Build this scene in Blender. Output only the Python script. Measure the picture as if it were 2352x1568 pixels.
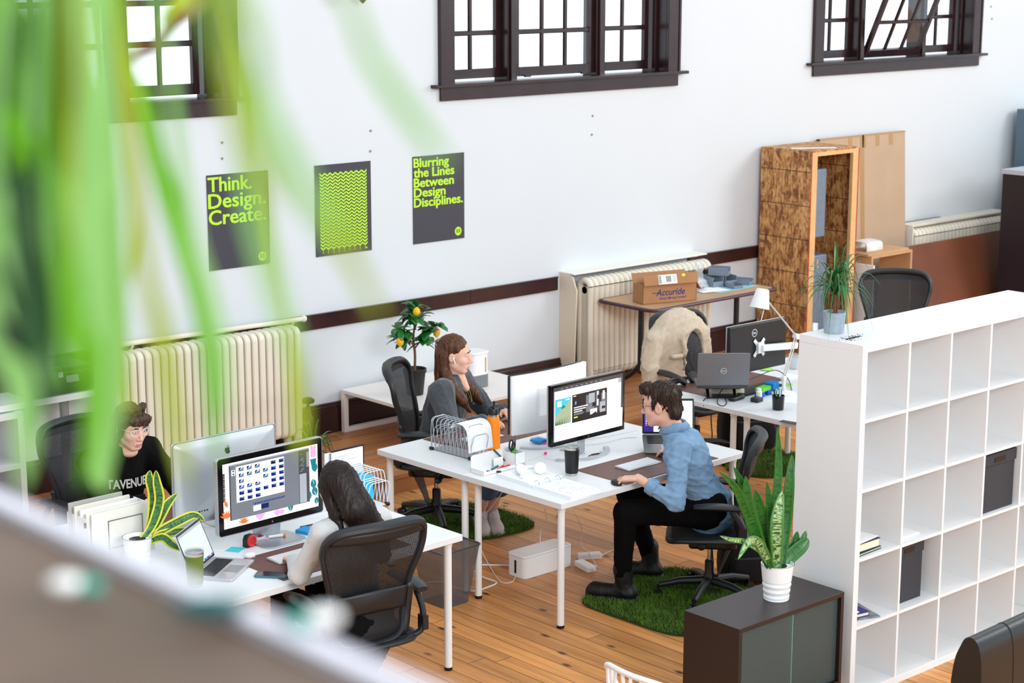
import bpy, math, random
import numpy as np
from mathutils import Vector, Matrix

for _o in list(bpy.data.objects): bpy.data.objects.remove(_o)
S = bpy.context.scene
COL = S.collection
rnd = random.Random(7)
PI = math.pi

# ------------------------------------------------------------------ camera
CF, CYAW, CPIT, CROLL = 4241.24, 0.7351603, 0.2058713, 0.0011037
CP = np.array([-6.66678, -10.87921, 3.63430])
def _camrot():
    cy, sy, cp, sp = math.cos(CYAW), math.sin(CYAW), math.cos(CPIT), math.sin(CPIT)
    f = np.array([sy*cp, cy*cp, -sp]); r = np.array([cy, -sy, 0.0]); u = np.cross(r, f)
    cr, sr = math.cos(CROLL), math.sin(CROLL)
    return np.array([cr*r+sr*u, -sr*r+cr*u, f])
CR = _camrot()
cd = bpy.data.cameras.new('camera'); cam = bpy.data.objects.new('camera', cd); COL.objects.link(cam)
cd.sensor_width = 36.0; cd.sensor_fit = 'HORIZONTAL'; cd.lens = CF/2352*36.0
cd.clip_start = 0.05; cd.clip_end = 200
mw = Matrix.Identity(4)
for i in range(3):
    mw[i][0], mw[i][1], mw[i][2], mw[i][3] = CR[0][i], CR[1][i], -CR[2][i], CP[i]
cam.matrix_world = mw
cd.dof.use_dof = True; cd.dof.focus_distance = 9.9; cd.dof.aperture_fstop = 4.4
S.camera = cam
def at(u, v, x=None, y=None, z=None):
    """where the sight line through a photo point meets a plane of the room"""
    d = np.array([(u-1176)/CF, (784-v)/CF, 1.0]) @ CR
    if z is not None: t = (z-CP[2])/d[2]
    elif x is not None: t = (x-CP[0])/d[0]
    else: t = (y-CP[1])/d[1]
    return CP+t*d

# ------------------------------------------------------------------ light
S.view_settings.view_transform = 'Standard'; S.view_settings.look = 'None'
S.view_settings.gamma = 1.0; S.view_settings.use_curve_mapping = False
S.view_settings.exposure = 0.72
W = bpy.data.worlds.new('daylight'); S.world = W; W.use_nodes = True
_nt = W.node_tree; _bg = _nt.nodes['Background']
# overcast sky, brightest beyond the windows (+Y)
_tc = _nt.nodes.new('ShaderNodeTexCoord'); _sp = _nt.nodes.new('ShaderNodeSeparateXYZ'); _nt.links.new(_tc.outputs['Generated'], _sp.inputs[0])
_mr = _nt.nodes.new('ShaderNodeMapRange'); _mr.inputs['From Min'].default_value = 0.1; _mr.inputs['From Max'].default_value = 0.5
_mr.inputs['To Min'].default_value = 0.86; _mr.inputs['To Max'].default_value = 1.5; _nt.links.new(_sp.outputs['Y'], _mr.inputs['Value'])
_mx = _nt.nodes.new('ShaderNodeMapRange'); _mx.inputs['From Min'].default_value = -1.0; _mx.inputs['From Max'].default_value = 0.3
_mx.inputs['To Min'].default_value = 0.62; _mx.inputs['To Max'].default_value = 1.0; _nt.links.new(_sp.outputs['X'], _mx.inputs['Value'])
_mu = _nt.nodes.new('ShaderNodeMath'); _mu.operation = 'MULTIPLY'; _nt.links.new(_mr.outputs[0], _mu.inputs[0]); _nt.links.new(_mx.outputs[0], _mu.inputs[1])
_nt.links.new(_mu.outputs[0], _bg.inputs[1]); _bg.inputs[0].default_value = (0.83, 0.925, 1.0, 1)
def area(name, loc, target, sx, sy, power, color=(1, 1, 1)):
    l = bpy.data.lights.new(name, 'AREA'); l.shape = 'RECTANGLE'; l.size = sx; l.size_y = sy
    l.energy = power; l.color = color
    o = bpy.data.objects.new(name, l); COL.objects.link(o); o.location = loc
    o.rotation_euler = (Vector(target)-Vector(loc)).to_track_quat('-Z', 'Y').to_euler()
    return o
area('window_light', (11.5, -8.5, 5.6), (1.5, -2.5, 0.6), 3.2, 2.6, 230, (1.0, 0.99, 0.98))
area('window_light', (-3.5, -15.5, 6.2), (1.0, -3.0, 1.0), 5.5, 2.6, 520, (0.96, 0.98, 1.0))

# ------------------------------------------------------------------ materials
MATS = {}
def srgb(r, g=None, b=None):
    if g is None: r, g, b = r
    f = lambda c: (c/255/12.92) if c/255 <= 0.04045 else ((c/255+0.055)/1.055)**2.4
    return (f(r), f(g), f(b), 1)
def mat(name, rgb, rough=0.5, metal=0.0, var=0.0, scale=20.0, spec=0.5, bump=0.0, bscale=200.0, trans=0.0, emit=None, es=1.0, alpha=1.0, sheen=0.0):
    if name in MATS: return MATS[name]
    m = bpy.data.materials.new(name); m.use_nodes = True; MATS[name] = m
    nt = m.node_tree; b = nt.nodes['Principled BSDF']; c = srgb(rgb)
    b.inputs['Base Color'].default_value = c; b.inputs['Roughness'].default_value = rough
    b.inputs['Metallic'].default_value = metal; b.inputs['Specular IOR Level'].default_value = spec
    b.inputs['Transmission Weight'].default_value = trans; b.inputs['Alpha'].default_value = alpha
    if sheen: b.inputs['Sheen Weight'].default_value = sheen
    if emit: b.inputs['Emission Color'].default_value = srgb(emit); b.inputs['Emission Strength'].default_value = es
    tc = nt.nodes.new('ShaderNodeTexCoord')
    if var:
        n = nt.nodes.new('ShaderNodeTexNoise'); n.inputs['Scale'].default_value = scale; n.inputs['Detail'].default_value = 5
        nt.links.new(tc.outputs['Object'], n.inputs['Vector'])
        r = nt.nodes.new('ShaderNodeValToRGB')
        r.color_ramp.elements[0].position = 0.3; r.color_ramp.elements[1].position = 0.7
        r.color_ramp.elements[0].color = tuple(max(0, x*(1-var)) for x in c[:3])+(1,)
        r.color_ramp.elements[1].color = tuple(min(1, x*(1+var)) for x in c[:3])+(1,)
        nt.links.new(n.outputs['Fac'], r.inputs['Fac']); nt.links.new(r.outputs['Color'], b.inputs['Base Color'])
    if bump:
        n = nt.nodes.new('ShaderNodeTexNoise'); n.inputs['Scale'].default_value = bscale; n.inputs['Detail'].default_value = 4
        nt.links.new(tc.outputs['Object'], n.inputs['Vector'])
        bp = nt.nodes.new('ShaderNodeBump'); bp.inputs['Strength'].default_value = bump; bp.inputs['Distance'].default_value = 0.002
        nt.links.new(n.outputs['Fac'], bp.inputs['Height']); nt.links.new(bp.outputs['Normal'], b.inputs['Normal'])
    return m
def nodes(m):
    nt = m.node_tree
    return nt, nt.nodes['Principled BSDF'], nt.nodes['Texture Coordinate']
def N(nt, typ, **kw):
    n = nt.nodes.new(typ)
    for k, v in kw.items():
        if hasattr(n, k) and k not in n.inputs: setattr(n, k, v)
        else: n.inputs[k.replace('_', ' ')].default_value = v
    return n

# ------------------------------------------------------------------ mesh builder
def rotm(axis, ang):
    return np.array(Matrix.Rotation(ang, 3, axis))
def frame(d, up=(0, 0, 1)):
    d = np.asarray(d, float); d = d/np.linalg.norm(d); up = np.asarray(up, float)
    x = np.cross(up, d)
    if np.linalg.norm(x) < 1e-6: x = np.cross((1, 0, 0), d)
    x = x/np.linalg.norm(x); return x, np.cross(d, x), d
class MB:
    def __init__(s, m=None):
        s.v = []; s.f = []; s.mi = []; s.ms = []; s.R = np.eye(3); s.t = np.zeros(3); s.cm = 0
        if m is not None: s.use(m)
    def use(s, m):
        if m not in s.ms: s.ms.append(m)
        s.cm = s.ms.index(m); return s
    def set(s, R=None, t=(0, 0, 0)):
        s.R = np.eye(3) if R is None else np.asarray(R); s.t = np.asarray(t, float); return s
    def add(s, V, F):
        V = np.asarray(V, float)@s.R.T+s.t; o = len(s.v)
        s.v.extend(V.tolist()); s.f.extend([tuple(i+o for i in f) for f in F]); s.mi.extend([s.cm]*len(F)); return s
    def box(s, x0, x1, y0, y1, z0, z1):
        V = [(x, y, z) for z in (z0, z1) for y in (y0, y1) for x in (x0, x1)]
        return s.add(V, [(0, 2, 3, 1), (4, 5, 7, 6), (0, 1, 5, 4), (2, 6, 7, 3), (0, 4, 6, 2), (1, 3, 7, 5)])
    def cbox(s, c, d, R=None):
        V = np.array([(x, y, z) for z in (-.5, .5) for y in (-.5, .5) for x in (-.5, .5)])*np.asarray(d)
        if R is not None: V = V@np.asarray(R).T
        return s.add(V+np.asarray(c), [(0, 2, 3, 1), (4, 5, 7, 6), (0, 1, 5, 4), (2, 6, 7, 3), (0, 4, 6, 2), (1, 3, 7, 5)])
    def bar(s, a, b, w, h, up=(0, 0, 1)):
        a = np.asarray(a, float); b = np.asarray(b, float); x, y, d = frame(b-a, up)
        R = np.stack([x, y, d], 1); return s.cbox((a+b)/2, (w, h, np.linalg.norm(b-a)), R)
    def cyl(s, a, b, r, r2=None, n=16):
        return s.tube([a, b], [r, r if r2 is None else r2], n)
    def tube(s, P, r, n=8, closed=False, fl=1.0, up=(0, 0, 1), cap=True):
        P = np.asarray(P, float); m = len(P)
        rs = np.broadcast_to(np.asarray(r, float), (m,))
        if closed: T = np.roll(P, -1, 0)-np.roll(P, 1, 0)
        else:
            T = np.gradient(P, axis=0)
        T = T/np.maximum(np.linalg.norm(T, axis=1, keepdims=True), 1e-9)
        x, y, _ = frame(T[0], up); V = []
        for i in range(m):
            if i:
                x = x-T[i]*np.dot(x, T[i]); x = x/np.linalg.norm(x); y = np.cross(T[i], x)
            for k in range(n):
                a = 2*PI*k/n
                V.append(P[i]+rs[i]*(math.cos(a)*x+fl*math.sin(a)*y))
        F = []
        for i in range(m if closed else m-1):
            j = (i+1) % m
            for k in range(n):
                l = (k+1) % n; F.append((i*n+k, i*n+l, j*n+l, j*n+k))
        if not closed and cap:
            F.append(tuple(range(n-1, -1, -1))); F.append(tuple((m-1)*n+k for k in range(n)))
        return s.add(V, F)
    def lathe(s, prof, n=24, c=(0, 0, 0), sx=1.0, sy=1.0):
        V = []; F = []
        for r, z in prof:
            for k in range(n):
                a = 2*PI*k/n; V.append((c[0]+sx*r*math.cos(a), c[1]+sy*r*math.sin(a), c[2]+z))
        for i in range(len(prof)-1):
            for k in range(n):
                l = (k+1) % n; F.append((i*n+k, i*n+l, (i+1)*n+l, (i+1)*n+k))
        if prof[0][0] > 1e-5: F.append(tuple(range(n-1, -1, -1)))
        if prof[-1][0] > 1e-5: F.append(tuple((len(prof)-1)*n+k for k in range(n)))
        return s.add(V, F)
    def prism(s, poly, h0, h1, o=(0, 0, 0), ax=(1, 0, 0), ay=(0, 1, 0)):
        o, ax, ay = (np.asarray(q, float) for q in (o, ax, ay)); az = np.cross(ax, ay); n = len(poly)
        V = [o+p[0]*ax+p[1]*ay+h*az for h in (h0, h1) for p in poly]
        F = [tuple(range(n-1, -1, -1)), tuple(range(n, 2*n))]+[(i, (i+1) % n, n+(i+1) % n, n+i) for i in range(n)]
        return s.add(V, F)
    def poly(s, pts): return s.add(pts, [tuple(range(len(pts)))])
    def ell(s, c, r, n=16, m=10, R=None):
        r = np.broadcast_to(np.asarray(r, float), (3,)); V = []; F = []
        for i in range(m+1):
            t = PI*i/m
            for k in range(n):
                a = 2*PI*k/n; V.append((r[0]*math.sin(t)*math.cos(a), r[1]*math.sin(t)*math.sin(a), -r[2]*math.cos(t)))
        for i in range(m):
            for k in range(n): l = (k+1) % n; F.append((i*n+k, i*n+l, (i+1)*n+l, (i+1)*n+k))
        V = np.array(V)
        if R is not None: V = V@np.asarray(R).T
        return s.add(V+np.asarray(c), F)
    def sheet(s, G, closed=False):
        G = np.asarray(G, float); a, b = G.shape[:2]
        F = [(i*b+j, i*b+(j+1) % b, (i+1)*b+(j+1) % b, (i+1)*b+j) for i in range(a-1) for j in range(b if closed else b-1)]
        return s.add(G.reshape(-1, 3), F)
    def build(s, name, m=None, parent=None, bev=0, seg=2, ang=35, sub=0, solid=0, smooth=True):
        me = bpy.data.meshes.new(name); me.from_pydata(s.v, [], s.f)
        if s.ms:
            for q in s.ms: me.materials.append(q)
            me.polygons.foreach_set('material_index', s.mi)
        elif m is not None: me.materials.append(m)
        me.validate(); me.update()
        if smooth:
            me.polygons.foreach_set('use_smooth', [True]*len(me.polygons))
            if not sub: me.set_sharp_from_angle(angle=math.radians(ang))
        o = bpy.data.objects.new(name, me); COL.objects.link(o)
        if parent is not None: o.parent = parent
        if solid: q = o.modifiers.new('solid', 'SOLIDIFY'); q.thickness = solid; q.offset = 0
        if bev: q = o.modifiers.new('bevel', 'BEVEL'); q.width = bev; q.segments = seg; q.limit_method = 'ANGLE'; q.angle_limit = math.radians(30); q.harden_normals = False
        if sub: q = o.modifiers.new('sub', 'SUBSURF'); q.levels = sub; q.render_levels = sub
        return o
def thing(name, label, cat, loc=(0, 0, 0), rz=0.0, group=None):
    o = bpy.data.objects.new(name, None); COL.objects.link(o); o.empty_display_size = 0.1
    o.location = tuple(float(q) for q in loc); o.rotation_euler = (0, 0, rz)
    return tag(o, label, cat, group)
def tag(o, label, cat, group=None, kind=None):
    o['label'] = label; o['category'] = cat
    if group: o['group'] = group
    if kind: o['kind'] = kind
    return o
def place(o, loc, rz=0.0):
    o.location = tuple(float(q) for q in loc); o.rotation_euler = (0, 0, rz); return o
def struct(o, cat=None):
    o['kind'] = 'structure'
    return o
def dup(root, loc=None, rz=None, label=None):
    r = root.copy(); COL.objects.link(r)
    if loc is not None: r.location = tuple(float(q) for q in loc)
    if rz is not None: r.rotation_euler = (0, 0, rz)
    if label: r['label'] = label
    for ch in list(root.children):
        c = ch.copy(); COL.objects.link(c); c.parent = r
        for g in ch.children:
            d = g.copy(); COL.objects.link(d); d.parent = c
    return r
def cr(P, n=8, closed=False):
    """smooth curve through points"""
    P = np.asarray(P, float); m = len(P); out = []
    for i in range(m if closed else m-1):
        if closed: a, b, c, d = P[(i-1) % m], P[i], P[(i+1) % m], P[(i+2) % m]
        else: a, b, c, d = P[max(i-1, 0)], P[i], P[i+1], P[min(i+2, m-1)]
        for k in range(n):
            t = k/n; out.append(0.5*((2*b)+(-a+c)*t+(2*a-5*b+4*c-d)*t*t+(-a+3*b-3*c+d)*t**3))
    if not closed: out.append(P[-1])
    return np.array(out)
def rrect(w, h, r, n=5, cx=0, cy=0):
    o = []
    for sx, sy, a0 in ((1, 1, 0), (-1, 1, 90), (-1, -1, 180), (1, -1, 270)):
        for k in range(n+1):
            a = math.radians(a0+90*k/n); o.append((cx+sx*(w/2-r)+r*math.cos(a), cy+sy*(h/2-r)+r*math.sin(a)))
    return o
def text_mesh(txt, size, off=0.0, ls=1.0, sp=1.0, shear=0.0):
    """lettering as mesh data: (verts, faces) in the xy plane"""
    c = bpy.data.curves.new('t', 'FONT'); c.body = txt; c.size = size; c.offset = off
    c.space_line = ls; c.space_character = sp; c.resolution_u = 3; c.shear = shear
    o = bpy.data.objects.new('t', c); COL.objects.link(o)
    bpy.context.view_layer.update()
    me = bpy.data.meshes.new_from_object(o.evaluated_get(bpy.context.evaluated_depsgraph_get()))
    V = [tuple(v.co) for v in me.vertices]; F = [tuple(p.vertices) for p in me.polygons]
    bpy.data.objects.remove(o); bpy.data.curves.remove(c); bpy.data.meshes.remove(me)
    return np.array(V).reshape(-1, 3), F
def put_text(mb, txt, size, o, ax, ay, off=0.0, ls=1.0, width=None, sp=1.0, shear=0.0, height=None, bold=0.0):
    """writes on a face: origin o (left end of the first baseline), ax right, ay up"""
    V, F = text_mesh(txt, size, off, ls, sp, shear)
    if width: V[:, 0] *= width/(V[:, 0].max()-V[:, 0].min())
    if height: V[:, 1] *= height/(V[:, 1].max()-V[:, 1].min())
    V[:, 0] -= V[:, 0].min()
    o, ax, ay = (np.asarray(q, float) for q in (o, ax, ay))
    for dx, dy in (((0, 0),) if not bold else ((-bold, 0), (bold, 0), (0, -bold*.6), (0, bold*.6), (-bold*.7, bold*.5), (bold*.7, -bold*.5), (bold*.7, bold*.5), (-bold*.7, -bold*.5))): mb.add(o+(V[:, :1]+dx)*ax+(V[:, 1:2]+dy)*ay+np.cross(ax, ay)*(dx*.004+dy*.0071), F)

# shared materials
M_ = {}
white_lam = mat('white_laminate', (228, 228, 228), 0.35)
white_pnt = mat('white_powder_coat', (232, 232, 230), 0.4)
white_pl = mat('white_plastic', (242, 242, 242), 0.35)
white_paper = mat('white_paper', (240, 240, 240), 0.8)
black_pl = mat('black_plastic', (16, 16, 18), 0.42)
black_sat = mat('satin_black', (26, 28, 31), 0.38)
black_gl = mat('gloss_black', (8, 8, 10), 0.12)
dark_fab = mat('dark_fabric', (14, 14, 16), 0.9, var=0.3, scale=60)
alu = mat('brushed_aluminium', (196, 199, 203), 0.32, 0.9)
silver_pl = mat('silver_paint', (190, 193, 198), 0.35, 0.5)
chrome = mat('chrome', (215, 215, 215), 0.12, 1.0)
steel = mat('stainless_steel', (200, 198, 194), 0.22, 1.0)
brown_lth = mat('brown_leather', (96, 52, 38), 0.45, var=0.12, scale=40, bump=0.15, bscale=400)
emblem_w = mat('emblem_silver', (214, 214, 216), .4)
mahog = mat('dark_mahogany', (58, 30, 30), 0.3, var=0.25, scale=9)
blue_pl = mat('blue_plastic', (20, 120, 200), 0.4)
pink_pa = mat('pink_paper', (255, 90, 190), 0.7)
cable_w = mat('white_cable', (228, 228, 226), 0.5)
cable_b = mat('black_cable', (18, 18, 19), 0.5)
soil = mat('potting_soil', (40, 26, 18), 0.95, var=0.5, scale=120)
PLAT = 0.134      # height of the raised floor by the wall
DT = 0.735        # desk top height
# ================================================================== SETTING
def plank_material(name, width, along_y, base, dark):
    m = mat(name, base, 0.42); nt, b, tc = nodes(m); L = nt.links.new
    sep = N(nt, 'ShaderNodeSeparateXYZ'); L(tc.outputs['Object'], sep.inputs[0])
    ac, al = ('X', 'Y') if along_y else ('Y', 'X')
    d = N(nt, 'ShaderNodeMath', operation='DIVIDE'); d.inputs[1].default_value = width; L(sep.outputs[ac], d.inputs[0])
    fl = N(nt, 'ShaderNodeMath', operation='FLOOR'); L(d.outputs[0], fl.inputs[0])
    fr = N(nt, 'ShaderNodeMath', operation='FRACT'); L(d.outputs[0], fr.inputs[0])
    wn = N(nt, 'ShaderNodeTexWhiteNoise', noise_dimensions='1D'); L(fl.outputs[0], wn.inputs['W'])
    # end joints: shift each plank, cut every 2.6 m
    sh = N(nt, 'ShaderNodeMath', operation='MULTIPLY_ADD'); L(wn.outputs['Value'], sh.inputs[0]); sh.inputs[1].default_value = 2.6; L(sep.outputs[al], sh.inputs[2])
    dd = N(nt, 'ShaderNodeMath', operation='DIVIDE'); dd.inputs[1].default_value = 2.6; L(sh.outputs[0], dd.inputs[0])
    fl2 = N(nt, 'ShaderNodeMath', operation='FLOOR'); L(dd.outputs[0], fl2.inputs[0])
    fr2 = N(nt, 'ShaderNodeMath', operation='FRACT'); L(dd.outputs[0], fr2.inputs[0])
    cmb = N(nt, 'ShaderNodeCombineXYZ'); L(fl.outputs[0], cmb.inputs[0]); L(fl2.outputs[0], cmb.inputs[1])
    wn2 = N(nt, 'ShaderNodeTexWhiteNoise', noise_dimensions='2D'); L(cmb.outputs[0], wn2.inputs['Vector'])
    off = N(nt, 'ShaderNodeVectorMath', operation='SCALE'); L(wn2.outputs['Color'], off.inputs[0]); off.inputs['Scale'].default_value = 37.0
    mp = N(nt, 'ShaderNodeMapping'); mp.inputs['Scale'].default_value = (26, 1.6, 1) if along_y else (1.6, 26, 1)
    L(tc.outputs['Object'], mp.inputs['Vector']); ad = N(nt, 'ShaderNodeVectorMath', operation='ADD'); L(mp.outputs[0], ad.inputs[0]); L(off.outputs[0], ad.inputs[1])
    gr = N(nt, 'ShaderNodeTexNoise'); gr.inputs['Scale'].default_value = 1.0; gr.inputs['Detail'].default_value = 6; gr.inputs['Distortion'].default_value = 0.6; L(ad.outputs[0], gr.inputs['Vector'])
    rp = N(nt, 'ShaderNodeValToRGB'); L(gr.outputs['Fac'], rp.inputs['Fac'])
    c = srgb(base); k = srgb(dark)
    rp.color_ramp.elements[0].position = 0.28; rp.color_ramp.elements[0].color = tuple(0.55*a+0.45*e for a, e in zip(c, k))
    rp.color_ramp.elements[1].position = 0.66; rp.color_ramp.elements[1].color = tuple(min(1, 1.12*a) for a in c[:3])+(1,)
    # plank to plank tone
    hv = N(nt, 'ShaderNodeHueSaturation'); L(rp.outputs['Color'], hv.inputs['Color'])
    mr = N(nt, 'ShaderNodeMapRange'); mr.inputs['To Min'].default_value = 0.78; mr.inputs['To Max'].default_value = 1.16; L(wn2.outputs['Value'], mr.inputs['Value']); L(mr.outputs[0], hv.inputs['Value'])
    # knots
    mk = N(nt, 'ShaderNodeMapping'); mk.inputs['Scale'].default_value = (6.5, 3.0, 1) if along_y else (3.0, 6.5, 1); L(tc.outputs['Object'], mk.inputs['Vector'])
    vo = N(nt, 'ShaderNodeTexVoronoi'); vo.inputs['Scale'].default_value = 1.0; L(mk.outputs[0], vo.inputs['Vector'])
    kr = N(nt, 'ShaderNodeValToRGB'); kr.color_ramp.elements[0].position = 0.05; kr.color_ramp.elements[1].position = 0.14
    kr.color_ramp.elements[0].color = (1, 1, 1, 1); kr.color_ramp.elements[1].color = (0, 0, 0, 1); L(vo.outputs['Distance'], kr.inputs['Fac'])
    mx = N(nt, 'ShaderNodeMix', data_type='RGBA'); L(kr.outputs['Color'], mx.inputs[0]); L(hv.outputs['Color'], mx.inputs[6]); mx.inputs[7].default_value = srgb(74, 40, 22)
    # seams
    def edge(src, lo, w):
        a = N(nt, 'ShaderNodeMath', operation='SUBTRACT'); L(src, a.inputs[0]); a.inputs[1].default_value = 0.5
        q = N(nt, 'ShaderNodeMath', operation='ABSOLUTE'); L(a.outputs[0], q.inputs[0])
        g = N(nt, 'ShaderNodeMath', operation='GREATER_THAN'); L(q.outputs[0], g.inputs[0]); g.inputs[1].default_value = 0.5-w; return g
    e1 = edge(fr.outputs[0], 0, 0.018); e2 = edge(fr2.outputs[0], 0, 0.0008)
    em = N(nt, 'ShaderNodeMath', operation='MAXIMUM'); L(e1.outputs[0], em.inputs[0]); L(e2.outputs[0], em.inputs[1])
    m2 = N(nt, 'ShaderNodeMix', data_type='RGBA'); L(em.outputs[0], m2.inputs[0]); L(mx.outputs[2], m2.inputs[6]); m2.inputs[7].default_value = srgb(66, 36, 20)
    L(m2.outputs[2], b.inputs['Base Color'])
    bp = N(nt, 'ShaderNodeBump'); bp.inputs['Strength'].default_value = 0.25; bp.inputs['Distance'].default_value = 0.003
    iv = N(nt, 'ShaderNodeMath', operation='SUBTRACT'); iv.inputs[0].default_value = 1; L(em.outputs[0], iv.inputs[1]); L(iv.outputs[0], bp.inputs['Height']); L(bp.outputs['Normal'], b.inputs['Normal'])
    return m
floor_m = plank_material('pine_floorboards', 0.118, True, (214, 147, 82), (140, 82, 40))
plat_m = plank_material('pine_platform_boards', 0.118, False, (182, 118, 68), (122, 70, 36))
wall_m = mat('white_wall_paint', (216, 220, 223), 0.7, var=0.012, scale=1.5, bump=0.1, bscale=30)
RY = -1.253
m = MB(floor_m); m.box(-9, 14, -13.5, RY+0.02, -0.1, 0); struct(m.build('floor', smooth=False))
m = MB(plat_m); m.box(-9, 14, RY, 0.25, -0.1, PLAT)
m.box(-9, 14, RY-0.012, RY+0.10, PLAT-0.026, PLAT+0.001); struct(m.build('floor_platform', smooth=False))
# wall with three window openings
WX = (-2.072, 2.42, 6.89)              # left edge of each window's casing
CW, WW_ = 0.135, 2.645                 # casing width, width over casings
Z0, Z1 = 2.67, 3.95                    # opening
m = MB(wall_m); xs = -9.0
for wx in WX:
    m.box(xs, wx+CW-0.02, 0, 0.28, -0.1, 9.0); xs = wx+WW_-CW+0.02
    m.box(wx+CW-0.02, xs, 0, 0.28, -0.1, Z0); m.box(wx+CW-0.02, xs, 0, 0.28, Z1, 9.0)
m.box(xs, 14, 0, 0.28, -0.1, 9.0)  # unseen upper wall carried high to block the bright sky behind it
struct(m.build('wall_back', smooth=False))
# chair rail and baseboard
def rail_profile(m, x0, x1, z0, z1, d):
    P = [(0, z0), (-d, z0), (-d, z1-0.012), (-d-0.008, z1-0.01), (-d-0.008, z1), (0, z1)]
    m.prism([(-p[0], p[1]) for p in P], x0, x1, o=(0, 0, 0), ax=(0, -1, 0), ay=(0, 0, 1))
mahog_w = mat('mahogany_trim', (48, 18, 18), 0.3, var=0.35, scale=6)
# prism extrudes along ax x ay = (-1,0,0): flip signs
m = MB(mahog_w)
for a, b in ((-9, 2.706), (2.71, 3.66), (5.25, 9.0), (10.2, 14)): rail_profile(m, -b, -a, 0.940, 1.052, 0.022)
struct(m.build('trim_1', smooth=False))
m = MB(mahog_w)
P = [(0, 0.13), (0.03, 0.13), (0.03, 0.315), (0.022, 0.318), (0.022, 0.335), (0.016, 0.345), (0.016, 0.358), (0, 0.362)]
m.prism([(p[0], p[1]) for p in P], -14, 9, ax=(0, -1, 0), ay=(0, 0, 1)); struct(m.build('baseboard_back', smooth=False))

# windows -------------------------------------------------------------
glass_m = bpy.data.materials.new('clear_glass'); glass_m.use_nodes = True
nt = glass_m.node_tree; nt.nodes.clear()
_o = nt.nodes.new('ShaderNodeOutputMaterial'); _t = nt.nodes.new('ShaderNodeBsdfTransparent'); _g = nt.nodes.new('ShaderNodeBsdfGlossy'); _x = nt.nodes.new('ShaderNodeMixShader')
_g.inputs['Roughness'].default_value = 0.03; _x.inputs[0].default_value = 0.06; _t.inputs[0].default_value = (0.97, 0.98, 0.98, 1)
nt.links.new(_t.outputs[0], _x.inputs[1]); nt.links.new(_g.outputs[0], _x.inputs[2]); nt.links.new(_x.outputs[0], _o.inputs[0])
wood_w = mat('window_mahogany', (44, 22, 24), 0.25, var=0.3, scale=7)
def sash(x0, x1, z0, z1, nc, nr, parent, label=None, R=None, o=(0, 0, 0)):
    """glazed sash in its own frame; parts sash (> pane)"""
    st, br, rl = 0.05, 0.075, 0.028
    m = MB(wood_w).set(R, o); pn = MB(glass_m).set(R, o)
    gx0, gx1, gz0, gz1 = x0, x1, z0, z1
    m.box(gx0-st, gx0, -.02, .02, gz0-br, gz1+st); m.box(gx1, gx1+st, -.02, .02, gz0-br, gz1+st)
    m.box(gx0, gx1, -.02, .02, gz0-br, gz0); m.box(gx0, gx1, -.02, .02, gz1, gz1+st)
    for i in range(1, nc):
        c = gx0+(gx1-gx0)*i/nc; m.box(c-rl/2, c+rl/2, -.014, .014, gz0, gz1); m.box(c-rl/2-.006, c+rl/2+.006, -.004, .004, gz0, gz1)
    for j in range(1, nr):
        c = gz0+(gz1-gz0)*j/nr; m.box(gx0, gx1, -.0135, .0135, c-rl/2, c+rl/2); m.box(gx0, gx1, -.0045, .0045, c-rl/2-.006, c+rl/2+.006)
    pn.box(gx0, gx1, -.002, .002, gz0, gz1)
    s = m.build('sash', parent=parent, bev=.002, seg=1); pn.build('pane', parent=s, smooth=False); return s
def window(n, x, openc):
    r = bpy.data.objects.new('window_%d' % n, None); COL.objects.link(r); r.location = (x, 0, 0); struct(r)
    w = WW_; m = MB(wood_w)
    for a, b in ((0, CW), (w-CW, w)): m.box(a, b, -.03, .0, Z0-.0, Z1+CW)
    m.box(-0.0, w, -.032, 0, Z1, Z1+CW)
    m.box(-.012, .012, -.038, 0, Z0, Z1+CW); m.box(w-.012, w+.012, -.038, 0, Z0, Z1+CW)
    m.build('window_casing', parent=r, bev=.003)
    m = MB(wood_w); m.box(CW-.02, CW, 0, .28, Z0, Z1); m.box(w-CW, w-CW+.02, 0, .28, Z0, Z1); m.box(CW, w-CW, 0, .28, Z1-.02, Z1)
    m.box(CW, CW+.03, .10, .14, Z0, Z1); m.box(w-CW-.03, w-CW, .10, .14, Z0, Z1)
    m.build('window_jamb', parent=r, bev=.003)
    m = MB(wood_w); m.box(-.085, w+.085, -.07, 0, Z0-.022, Z0+.004); m.box(CW-.02, w-CW+.02, 0, .28, Z0-.022, Z0+.004); m.build('window_sill', parent=r, bev=.004)
    m = MB(wood_w); m.box(0, w, -.024, 0, 2.548, Z0-.022); m.build('window_apron', parent=r, bev=.003)
    m = MB(wood_w)
    for c in (3.24, 4.225): m.box(c-2.42-.052, c-2.42+.052, .075, .235, Z0, Z1)
    for c in (3.24, 4.225): m.box(c-2.42-.03, c-2.42+.03, .055, .08, Z0, Z1)
    m.build('window_mullion', parent=r, bev=.004)
    sash(.21, .72, 2.765, 3.87, 2, 4, r, o=(0, .18, 0)); sash(1.90, 2.41, 2.765, 3.87, 2, 4, r, o=(0, .18, 0))
    if openc: sash(.925, 1.705, 0.075, 1.2, 3, 4, r, R=rotm('X', math.radians(23)), o=(0, .10, 2.69))
    else: sash(.925, 1.705, 2.765, 3.87, 3, 4, r, o=(0, .13, 0))
    m = MB(black_sat)
    for q in (1.0, 1.63): m.box(q-.03, q+.03, .085, .105, 2.685, 2.70)
    m.build('window_hinge', parent=r)
    return r
window(1, WX[0], False); window(2, WX[1], False); window(3, WX[2], True)
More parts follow.
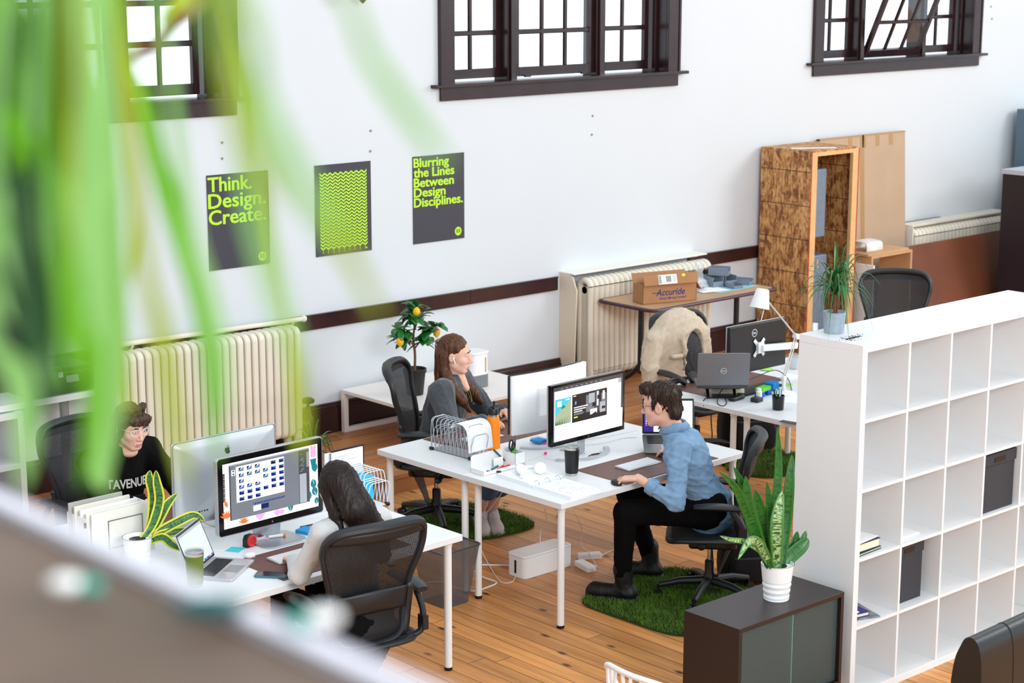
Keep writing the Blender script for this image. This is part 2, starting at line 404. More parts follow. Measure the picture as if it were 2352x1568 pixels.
# ================================================================== DESKS
DR = 0.027
dR = rotm('Z', DR)
def fr(o, x, y, z=0.0): return np.array([o[0], o[1], 0])+dR@np.array([x, y, z])
BO, AO, CO_ = (-0.037, -3.947), (-0.782-1.92*math.cos(DR), -3.997-1.92*math.sin(DR)), (2.285, -3.955)
def desk(o, x, y, w, d, label, group='white desks on round legs'):
    p = fr(o, x, y); t = thing('desk', label, 'desk', p, DR, group)
    m = MB(); m.box(0, w, 0, d, DT-.034, DT); m.build('desktop', white_lam, t, bev=.0025)
    for lx, ly in ((.055, .055), (w-.055, .055), (.055, d-.055), (w-.055, d-.055)):
        m = MB(); m.lathe([(.0, .016), (.0205, .016), (.0205, DT-.06), (.024, DT-.06), (.024, DT-.034), (0, DT-.034)], 20, (lx, ly, 0)); l = m.build('leg', white_pnt, t)
        m = MB(); m.lathe([(0, 0), (.0195, 0), (.0215, .003), (.0215, .018), (0, .018)], 20, (lx, ly, 0)); m.build('foot_cap', black_pl, l)
    return t
DW, DD = 1.563, .779
desk(BO, 0, 0, DW, DD, 'white desk under the man in the blue shirt')
desk(BO, 0, DD+.002, DW, DD, 'white desk with the orange bottle and curved monitor')
desk(AO, 0, 0, 1.92, DD, 'white desk with the open laptop and phone, in front')
desk(AO, 0, DD+.002, 1.92, DD, 'white desk under the silver monitor with an apple mark')
desk(CO_, 0, 0, DW, DD, 'white desk with the black pen cup, beside the tall shelf')
desk(CO_, 0, DD+.002, DW, DD, 'white desk carrying the closed-side-out grey laptop and lamp')

# ------------------------------------------------------------------ cube shelf
SX, SY = 0.350, -5.616
SW = 2*.039+5*.335+4*.016
shelf = thing('cube_shelf', 'tall white cube shelf of open square compartments standing on the floor', 'shelf', (SX, SY, 0))
m = MB(); m.box(0, SW, 0, .39, SW-.039, SW); m.build('top_panel', white_lam, shelf, bev=.0015)
m = MB(); m.box(0, SW, 0, .39, 0, .039); m.build('bottom_panel', white_lam, shelf, bev=.0015)
for a in (0, SW-.039):
    m = MB(); m.box(a, a+.039, 0, .39, .039, SW-.039); m.build('side_panel', white_lam, shelf, bev=.0015)
pit = .351
for i in range(1, 5):
    c = .039+pit*i-.008
    m = MB(); m.box(c-.008, c+.008, .003, .387, .039, SW-.039); m.build('divider', white_lam, shelf)
for r in range(1, 5):
    c = .039+pit*r-.008; m = MB()
    m.box(.039, SW-.039, .004, .386, c-.008, c+.008); m.build('shelf_board', white_lam, shelf)
def cell(col, row):          # row counted from the top; lower left front corner inside the cell
    return SX+.039+pit*col, SY, .039+pit*(4-row)
grey_box = mat('charcoal_cardboard', (52, 52, 58), 0.75, var=.06, scale=80)
def storage_box(col, row, label, rz=0.0, dy=.03):
    x, y, z = cell(col, row)
    t = thing('storage_box', label, 'box', (x+.168, y+dy+.15, z), rz, 'charcoal storage boxes in the cube shelf')
    m = MB(); m.box(-.15, .15, -.15, .15, 0, .29); m.build('box_body', grey_box, t, bev=.003)
    m = MB(); m.box(-.157, .157, -.157, .157, .255, .318); m.build('lid', grey_box, t, bev=.004)
    m = MB(); m.box(-.05, .05, -.1595, -.1565, .27, .295); m.build('label_holder', black_gl, t)
    return t
storage_box(3, 2, 'charcoal lidded box filling a cube in the middle row')
t = storage_box(1, 3, 'charcoal lidded box with its handle slot, in the second row from the bottom', 0.0, .05)
t.scale = (.82, .9, .98); t.location.x -= .025
def slab(name, lab, cat, c, sx, sy, h, m, rz=0.0, grp=None, bev=.0015):
    b = MB(m); b.box(-sx/2, sx/2, -sy/2, sy/2, 0, h); o = b.build(name, bev=bev, seg=1); place(o, c, rz); tag(o, lab, cat, grp); return o
def book(lab, c, sx, sy, h, cover, rz=0.0, grp=None):
    t = thing('book', lab, 'book', c, rz, grp)
    m = MB(cover); m.box(-sx/2, sx/2, -sy/2, sy/2, 0, .003); m.box(-sx/2, sx/2, -sy/2, sy/2, h-.003, h); m.box(-sx/2, -sx/2+.004, -sy/2, sy/2, 0, h); m.build('cover', parent=t)
    m = MB(mat('page_block', (232, 222, 198), .85)); m.box(-sx/2+.004, sx/2-.004, -sy/2+.005, sy/2-.005, .003, h-.003); m.build('pages', parent=t); return t
x, y, z = cell(0, 2)
book('dark teal book at the bottom of the pile in the shelf', (x+.115, y+.16, z+.001), .20, .26, .014, mat('teal_cover', (20, 60, 62), .5), .06)
book('thick black-covered book under the papers in the shelf', (x+.11, y+.165, z+.0155), .20, .26, .045, mat('black_cover', (22, 22, 24), .4), .0)
slab('paper_stack', 'loose white printed papers on the black book in the shelf', 'papers', (x+.106, y+.165, z+.061), .19, .25, .006, white_paper, .1)
x, y, z = cell(0, 3)
slab('magazine', 'grey photo magazine lying at the bottom of a shelf cube', 'magazine', (x+.155, y+.17, z+.001), .21, .26, .006, mat('magazine_grey', (120, 124, 130), .4, var=.5, scale=14), -.35)
book('purple notebook on the grey magazine in the shelf', (x+.115, y+.18, z+.0075), .16, .23, .022, mat('purple_cover', (48, 34, 120), .45), -.2)
slab('notecard', 'small white card edged in orange on the purple notebook', 'card', (x+.07, y+.13, z+.03), .08, .12, .006, white_paper, .1)
xx, yy, zz = cell(1, 2)
slab('paper_stack', 'thin white ream of paper lying alone in a shelf cube', 'papers', (xx+.105, yy+.19, zz+.001), .20, .29, .012, white_paper, .0)

# ------------------------------------------------------------------ dark sideboard
wenge = mat('dark_wenge_veneer', (34, 21, 21), .38, var=.22, scale=12)
nt, b, tc = nodes(wenge)
_mp = N(nt, 'ShaderNodeMapping'); _mp.inputs['Scale'].default_value = (3, 60, 60)
for l in list(nt.links):
    if l.to_node.type == 'TEX_NOISE': nt.links.new(tc.outputs['Object'], _mp.inputs[0]); nt.links.new(_mp.outputs[0], l.to_node.inputs['Vector'])
glass_f = mat('frosted_green_glass', (78, 92, 92), .35, alpha=.6)
cab_h = .60
t = thing('sideboard', 'dark brown sideboard with frosted sliding glass doors, beside the cube shelf', 'sideboard', (-.49, -5.612, 0))
X, Y = .775, .345; b0 = .12
m = MB(wenge); m.box(0, X, 0, Y, cab_h-.022, cab_h); m.build('top_panel', parent=t, bev=.001)
for a in (0, X-.022):
    m = MB(wenge); m.box(a, a+.022, 0, Y, b0, cab_h-.022); m.build('side_panel', parent=t, bev=.001)
m = MB(wenge); m.box(.022, X-.022, 0, Y, b0, b0+.022); m.build('bottom_panel', parent=t)
m = MB(wenge); m.box(.022, X-.022, Y-.008, Y, b0+.022, cab_h-.022); m.build('back_panel', parent=t)
m = MB(wenge); m.box(.022, X-.022, .06, Y-.01, .345, .36); m.build('inner_shelf', parent=t)
for a, bb, yy in ((.022, .40, .012), (.38, X-.022, .022)):
    m = MB(glass_f); m.box(a, bb, yy, yy+.005, b0+.023, cab_h-.023); d = m.build('sliding_door', parent=t)
m = MB(mat('glass_edge', (120, 190, 180), .2)); m.box(.399, .4015, .0115, .0175, b0+.023, cab_h-.023); m.build('glass_edge', parent=t)
for lx in (.06, X-.06):
    for ly in (.05, Y-.05):
        m = MB(); m.cyl((lx, ly, 0), (lx, ly, b0), .015); m.build('leg', steel, t)
# ================================================================== THINGS ON THE DESKS
def scr(name, rgb, e=1.0): return mat('screen_'+name, (4, 4, 5), .25, emit=rgb, es=e)
def on(u, v, dz=0.0): p = at(u, v, z=DT+dz); return p
APPLE = [(.02, .62), (-.12, .68), (-.3, .66), (-.43, .52), (-.47, .3), (-.42, .05), (-.3, -.18), (-.17, -.3), (-.05, -.28), (.05, -.26), (.16, -.3), (.28, -.22), (.38, -.05), (.44, .1), (.34, .18), (.28, .32), (.32, .46), (.41, .54), (.3, .65), (.16, .68)]
LEAF = [(.03, .74), (.05, .86), (.14, .96), (.23, .99), (.22, .88), (.14, .78)]
def fruit_mark(mb, o, s, ax, ay):
    o, ax, ay = (np.asarray(q, float) for q in (o, ax, ay)); az = np.cross(ax, ay)
    for P in (APPLE, LEAF): mb.prism([(p[0]*s, p[1]*s) for p in P], -.0004, .0006, o, ax, ay)
def ring_mark(mb, o, r, ax, ay, word, m1):
    o, ax, ay = (np.asarray(q, float) for q in (o, ax, ay)); az = np.cross(ax, ay); n = 32
    V = []; F = []
    for k in range(n):
        a = 2*PI*k/n; d = math.cos(a)*ax+math.sin(a)*ay; V += [o+d*r+az*.0006, o+d*r*.84+az*.0006]
    for k in range(n): l = (k+1) % n; F.append((2*k, 2*l, 2*l+1, 2*k+1))
    mb.use(m1); mb.add(V, F)
    put_text(mb, word, r*.8, o-ax*r*.68-ay*r*.22+az*.0006, ax, ay, off=r*.03, width=r*1.36, height=r*.46)
class Scr:
    """flat picture of a lit display: rectangles in 0..1 screen units, on local plane y = y0 facing -y"""
    def __init__(s, x0, z0, w, h, y0): s.x0, s.z0, s.w, s.h, s.y = x0, z0, w, h, y0; s.m = MB(); s.k = 0
    def rect(s, a, b, c, d, m):
        s.k += 1; y = s.y-.00003*s.k; s.m.use(m)
        s.m.add([(s.x0+u*s.w, y, s.z0+v*s.h) for u, v in ((a, b), (c, b), (c, d), (a, d))], [(0, 1, 2, 3)])
    def poly(s, P, m):
        s.k += 1; y = s.y-.00003*s.k; s.m.use(m); s.m.add([(s.x0+u*s.w, y, s.z0+v*s.h) for u, v in P], [tuple(range(len(P)))])
    def text(s, t, a, b, wid, size, m):
        s.k += 1; s.m.use(m); put_text(s.m, t, size*s.h, (s.x0+a*s.w, s.y-.00003*s.k, s.z0+b*s.h), (1, 0, 0), (0, 0, 1), width=wid*s.w)
    def leaf(s, cx, cy, L, a, m, wf=.3):
        c, q = math.cos(a), math.sin(a); asp = s.h/s.w
        P = [(t*L, wf*L*math.sin(PI*t)**.8) for t in np.linspace(0, 1, 8)]+[(t*L, -wf*L*math.sin(PI*t)**.8) for t in np.linspace(1, 0, 8)[1:-1]]
        s.poly([(cx+(p[0]*c-p[1]*q)*asp, cy+(p[0]*q+p[1]*c)) for p in P], m)
w_ = scr('white', (250, 252, 255), 1.0); g1 = scr('grey_dark', (62, 64, 70)); g2 = scr('grey_mid', (104, 108, 116)); g3 = scr('grey_light', (150, 156, 164))
nv = scr('navy', (16, 24, 92)); bl = scr('azure', (60, 150, 235)); tl = scr('teal', (16, 110, 122)); og = scr('orange', (250, 104, 40)); pk = scr('pink', (250, 150, 205)); bk = scr('black', (22, 22, 26)); lm = scr('lime', (190, 240, 30)); sk = scr('sky', (70, 175, 190)); gn = scr('forest', (40, 84, 62)); tn = scr('hill', (150, 160, 130)); pu = scr('purple', (40, 20, 110)); lg = scr('pale', (226, 230, 236))

# --- the man's monitor ------------------------------------------------
def arc_base(parent, c, R, a0, a1, w=.032, h=.011, m=silver_pl):
    G = []; n = 36
    for k in range(n+1):
        a = math.radians(a0+(a1-a0)*k/n); d = np.array([math.cos(a), math.sin(a), 0]); q = np.asarray(c, float)
        G.append([q+d*(R-w), q+d*R, q+d*R+(0, 0, h), q+d*(R-w)+(0, 0, h)])
    b = MB(m); b.sheet(np.array(G), closed=True); V0 = [tuple(p) for p in G[0]]; V1 = [tuple(p) for p in G[-1]]
    b.add(V0, [(0, 1, 2, 3)]); b.add(V1, [(3, 2, 1, 0)]); return b.build('stand_base', parent=parent)
t = thing('monitor', 'black-framed monitor showing a website with a mountain photo, before the man', 'monitor', (.755, -3.335, DT), DR)
m = MB(); m.box(-.31, .31, -.006, .03, .11, .472); m.build('housing', silver_pl, t, bev=.004)
m = MB(); m.box(-.3105, .3105, -.010, .016, .1095, .4725); m.build('bezel', black_gl, t, bev=.001)
s = Scr(-.292, .136, .584, .322, -.0103)
s.rect(0, 0, 1, 1, w_); s.rect(0, .93, 1, 1, g1); s.rect(0, 0.0, .012, .93, g2); s.rect(.975, .35, 1, .93, g1); s.rect(.93, .84, .975, .93, g3)
for k in range(9): s.rect(.10+k*.07, .955, .13+k*.07, .965, g3)
s.text('QualiNote', .25, .83, .17, .075, lg)
s.rect(.02, .30, .245, .78, sk); s.poly([(.02, .45), (.10, .58), (.16, .62), (.245, .74), (.245, .30), (.02, .30)], tn); s.poly([(.10, .58), (.135, .66), (.17, .61)], tl)
for k in range(9): s.poly([(.02+k*.025, .30), (.045+k*.0222, .30), (.032+k*.025, .39+.012*k)], gn)
s.rect(.05, .64, .11, .74, w_); s.rect(.17, .735, .225, .755, w_)
s.rect(.26, .28, .765, .80, bk)
for a, b, c, d, q in ((.46, .42, .58, .74, g2), (.50, .58, .60, .76, g3), (.585, .40, .66, .78, g1), (.615, .50, .64, .77, lg), (.66, .36, .745, .56, g3), (.68, .55, .75, .72, g2), (.52, .36, .62, .46, lg), (.69, .42, .74, .47, bk), (.62, .62, .68, .70, bk), (.55, .50, .60, .58, bk), (.70, .60, .73, .76, lg)): s.rect(a, b, c, d, q)
s.poly([(.44, .28), (.60, .40), (.66, .28)], bk)
s.poly([(.31+.02*math.cos(a)*.55+0, .64+.036*math.sin(a)) for a in np.linspace(0, 2*PI, 16)[:-1]], bl)
for a, b, wd in ((.285, .545, .20), (.285, .505, .17), (.285, .465, .12)): s.rect(a, b, a+wd, b+.018, w_)
for a, b, wd in ((.285, .435, .15), (.285, .415, .13)): s.rect(a, b, a+wd, b+.008, g3)
s.rect(.285, .36, .34, .385, lm); s.rect(.275, .765, .315, .78, w_)
for a, b, c in ((.39, .185, .66), (.43, .16, .62)): s.rect(a, b, c, b+.008, lg)
for a, b, c in ((.03, .16, .12), (.03, .13, .10)): s.rect(a, b, c, b+.01, g3)
s.m.build('screen', parent=t, smooth=False)
m = MB(mat('logo_grey', (150, 150, 155), .4)); put_text(m, 'LG', .011, (-.004, -.0103, .1175), (1, 0, 0), (0, 0, 1)); m.build('logo', parent=t, smooth=False)
m = MB(); m.bar((0, .05, .012), (0, .05, .30), .05, .018, up=(0, 1, 0)); m.box(-.05, .05, .028, .06, .26, .36); m.build('stand_post', silver_pl, t, bev=.003)
arc_base(t, (0, .17, 0), .26, -150, -30)
m = MB(silver_pl); m.box(-.03, .03, .04, .20, 0, .008); m.build('stand_foot', parent=t, bev=.002)
# --- the woman's curved white monitor, seen from behind -----------------
t = thing('monitor', 'white-backed curved monitor facing the woman in the grey cardigan', 'monitor', (.805, -2.945, DT), DR+PI)
n = 12; G0 = []; G1 = []
def curv(x, z, d): return (x, -.03*(1-(x/.31)**2)*-1+d-.03, z)
for k in range(n+1):
    x = -.31+.62*k/n; G0.append([curv(x, .095, 0), curv(x, .455, 0)]); G1.append([curv(x, .095, .02), curv(x, .455, .02)])
m = MB(); m.sheet(G1); b_ = m.build('housing', white_pl, t, solid=.024); b_.modifiers['solid'].offset = 1
m = MB(); m.box(-.13, .13, .012, .05, .18, .37); m.build('rear_cover', white_pl, t, bev=.012, seg=3)
m = MB(); m.sheet(G0); m.build('bezel', black_gl, t, solid=.006)
s = Scr(-.295, .11, .59, .33, 0); m = MB(w_)
m.sheet([[(x, y-.004, z) for (x, y, z) in (curv(a, .11, 0), curv(a, .445, 0))] for a in np.linspace(-.298, .298, 13)]); m.build('screen', parent=t)
m = MB(silver_pl); m.bar((0, .045, .01), (0, .045, .25), .055, .02, up=(0, 1, 0)); m.build('stand_post', parent=t, bev=.003)
arc_base(t, (0, -.11, 0), .27, 25, 155)
m = MB(silver_pl); m.box(-.03, .03, -.12, .13, 0, .008); m.build('stand_foot', parent=t)
m = MB(mat('faint_slot', (205, 196, 190), .6)); m.box(-.11, .03, .0495, .0505, .335, .338); m.build('cable_slot', parent=t)
o = slab('sticky_note', 'pink sticky note stuck to the white monitor base', 'note', on(1108, 1023, .0)+(0, 0, .03), .075, .003, .055, pink_pa, .15); o.rotation_euler = (math.radians(-20), 0, DR)

# --- laptops ------------------------------------------------------------
keys_m = mat('laptop_keys', (20, 20, 24), .5)
def laptop(name_label, loc, rz, w, d, open_deg, body, lidmat, mark=None, screen=None, h=.014):
    t = thing('laptop', name_label, 'laptop', loc, rz)
    m = MB(); m.prism(rrect(w, d, .012), 0, h); m.build('base', body, t, bev=.002)
    m = MB(mat('key_bed', (10, 10, 12), .6)); m.box(-w*.42, w*.42, -.005, d*.40, h, h+.0004)
    m.use(keys_m); kw = w*.84/14
    for r in range(5):
        for c in range(14):
            x = -w*.42+c*kw; y = d*.40-(r+1)*(d*.4)/5; m.box(x+.0012, x+kw-.0012, y+.0012, y+d*.08-.0012, h+.0004, h+.0014)
    m.build('keyboard', parent=t, smooth=False)
    m = MB(mat('trackpad', (150, 152, 156), .35, .4) if body is not black_pl else keys_m); m.box(-w*.17, w*.17, -d*.44, -d*.08, h, h+.0005); m.build('trackpad', parent=t)
    a = math.radians(open_deg-90); R = rotm('X', -a)      # lid leans back by a
    hinge = np.array([0, d/2-.006, h])
    m = MB().set(R, hinge); lh = d*.97
    m.prism([(p[0], p[1]+lh/2+.004) for p in rrect(w, lh, .010)], -.0, .007, o=(0, .004, 0), ax=(1, 0, 0), ay=(0, 0, 1)); lid = m.build('lid', lidmat, t, bev=.0015)
    m = MB().set(R, hinge); m.box(-w/2+.003, w/2-.003, -.0042, -.0032, .008, lh+.001); m.build('bezel', black_gl, lid)
    if screen:
        s = Scr(-w/2+.010, .018, w-.02, lh-.028, -.0044); screen(s); q = s.m; q2 = MB(); q2.set(R, hinge); q2.ms = q.ms; q2.add(q.v, q.f); q2.mi = q.mi; q2.build('screen', parent=lid, smooth=False)
    if mark:
        q = MB().set(R, hinge); mark(q, lh); q.build('logo', parent=lid, smooth=False)
    return t
spacegrey = mat('space_grey_metal', (120, 116, 114), .35, .6); silver_m = mat('laptop_silver', (200, 202, 205), .3, .6)
def page_scr(s):
    s.rect(0, 0, 1, 1, w_); s.rect(0, 0, .20, .94, pu); s.rect(0, .94, 1, 1, lg)
    for k in range(12): s.rect(.035, .86-k*.06, .06, .885-k*.06, pk if k in (0, 11) else w_); s.rect(.08, .867-k*.06, .16, .877-k*.06, g3)
lq = at(1480, 1044, z=DT+.012); _rz = -.735; _tilt = math.radians(15)
_lx, _ly = np.array([math.cos(_rz), math.sin(_rz), 0]), np.array([-math.sin(_rz), math.cos(_rz), 0])
lap = laptop('grey laptop with a white page open beside the man in blue', lq+_lx*.156+_ly*.11*math.cos(_tilt)+np.array([0, 0, .11*math.sin(_tilt)]), _rz, .312, .221, 118, spacegrey, spacegrey, screen=page_scr)
lap.rotation_euler = (_tilt, 0, _rz)
t = thing('laptop_stand', 'small folding rest lifting the back of the grey laptop', 'stand', lq+_lx*.156+_ly*.12-np.array([0, 0, .012]), _rz)
m = MB(silver_pl); m.cbox((0, .02, .022), (.20, .11, .004), rotm('X', _tilt)); m.box(-.10, .10, .06, .066, 0, .03); m.box(-.10, .10, -.04, -.03, 0, .005); m.build('stand_plate', parent=t)
def mail_scr(s):
    s.rect(0, 0, 1, 1, scr('dim_page', (206, 216, 226), .8)); s.rect(0, .93, 1, 1, g3); s.rect(0, 0, 1, .05, scr('dock', (90, 110, 160), .8))
    for k in range(14): s.rect(.06+k*.062, .012, .10+k*.062, .045, (bl, nv, og, w_, gn)[k % 5])
    for k in range(4): s.rect(.30, .2+.15*k, .62, .21+.15*k, lg)
laptop('silver laptop open at an angle beside the green tumbler', (-2.010, -3.655, DT), .62, .304, .212, 112, silver_m, silver_m, screen=mail_scr)
dellgrey = mat('laptop_lid_grey', (128, 129, 134), .4, .35)
def dell(q, lh):
    ring_mark(q, (0, .0085+.0035, lh*.48), .021, (-1, 0, 0), (0, 0, 1), 'DELL', emblem_w)
lap = laptop('grey laptop seen from its lid with a round white badge, on a stand', (2.47, -2.865, DT+.085), PI-.735, .345, .235, 100, mat('laptop_dark_base', (60, 60, 63), .45), dellgrey, mark=dell, h=.02)
t = thing('laptop_stand', 'dark folding stand under the grey laptop', 'stand', (2.47, -2.865, DT), PI-.735)
m = MB(black_pl); m.box(-.10, .10, -.10, .05, 0, .008); m.build('base_plate', parent=t, bev=.003)
m = MB(black_pl); m.bar((-.09, .06, .012), (-.09, -.05, .08), .02, .008); m.build('strut', parent=t); m = MB(black_pl); m.bar((.09, .06, .012), (.09, -.05, .08), .02, .008); m.build('strut', parent=t)
m = MB(black_pl); m.box(-.12, .12, -.10, .10, .0765, .0835); m.build('support_plate', parent=t, bev=.002)

# --- aluminium all-in-one and display ------------------------------------
t = thing('computer', 'silver all-in-one computer seen from behind with a dark apple mark', 'computer', (-1.56, -3.005, DT), DR+PI)
m = MB(); m.prism([(p[0], p[1]+.255) for p in rrect(.652, .39+.06, .02)], -.004, .008, ax=(1, 0, 0), ay=(0, 0, 1), o=(0, .004, 0)); hs = m.build('housing', alu, t, bev=.003)
G = []
for r_, d_ in ((1.0, .0), (.96, .012), (.8, .024), (.5, .034), (.15, .038)):
    G.append([(p[0]*r_, .004+d_-.004, .255+p[1]*r_) for p in rrect(.648, .446, .02)])
m = MB(); m.sheet(G, closed=True); m.poly(G[-1]); m.build('back_shell', mat('satin_aluminium', (206, 209, 212), .36, .55), t, ang=60)
m = MB(black_gl); m.box(-.32, .32, -.0098, -.0085, .036, .474); m.build('bezel', parent=t)
m = MB(w_); m.box(-.30, .30, -.0105, -.0098, .10, .455); m.build('screen', parent=t)
m = MB(mat('dark_mark', (46, 48, 40), .3)); fruit_mark(m, (0, .0325, .385), .034, (-1, 0, 0), np.array([0, -.07, 1])); m.build('logo', parent=t, smooth=False)
m = MB(black_pl); 
for k in range(6): m.box(.13+k*.016, .139+k*.016, .0255, .028, .095, .103)
m.build('ports', parent=t)
m = MB(alu); m.bar((0, .045, .0), (0, .03, .24), .16, .006, up=(0, 1, 0)); m.box(-.10, .10, -.12, .05, 0, .005); m.build('stand', parent=t, bev=.002)
t = thing('monitor', 'wide black-bordered display with a leafy wallpaper and grid of pictures', 'monitor', (-1.545, -3.405, DT), DR)
m = MB(); m.prism([(p[0], p[1]+.275) for p in rrect(.655, .405, .018)], -.03, .0, ax=(1, 0, 0), ay=(0, 0, 1)); m.build('housing', alu, t, bev=.002)
m = MB(black_gl); m.prism([(p[0], p[1]+.275) for p in rrect(.645, .395, .014)], .0, .001, ax=(1, 0, 0), ay=(0, 0, 1)); m.build('bezel', parent=t)
s = Scr(-.294, .112, .588, .332, -.0012)
s.rect(0, 0, 1, 1, w_)
s.rect(0, .87, .05, .97, lg); s.rect(.0, .42, .02, .86, g1); s.rect(.02, .40, .06, .97, lg)
for k in range(11): s.rect(.006, .45+.036*k, .014, .458+.036*k, (og, lg)[k % 2])
# foliage wallpaper
for cx, cy, L, a in ((.03, .16, .17, 1.6), (.2, .02, .15, 1.5), (.01, .37, .1, .5)):
    for q in (-1.1, -.7, -.35, 0, .35, .7, 1.1): s.leaf(cx, cy, L*.8, a+q, og, .10)
for cx, cy, L in ((.37, -.0, .16), (.55, -.0, .12), (.60, .0, .1)):
    for q in (-.7, -.45, -.2, 0, .2, .45, .7): s.leaf(cx, cy+.01, L, PI/2+q, pk, .09)
for cx, cy, L, a in ((.70, .03, .14, 1.7), (.88, .13, .15, 1.2), (.975, .18, .16, 1.9), (.94, .46, .16, -1.4), (.96, .72, .16, -1.5), (.975, .04, .12, 1.5)): s.leaf(cx, cy, L, a, tl, .36); s.leaf(cx, cy, L*.6, a+.1, w_, .03)
s.poly([(.915, .78), (.985, .78), (.97, .62), (.935, .62)], tl)
for k in range(5):
    for q in (-1, 1): s.leaf(.95, .80+.035*k, .075, PI/2+q*.8, pk, .3)
s.rect(.06, .11, .905, .975, g2); s.rect(.06, .955, .905, .975, g3); s.rect(.06, .11, .075, .955, g1)
s.rect(.79, .11, .905, .955, g1); s.rect(.797, .12, .872, .58, g3); s.rect(.885, .3, .905, .955, g1)
for k in range(16): s.rect(.80+.012*(k % 5), .62+.018*k, .83+.01*(k % 3), .625+.018*k, g3)
for k in range(12): s.rect(.875, .68+.02*k, .90, .686+.02*k, lg)
for k in range(2): s.rect(.085, .80+k*.045, .122, .84+k*.045, lg); s.rect(.095, .812+k*.045, .115, .832+k*.045, nv)
gx0, gz1, cw, chh = .135, .925, .083, .092
s.rect(gx0-.004, gz1-6*chh-.004, gx0+6*cw, gz1, w_)
blank = {(3, 0), (1, 2), (3, 3), (3, 5), (4, 5), (5, 5), (2, 2)}
for c in range(6):
    for r in range(6):
        x = gx0+c*cw; z = gz1-(r+1)*chh
        if c: s.rect(x-.0015, z, x, z+chh, g2)
        if r: s.rect(x, z+chh-.0015, x+cw, z+chh, g2)
        if (c, r) in blank: s.rect(x+.01, z+.045, x+cw-.02, z+.05, lg); continue
        s.rect(x+.024, z+.014, x+cw-.008, z+.07, nv if (c*7+r) % 4 or r > 3 else bk)
        if r > 3 or c > 3: s.poly([(x+.03, z+.06), (x+.062, z+.055), (x+cw-.012, z+.03), (x+cw-.012, z+.05), (x+.06, z+.066)], bl)
        else: s.poly([(x+.03, z+.022), (x+cw-.012, z+.062), (x+cw-.03, z+.066)], w_); s.poly([(x+.045, z+.02), (x+cw-.012, z+.022), (x+cw-.012, z+.05)], bl)
for k in range(11): s.rect(.30+k*.03, .285, .325+k*.03, .31, nv); s.rect(.305+k*.03, .295, .315+k*.03, .305, bl)
s.rect(.295, .18, .375, .265, w_); s.rect(.375, .19, .455, .265, nv)
s.m.build('screen', parent=t, smooth=False)
m = MB(mat('logo_silver', (140, 140, 145), .3, .6)); fruit_mark(m, (0, -.0012, .089), .011, (1, 0, 0), (0, 0, 1)); m.build('logo', parent=t, smooth=False)
m = MB(alu); m.bar((0, .055, .003), (0, .035, .26), .17, .007, up=(0, 1, 0)); m.build('stand_neck', parent=t, bev=.002)
m = MB(alu); m.prism(rrect(.26, .22, .05, cy=-.03), 0, .006); m.build('stand_base', parent=t, bev=.002)

# --- black monitor with a white arm bracket -------------------------------
t = thing('monitor', 'black monitor seen from behind with a white mounting plate and round badge', 'monitor', (2.935, -2.77, DT), DR+PI-.05)
m = MB(black_pl); m.box(-.29, .29, -.012, .022, .10, .435); m.build('housing', parent=t, bev=.008, seg=3)
m = MB(silver_pl); m.box(-.292, .292, -.017, -.010, .098, .437); m.build('front_frame', parent=t, bev=.002)
m = MB(w_); m.box(-.275, .275, -.0178, -.017, .115, .42); m.build('screen', parent=t)
m = MB(); ring_mark(m, (.045, .0226, .37), .027, (-1, 0, 0), (0, 0, 1), 'DELL', emblem_w); m.build('logo', parent=t, smooth=False)
m = MB(black_sat); m.box(-.25, .26, .0222, .0245, .412, .42); m.build('vent', parent=t)
m = MB(white_pnt); m.box(-.03, .03, .023, .05, .225, .30)
for sx in (-1, 1):
    for sz in (-1, 1): m.bar((sx*.02, .028, .262+sz*.025), (sx*.052, .028, .262+sz*.058), .026, .006, up=(0, 1, 0))
m.build('mounting_plate', parent=t, bev=.003)
m = MB(white_pnt); m.bar((0, .05, .262), (-.32, .09, .245), .035, .045); m.build('support_arm', parent=t, bev=.005)
m = MB(black_pl); m.box(.2, .27, -.03, .0, .0, .12); m.build('stand', parent=t, bev=.004)

# --- keyboards, pads -------------------------------------------------------
def keyboard(lab, c, rz, w, d, body, key, cols=15, rows=5):
    t = thing('keyboard', lab, 'keyboard', c, rz)
    m = MB(body); V = [(-w/2, -d/2, 0), (w/2, -d/2, 0), (w/2, d/2, 0), (-w/2, d/2, 0), (-w/2, -d/2, .005), (w/2, -d/2, .005), (w/2, d/2, .011), (-w/2, d/2, .011)]
    m.add(V, [(3, 2, 1, 0), (4, 5, 6, 7), (0, 1, 5, 4), (1, 2, 6, 5), (2, 3, 7, 6), (3, 0, 4, 7)]); m.build('base', parent=t, bev=.0015)
    m = MB(key); kw = (w-.012)/cols; kd = (d-.012)/rows
    for r in range(rows):
        for c_ in range(cols):
            x = -w/2+.006+c_*kw; y = -d/2+.006+r*kd; z = .005+.006*(y+d/2)/d; m.box(x+.001, x+kw-.001, y+.001, y+kd-.001, z, z+.0028)
    m.build('keys', parent=t, bev=.0005, seg=1); return t
key_w = mat('white_keys', (226, 226, 226), .5)
slab('desk_pad', 'brown leather desk pad under the hands of the man', 'desk pad', fr(BO, .93, .215, DT), .80, .40, .003, brown_lth, DR)
slab('desk_pad', 'brown leather desk pad under the keyboard of the long-haired woman in grey', 'desk pad', fr(AO, 1.22, .25, DT), .80, .40, .003, brown_lth, DR)
slab('desk_pad', 'brown leather desk pad under the white curved monitor side', 'desk pad', fr(BO, .75, 1.345, DT), .80, .40, .003, brown_lth, DR)
slab('desk_pad', 'brown leather desk pad behind the silver all-in-one computer', 'desk pad', fr(AO, 1.15, 1.30, DT), .80, .40, .003, brown_lth, DR)
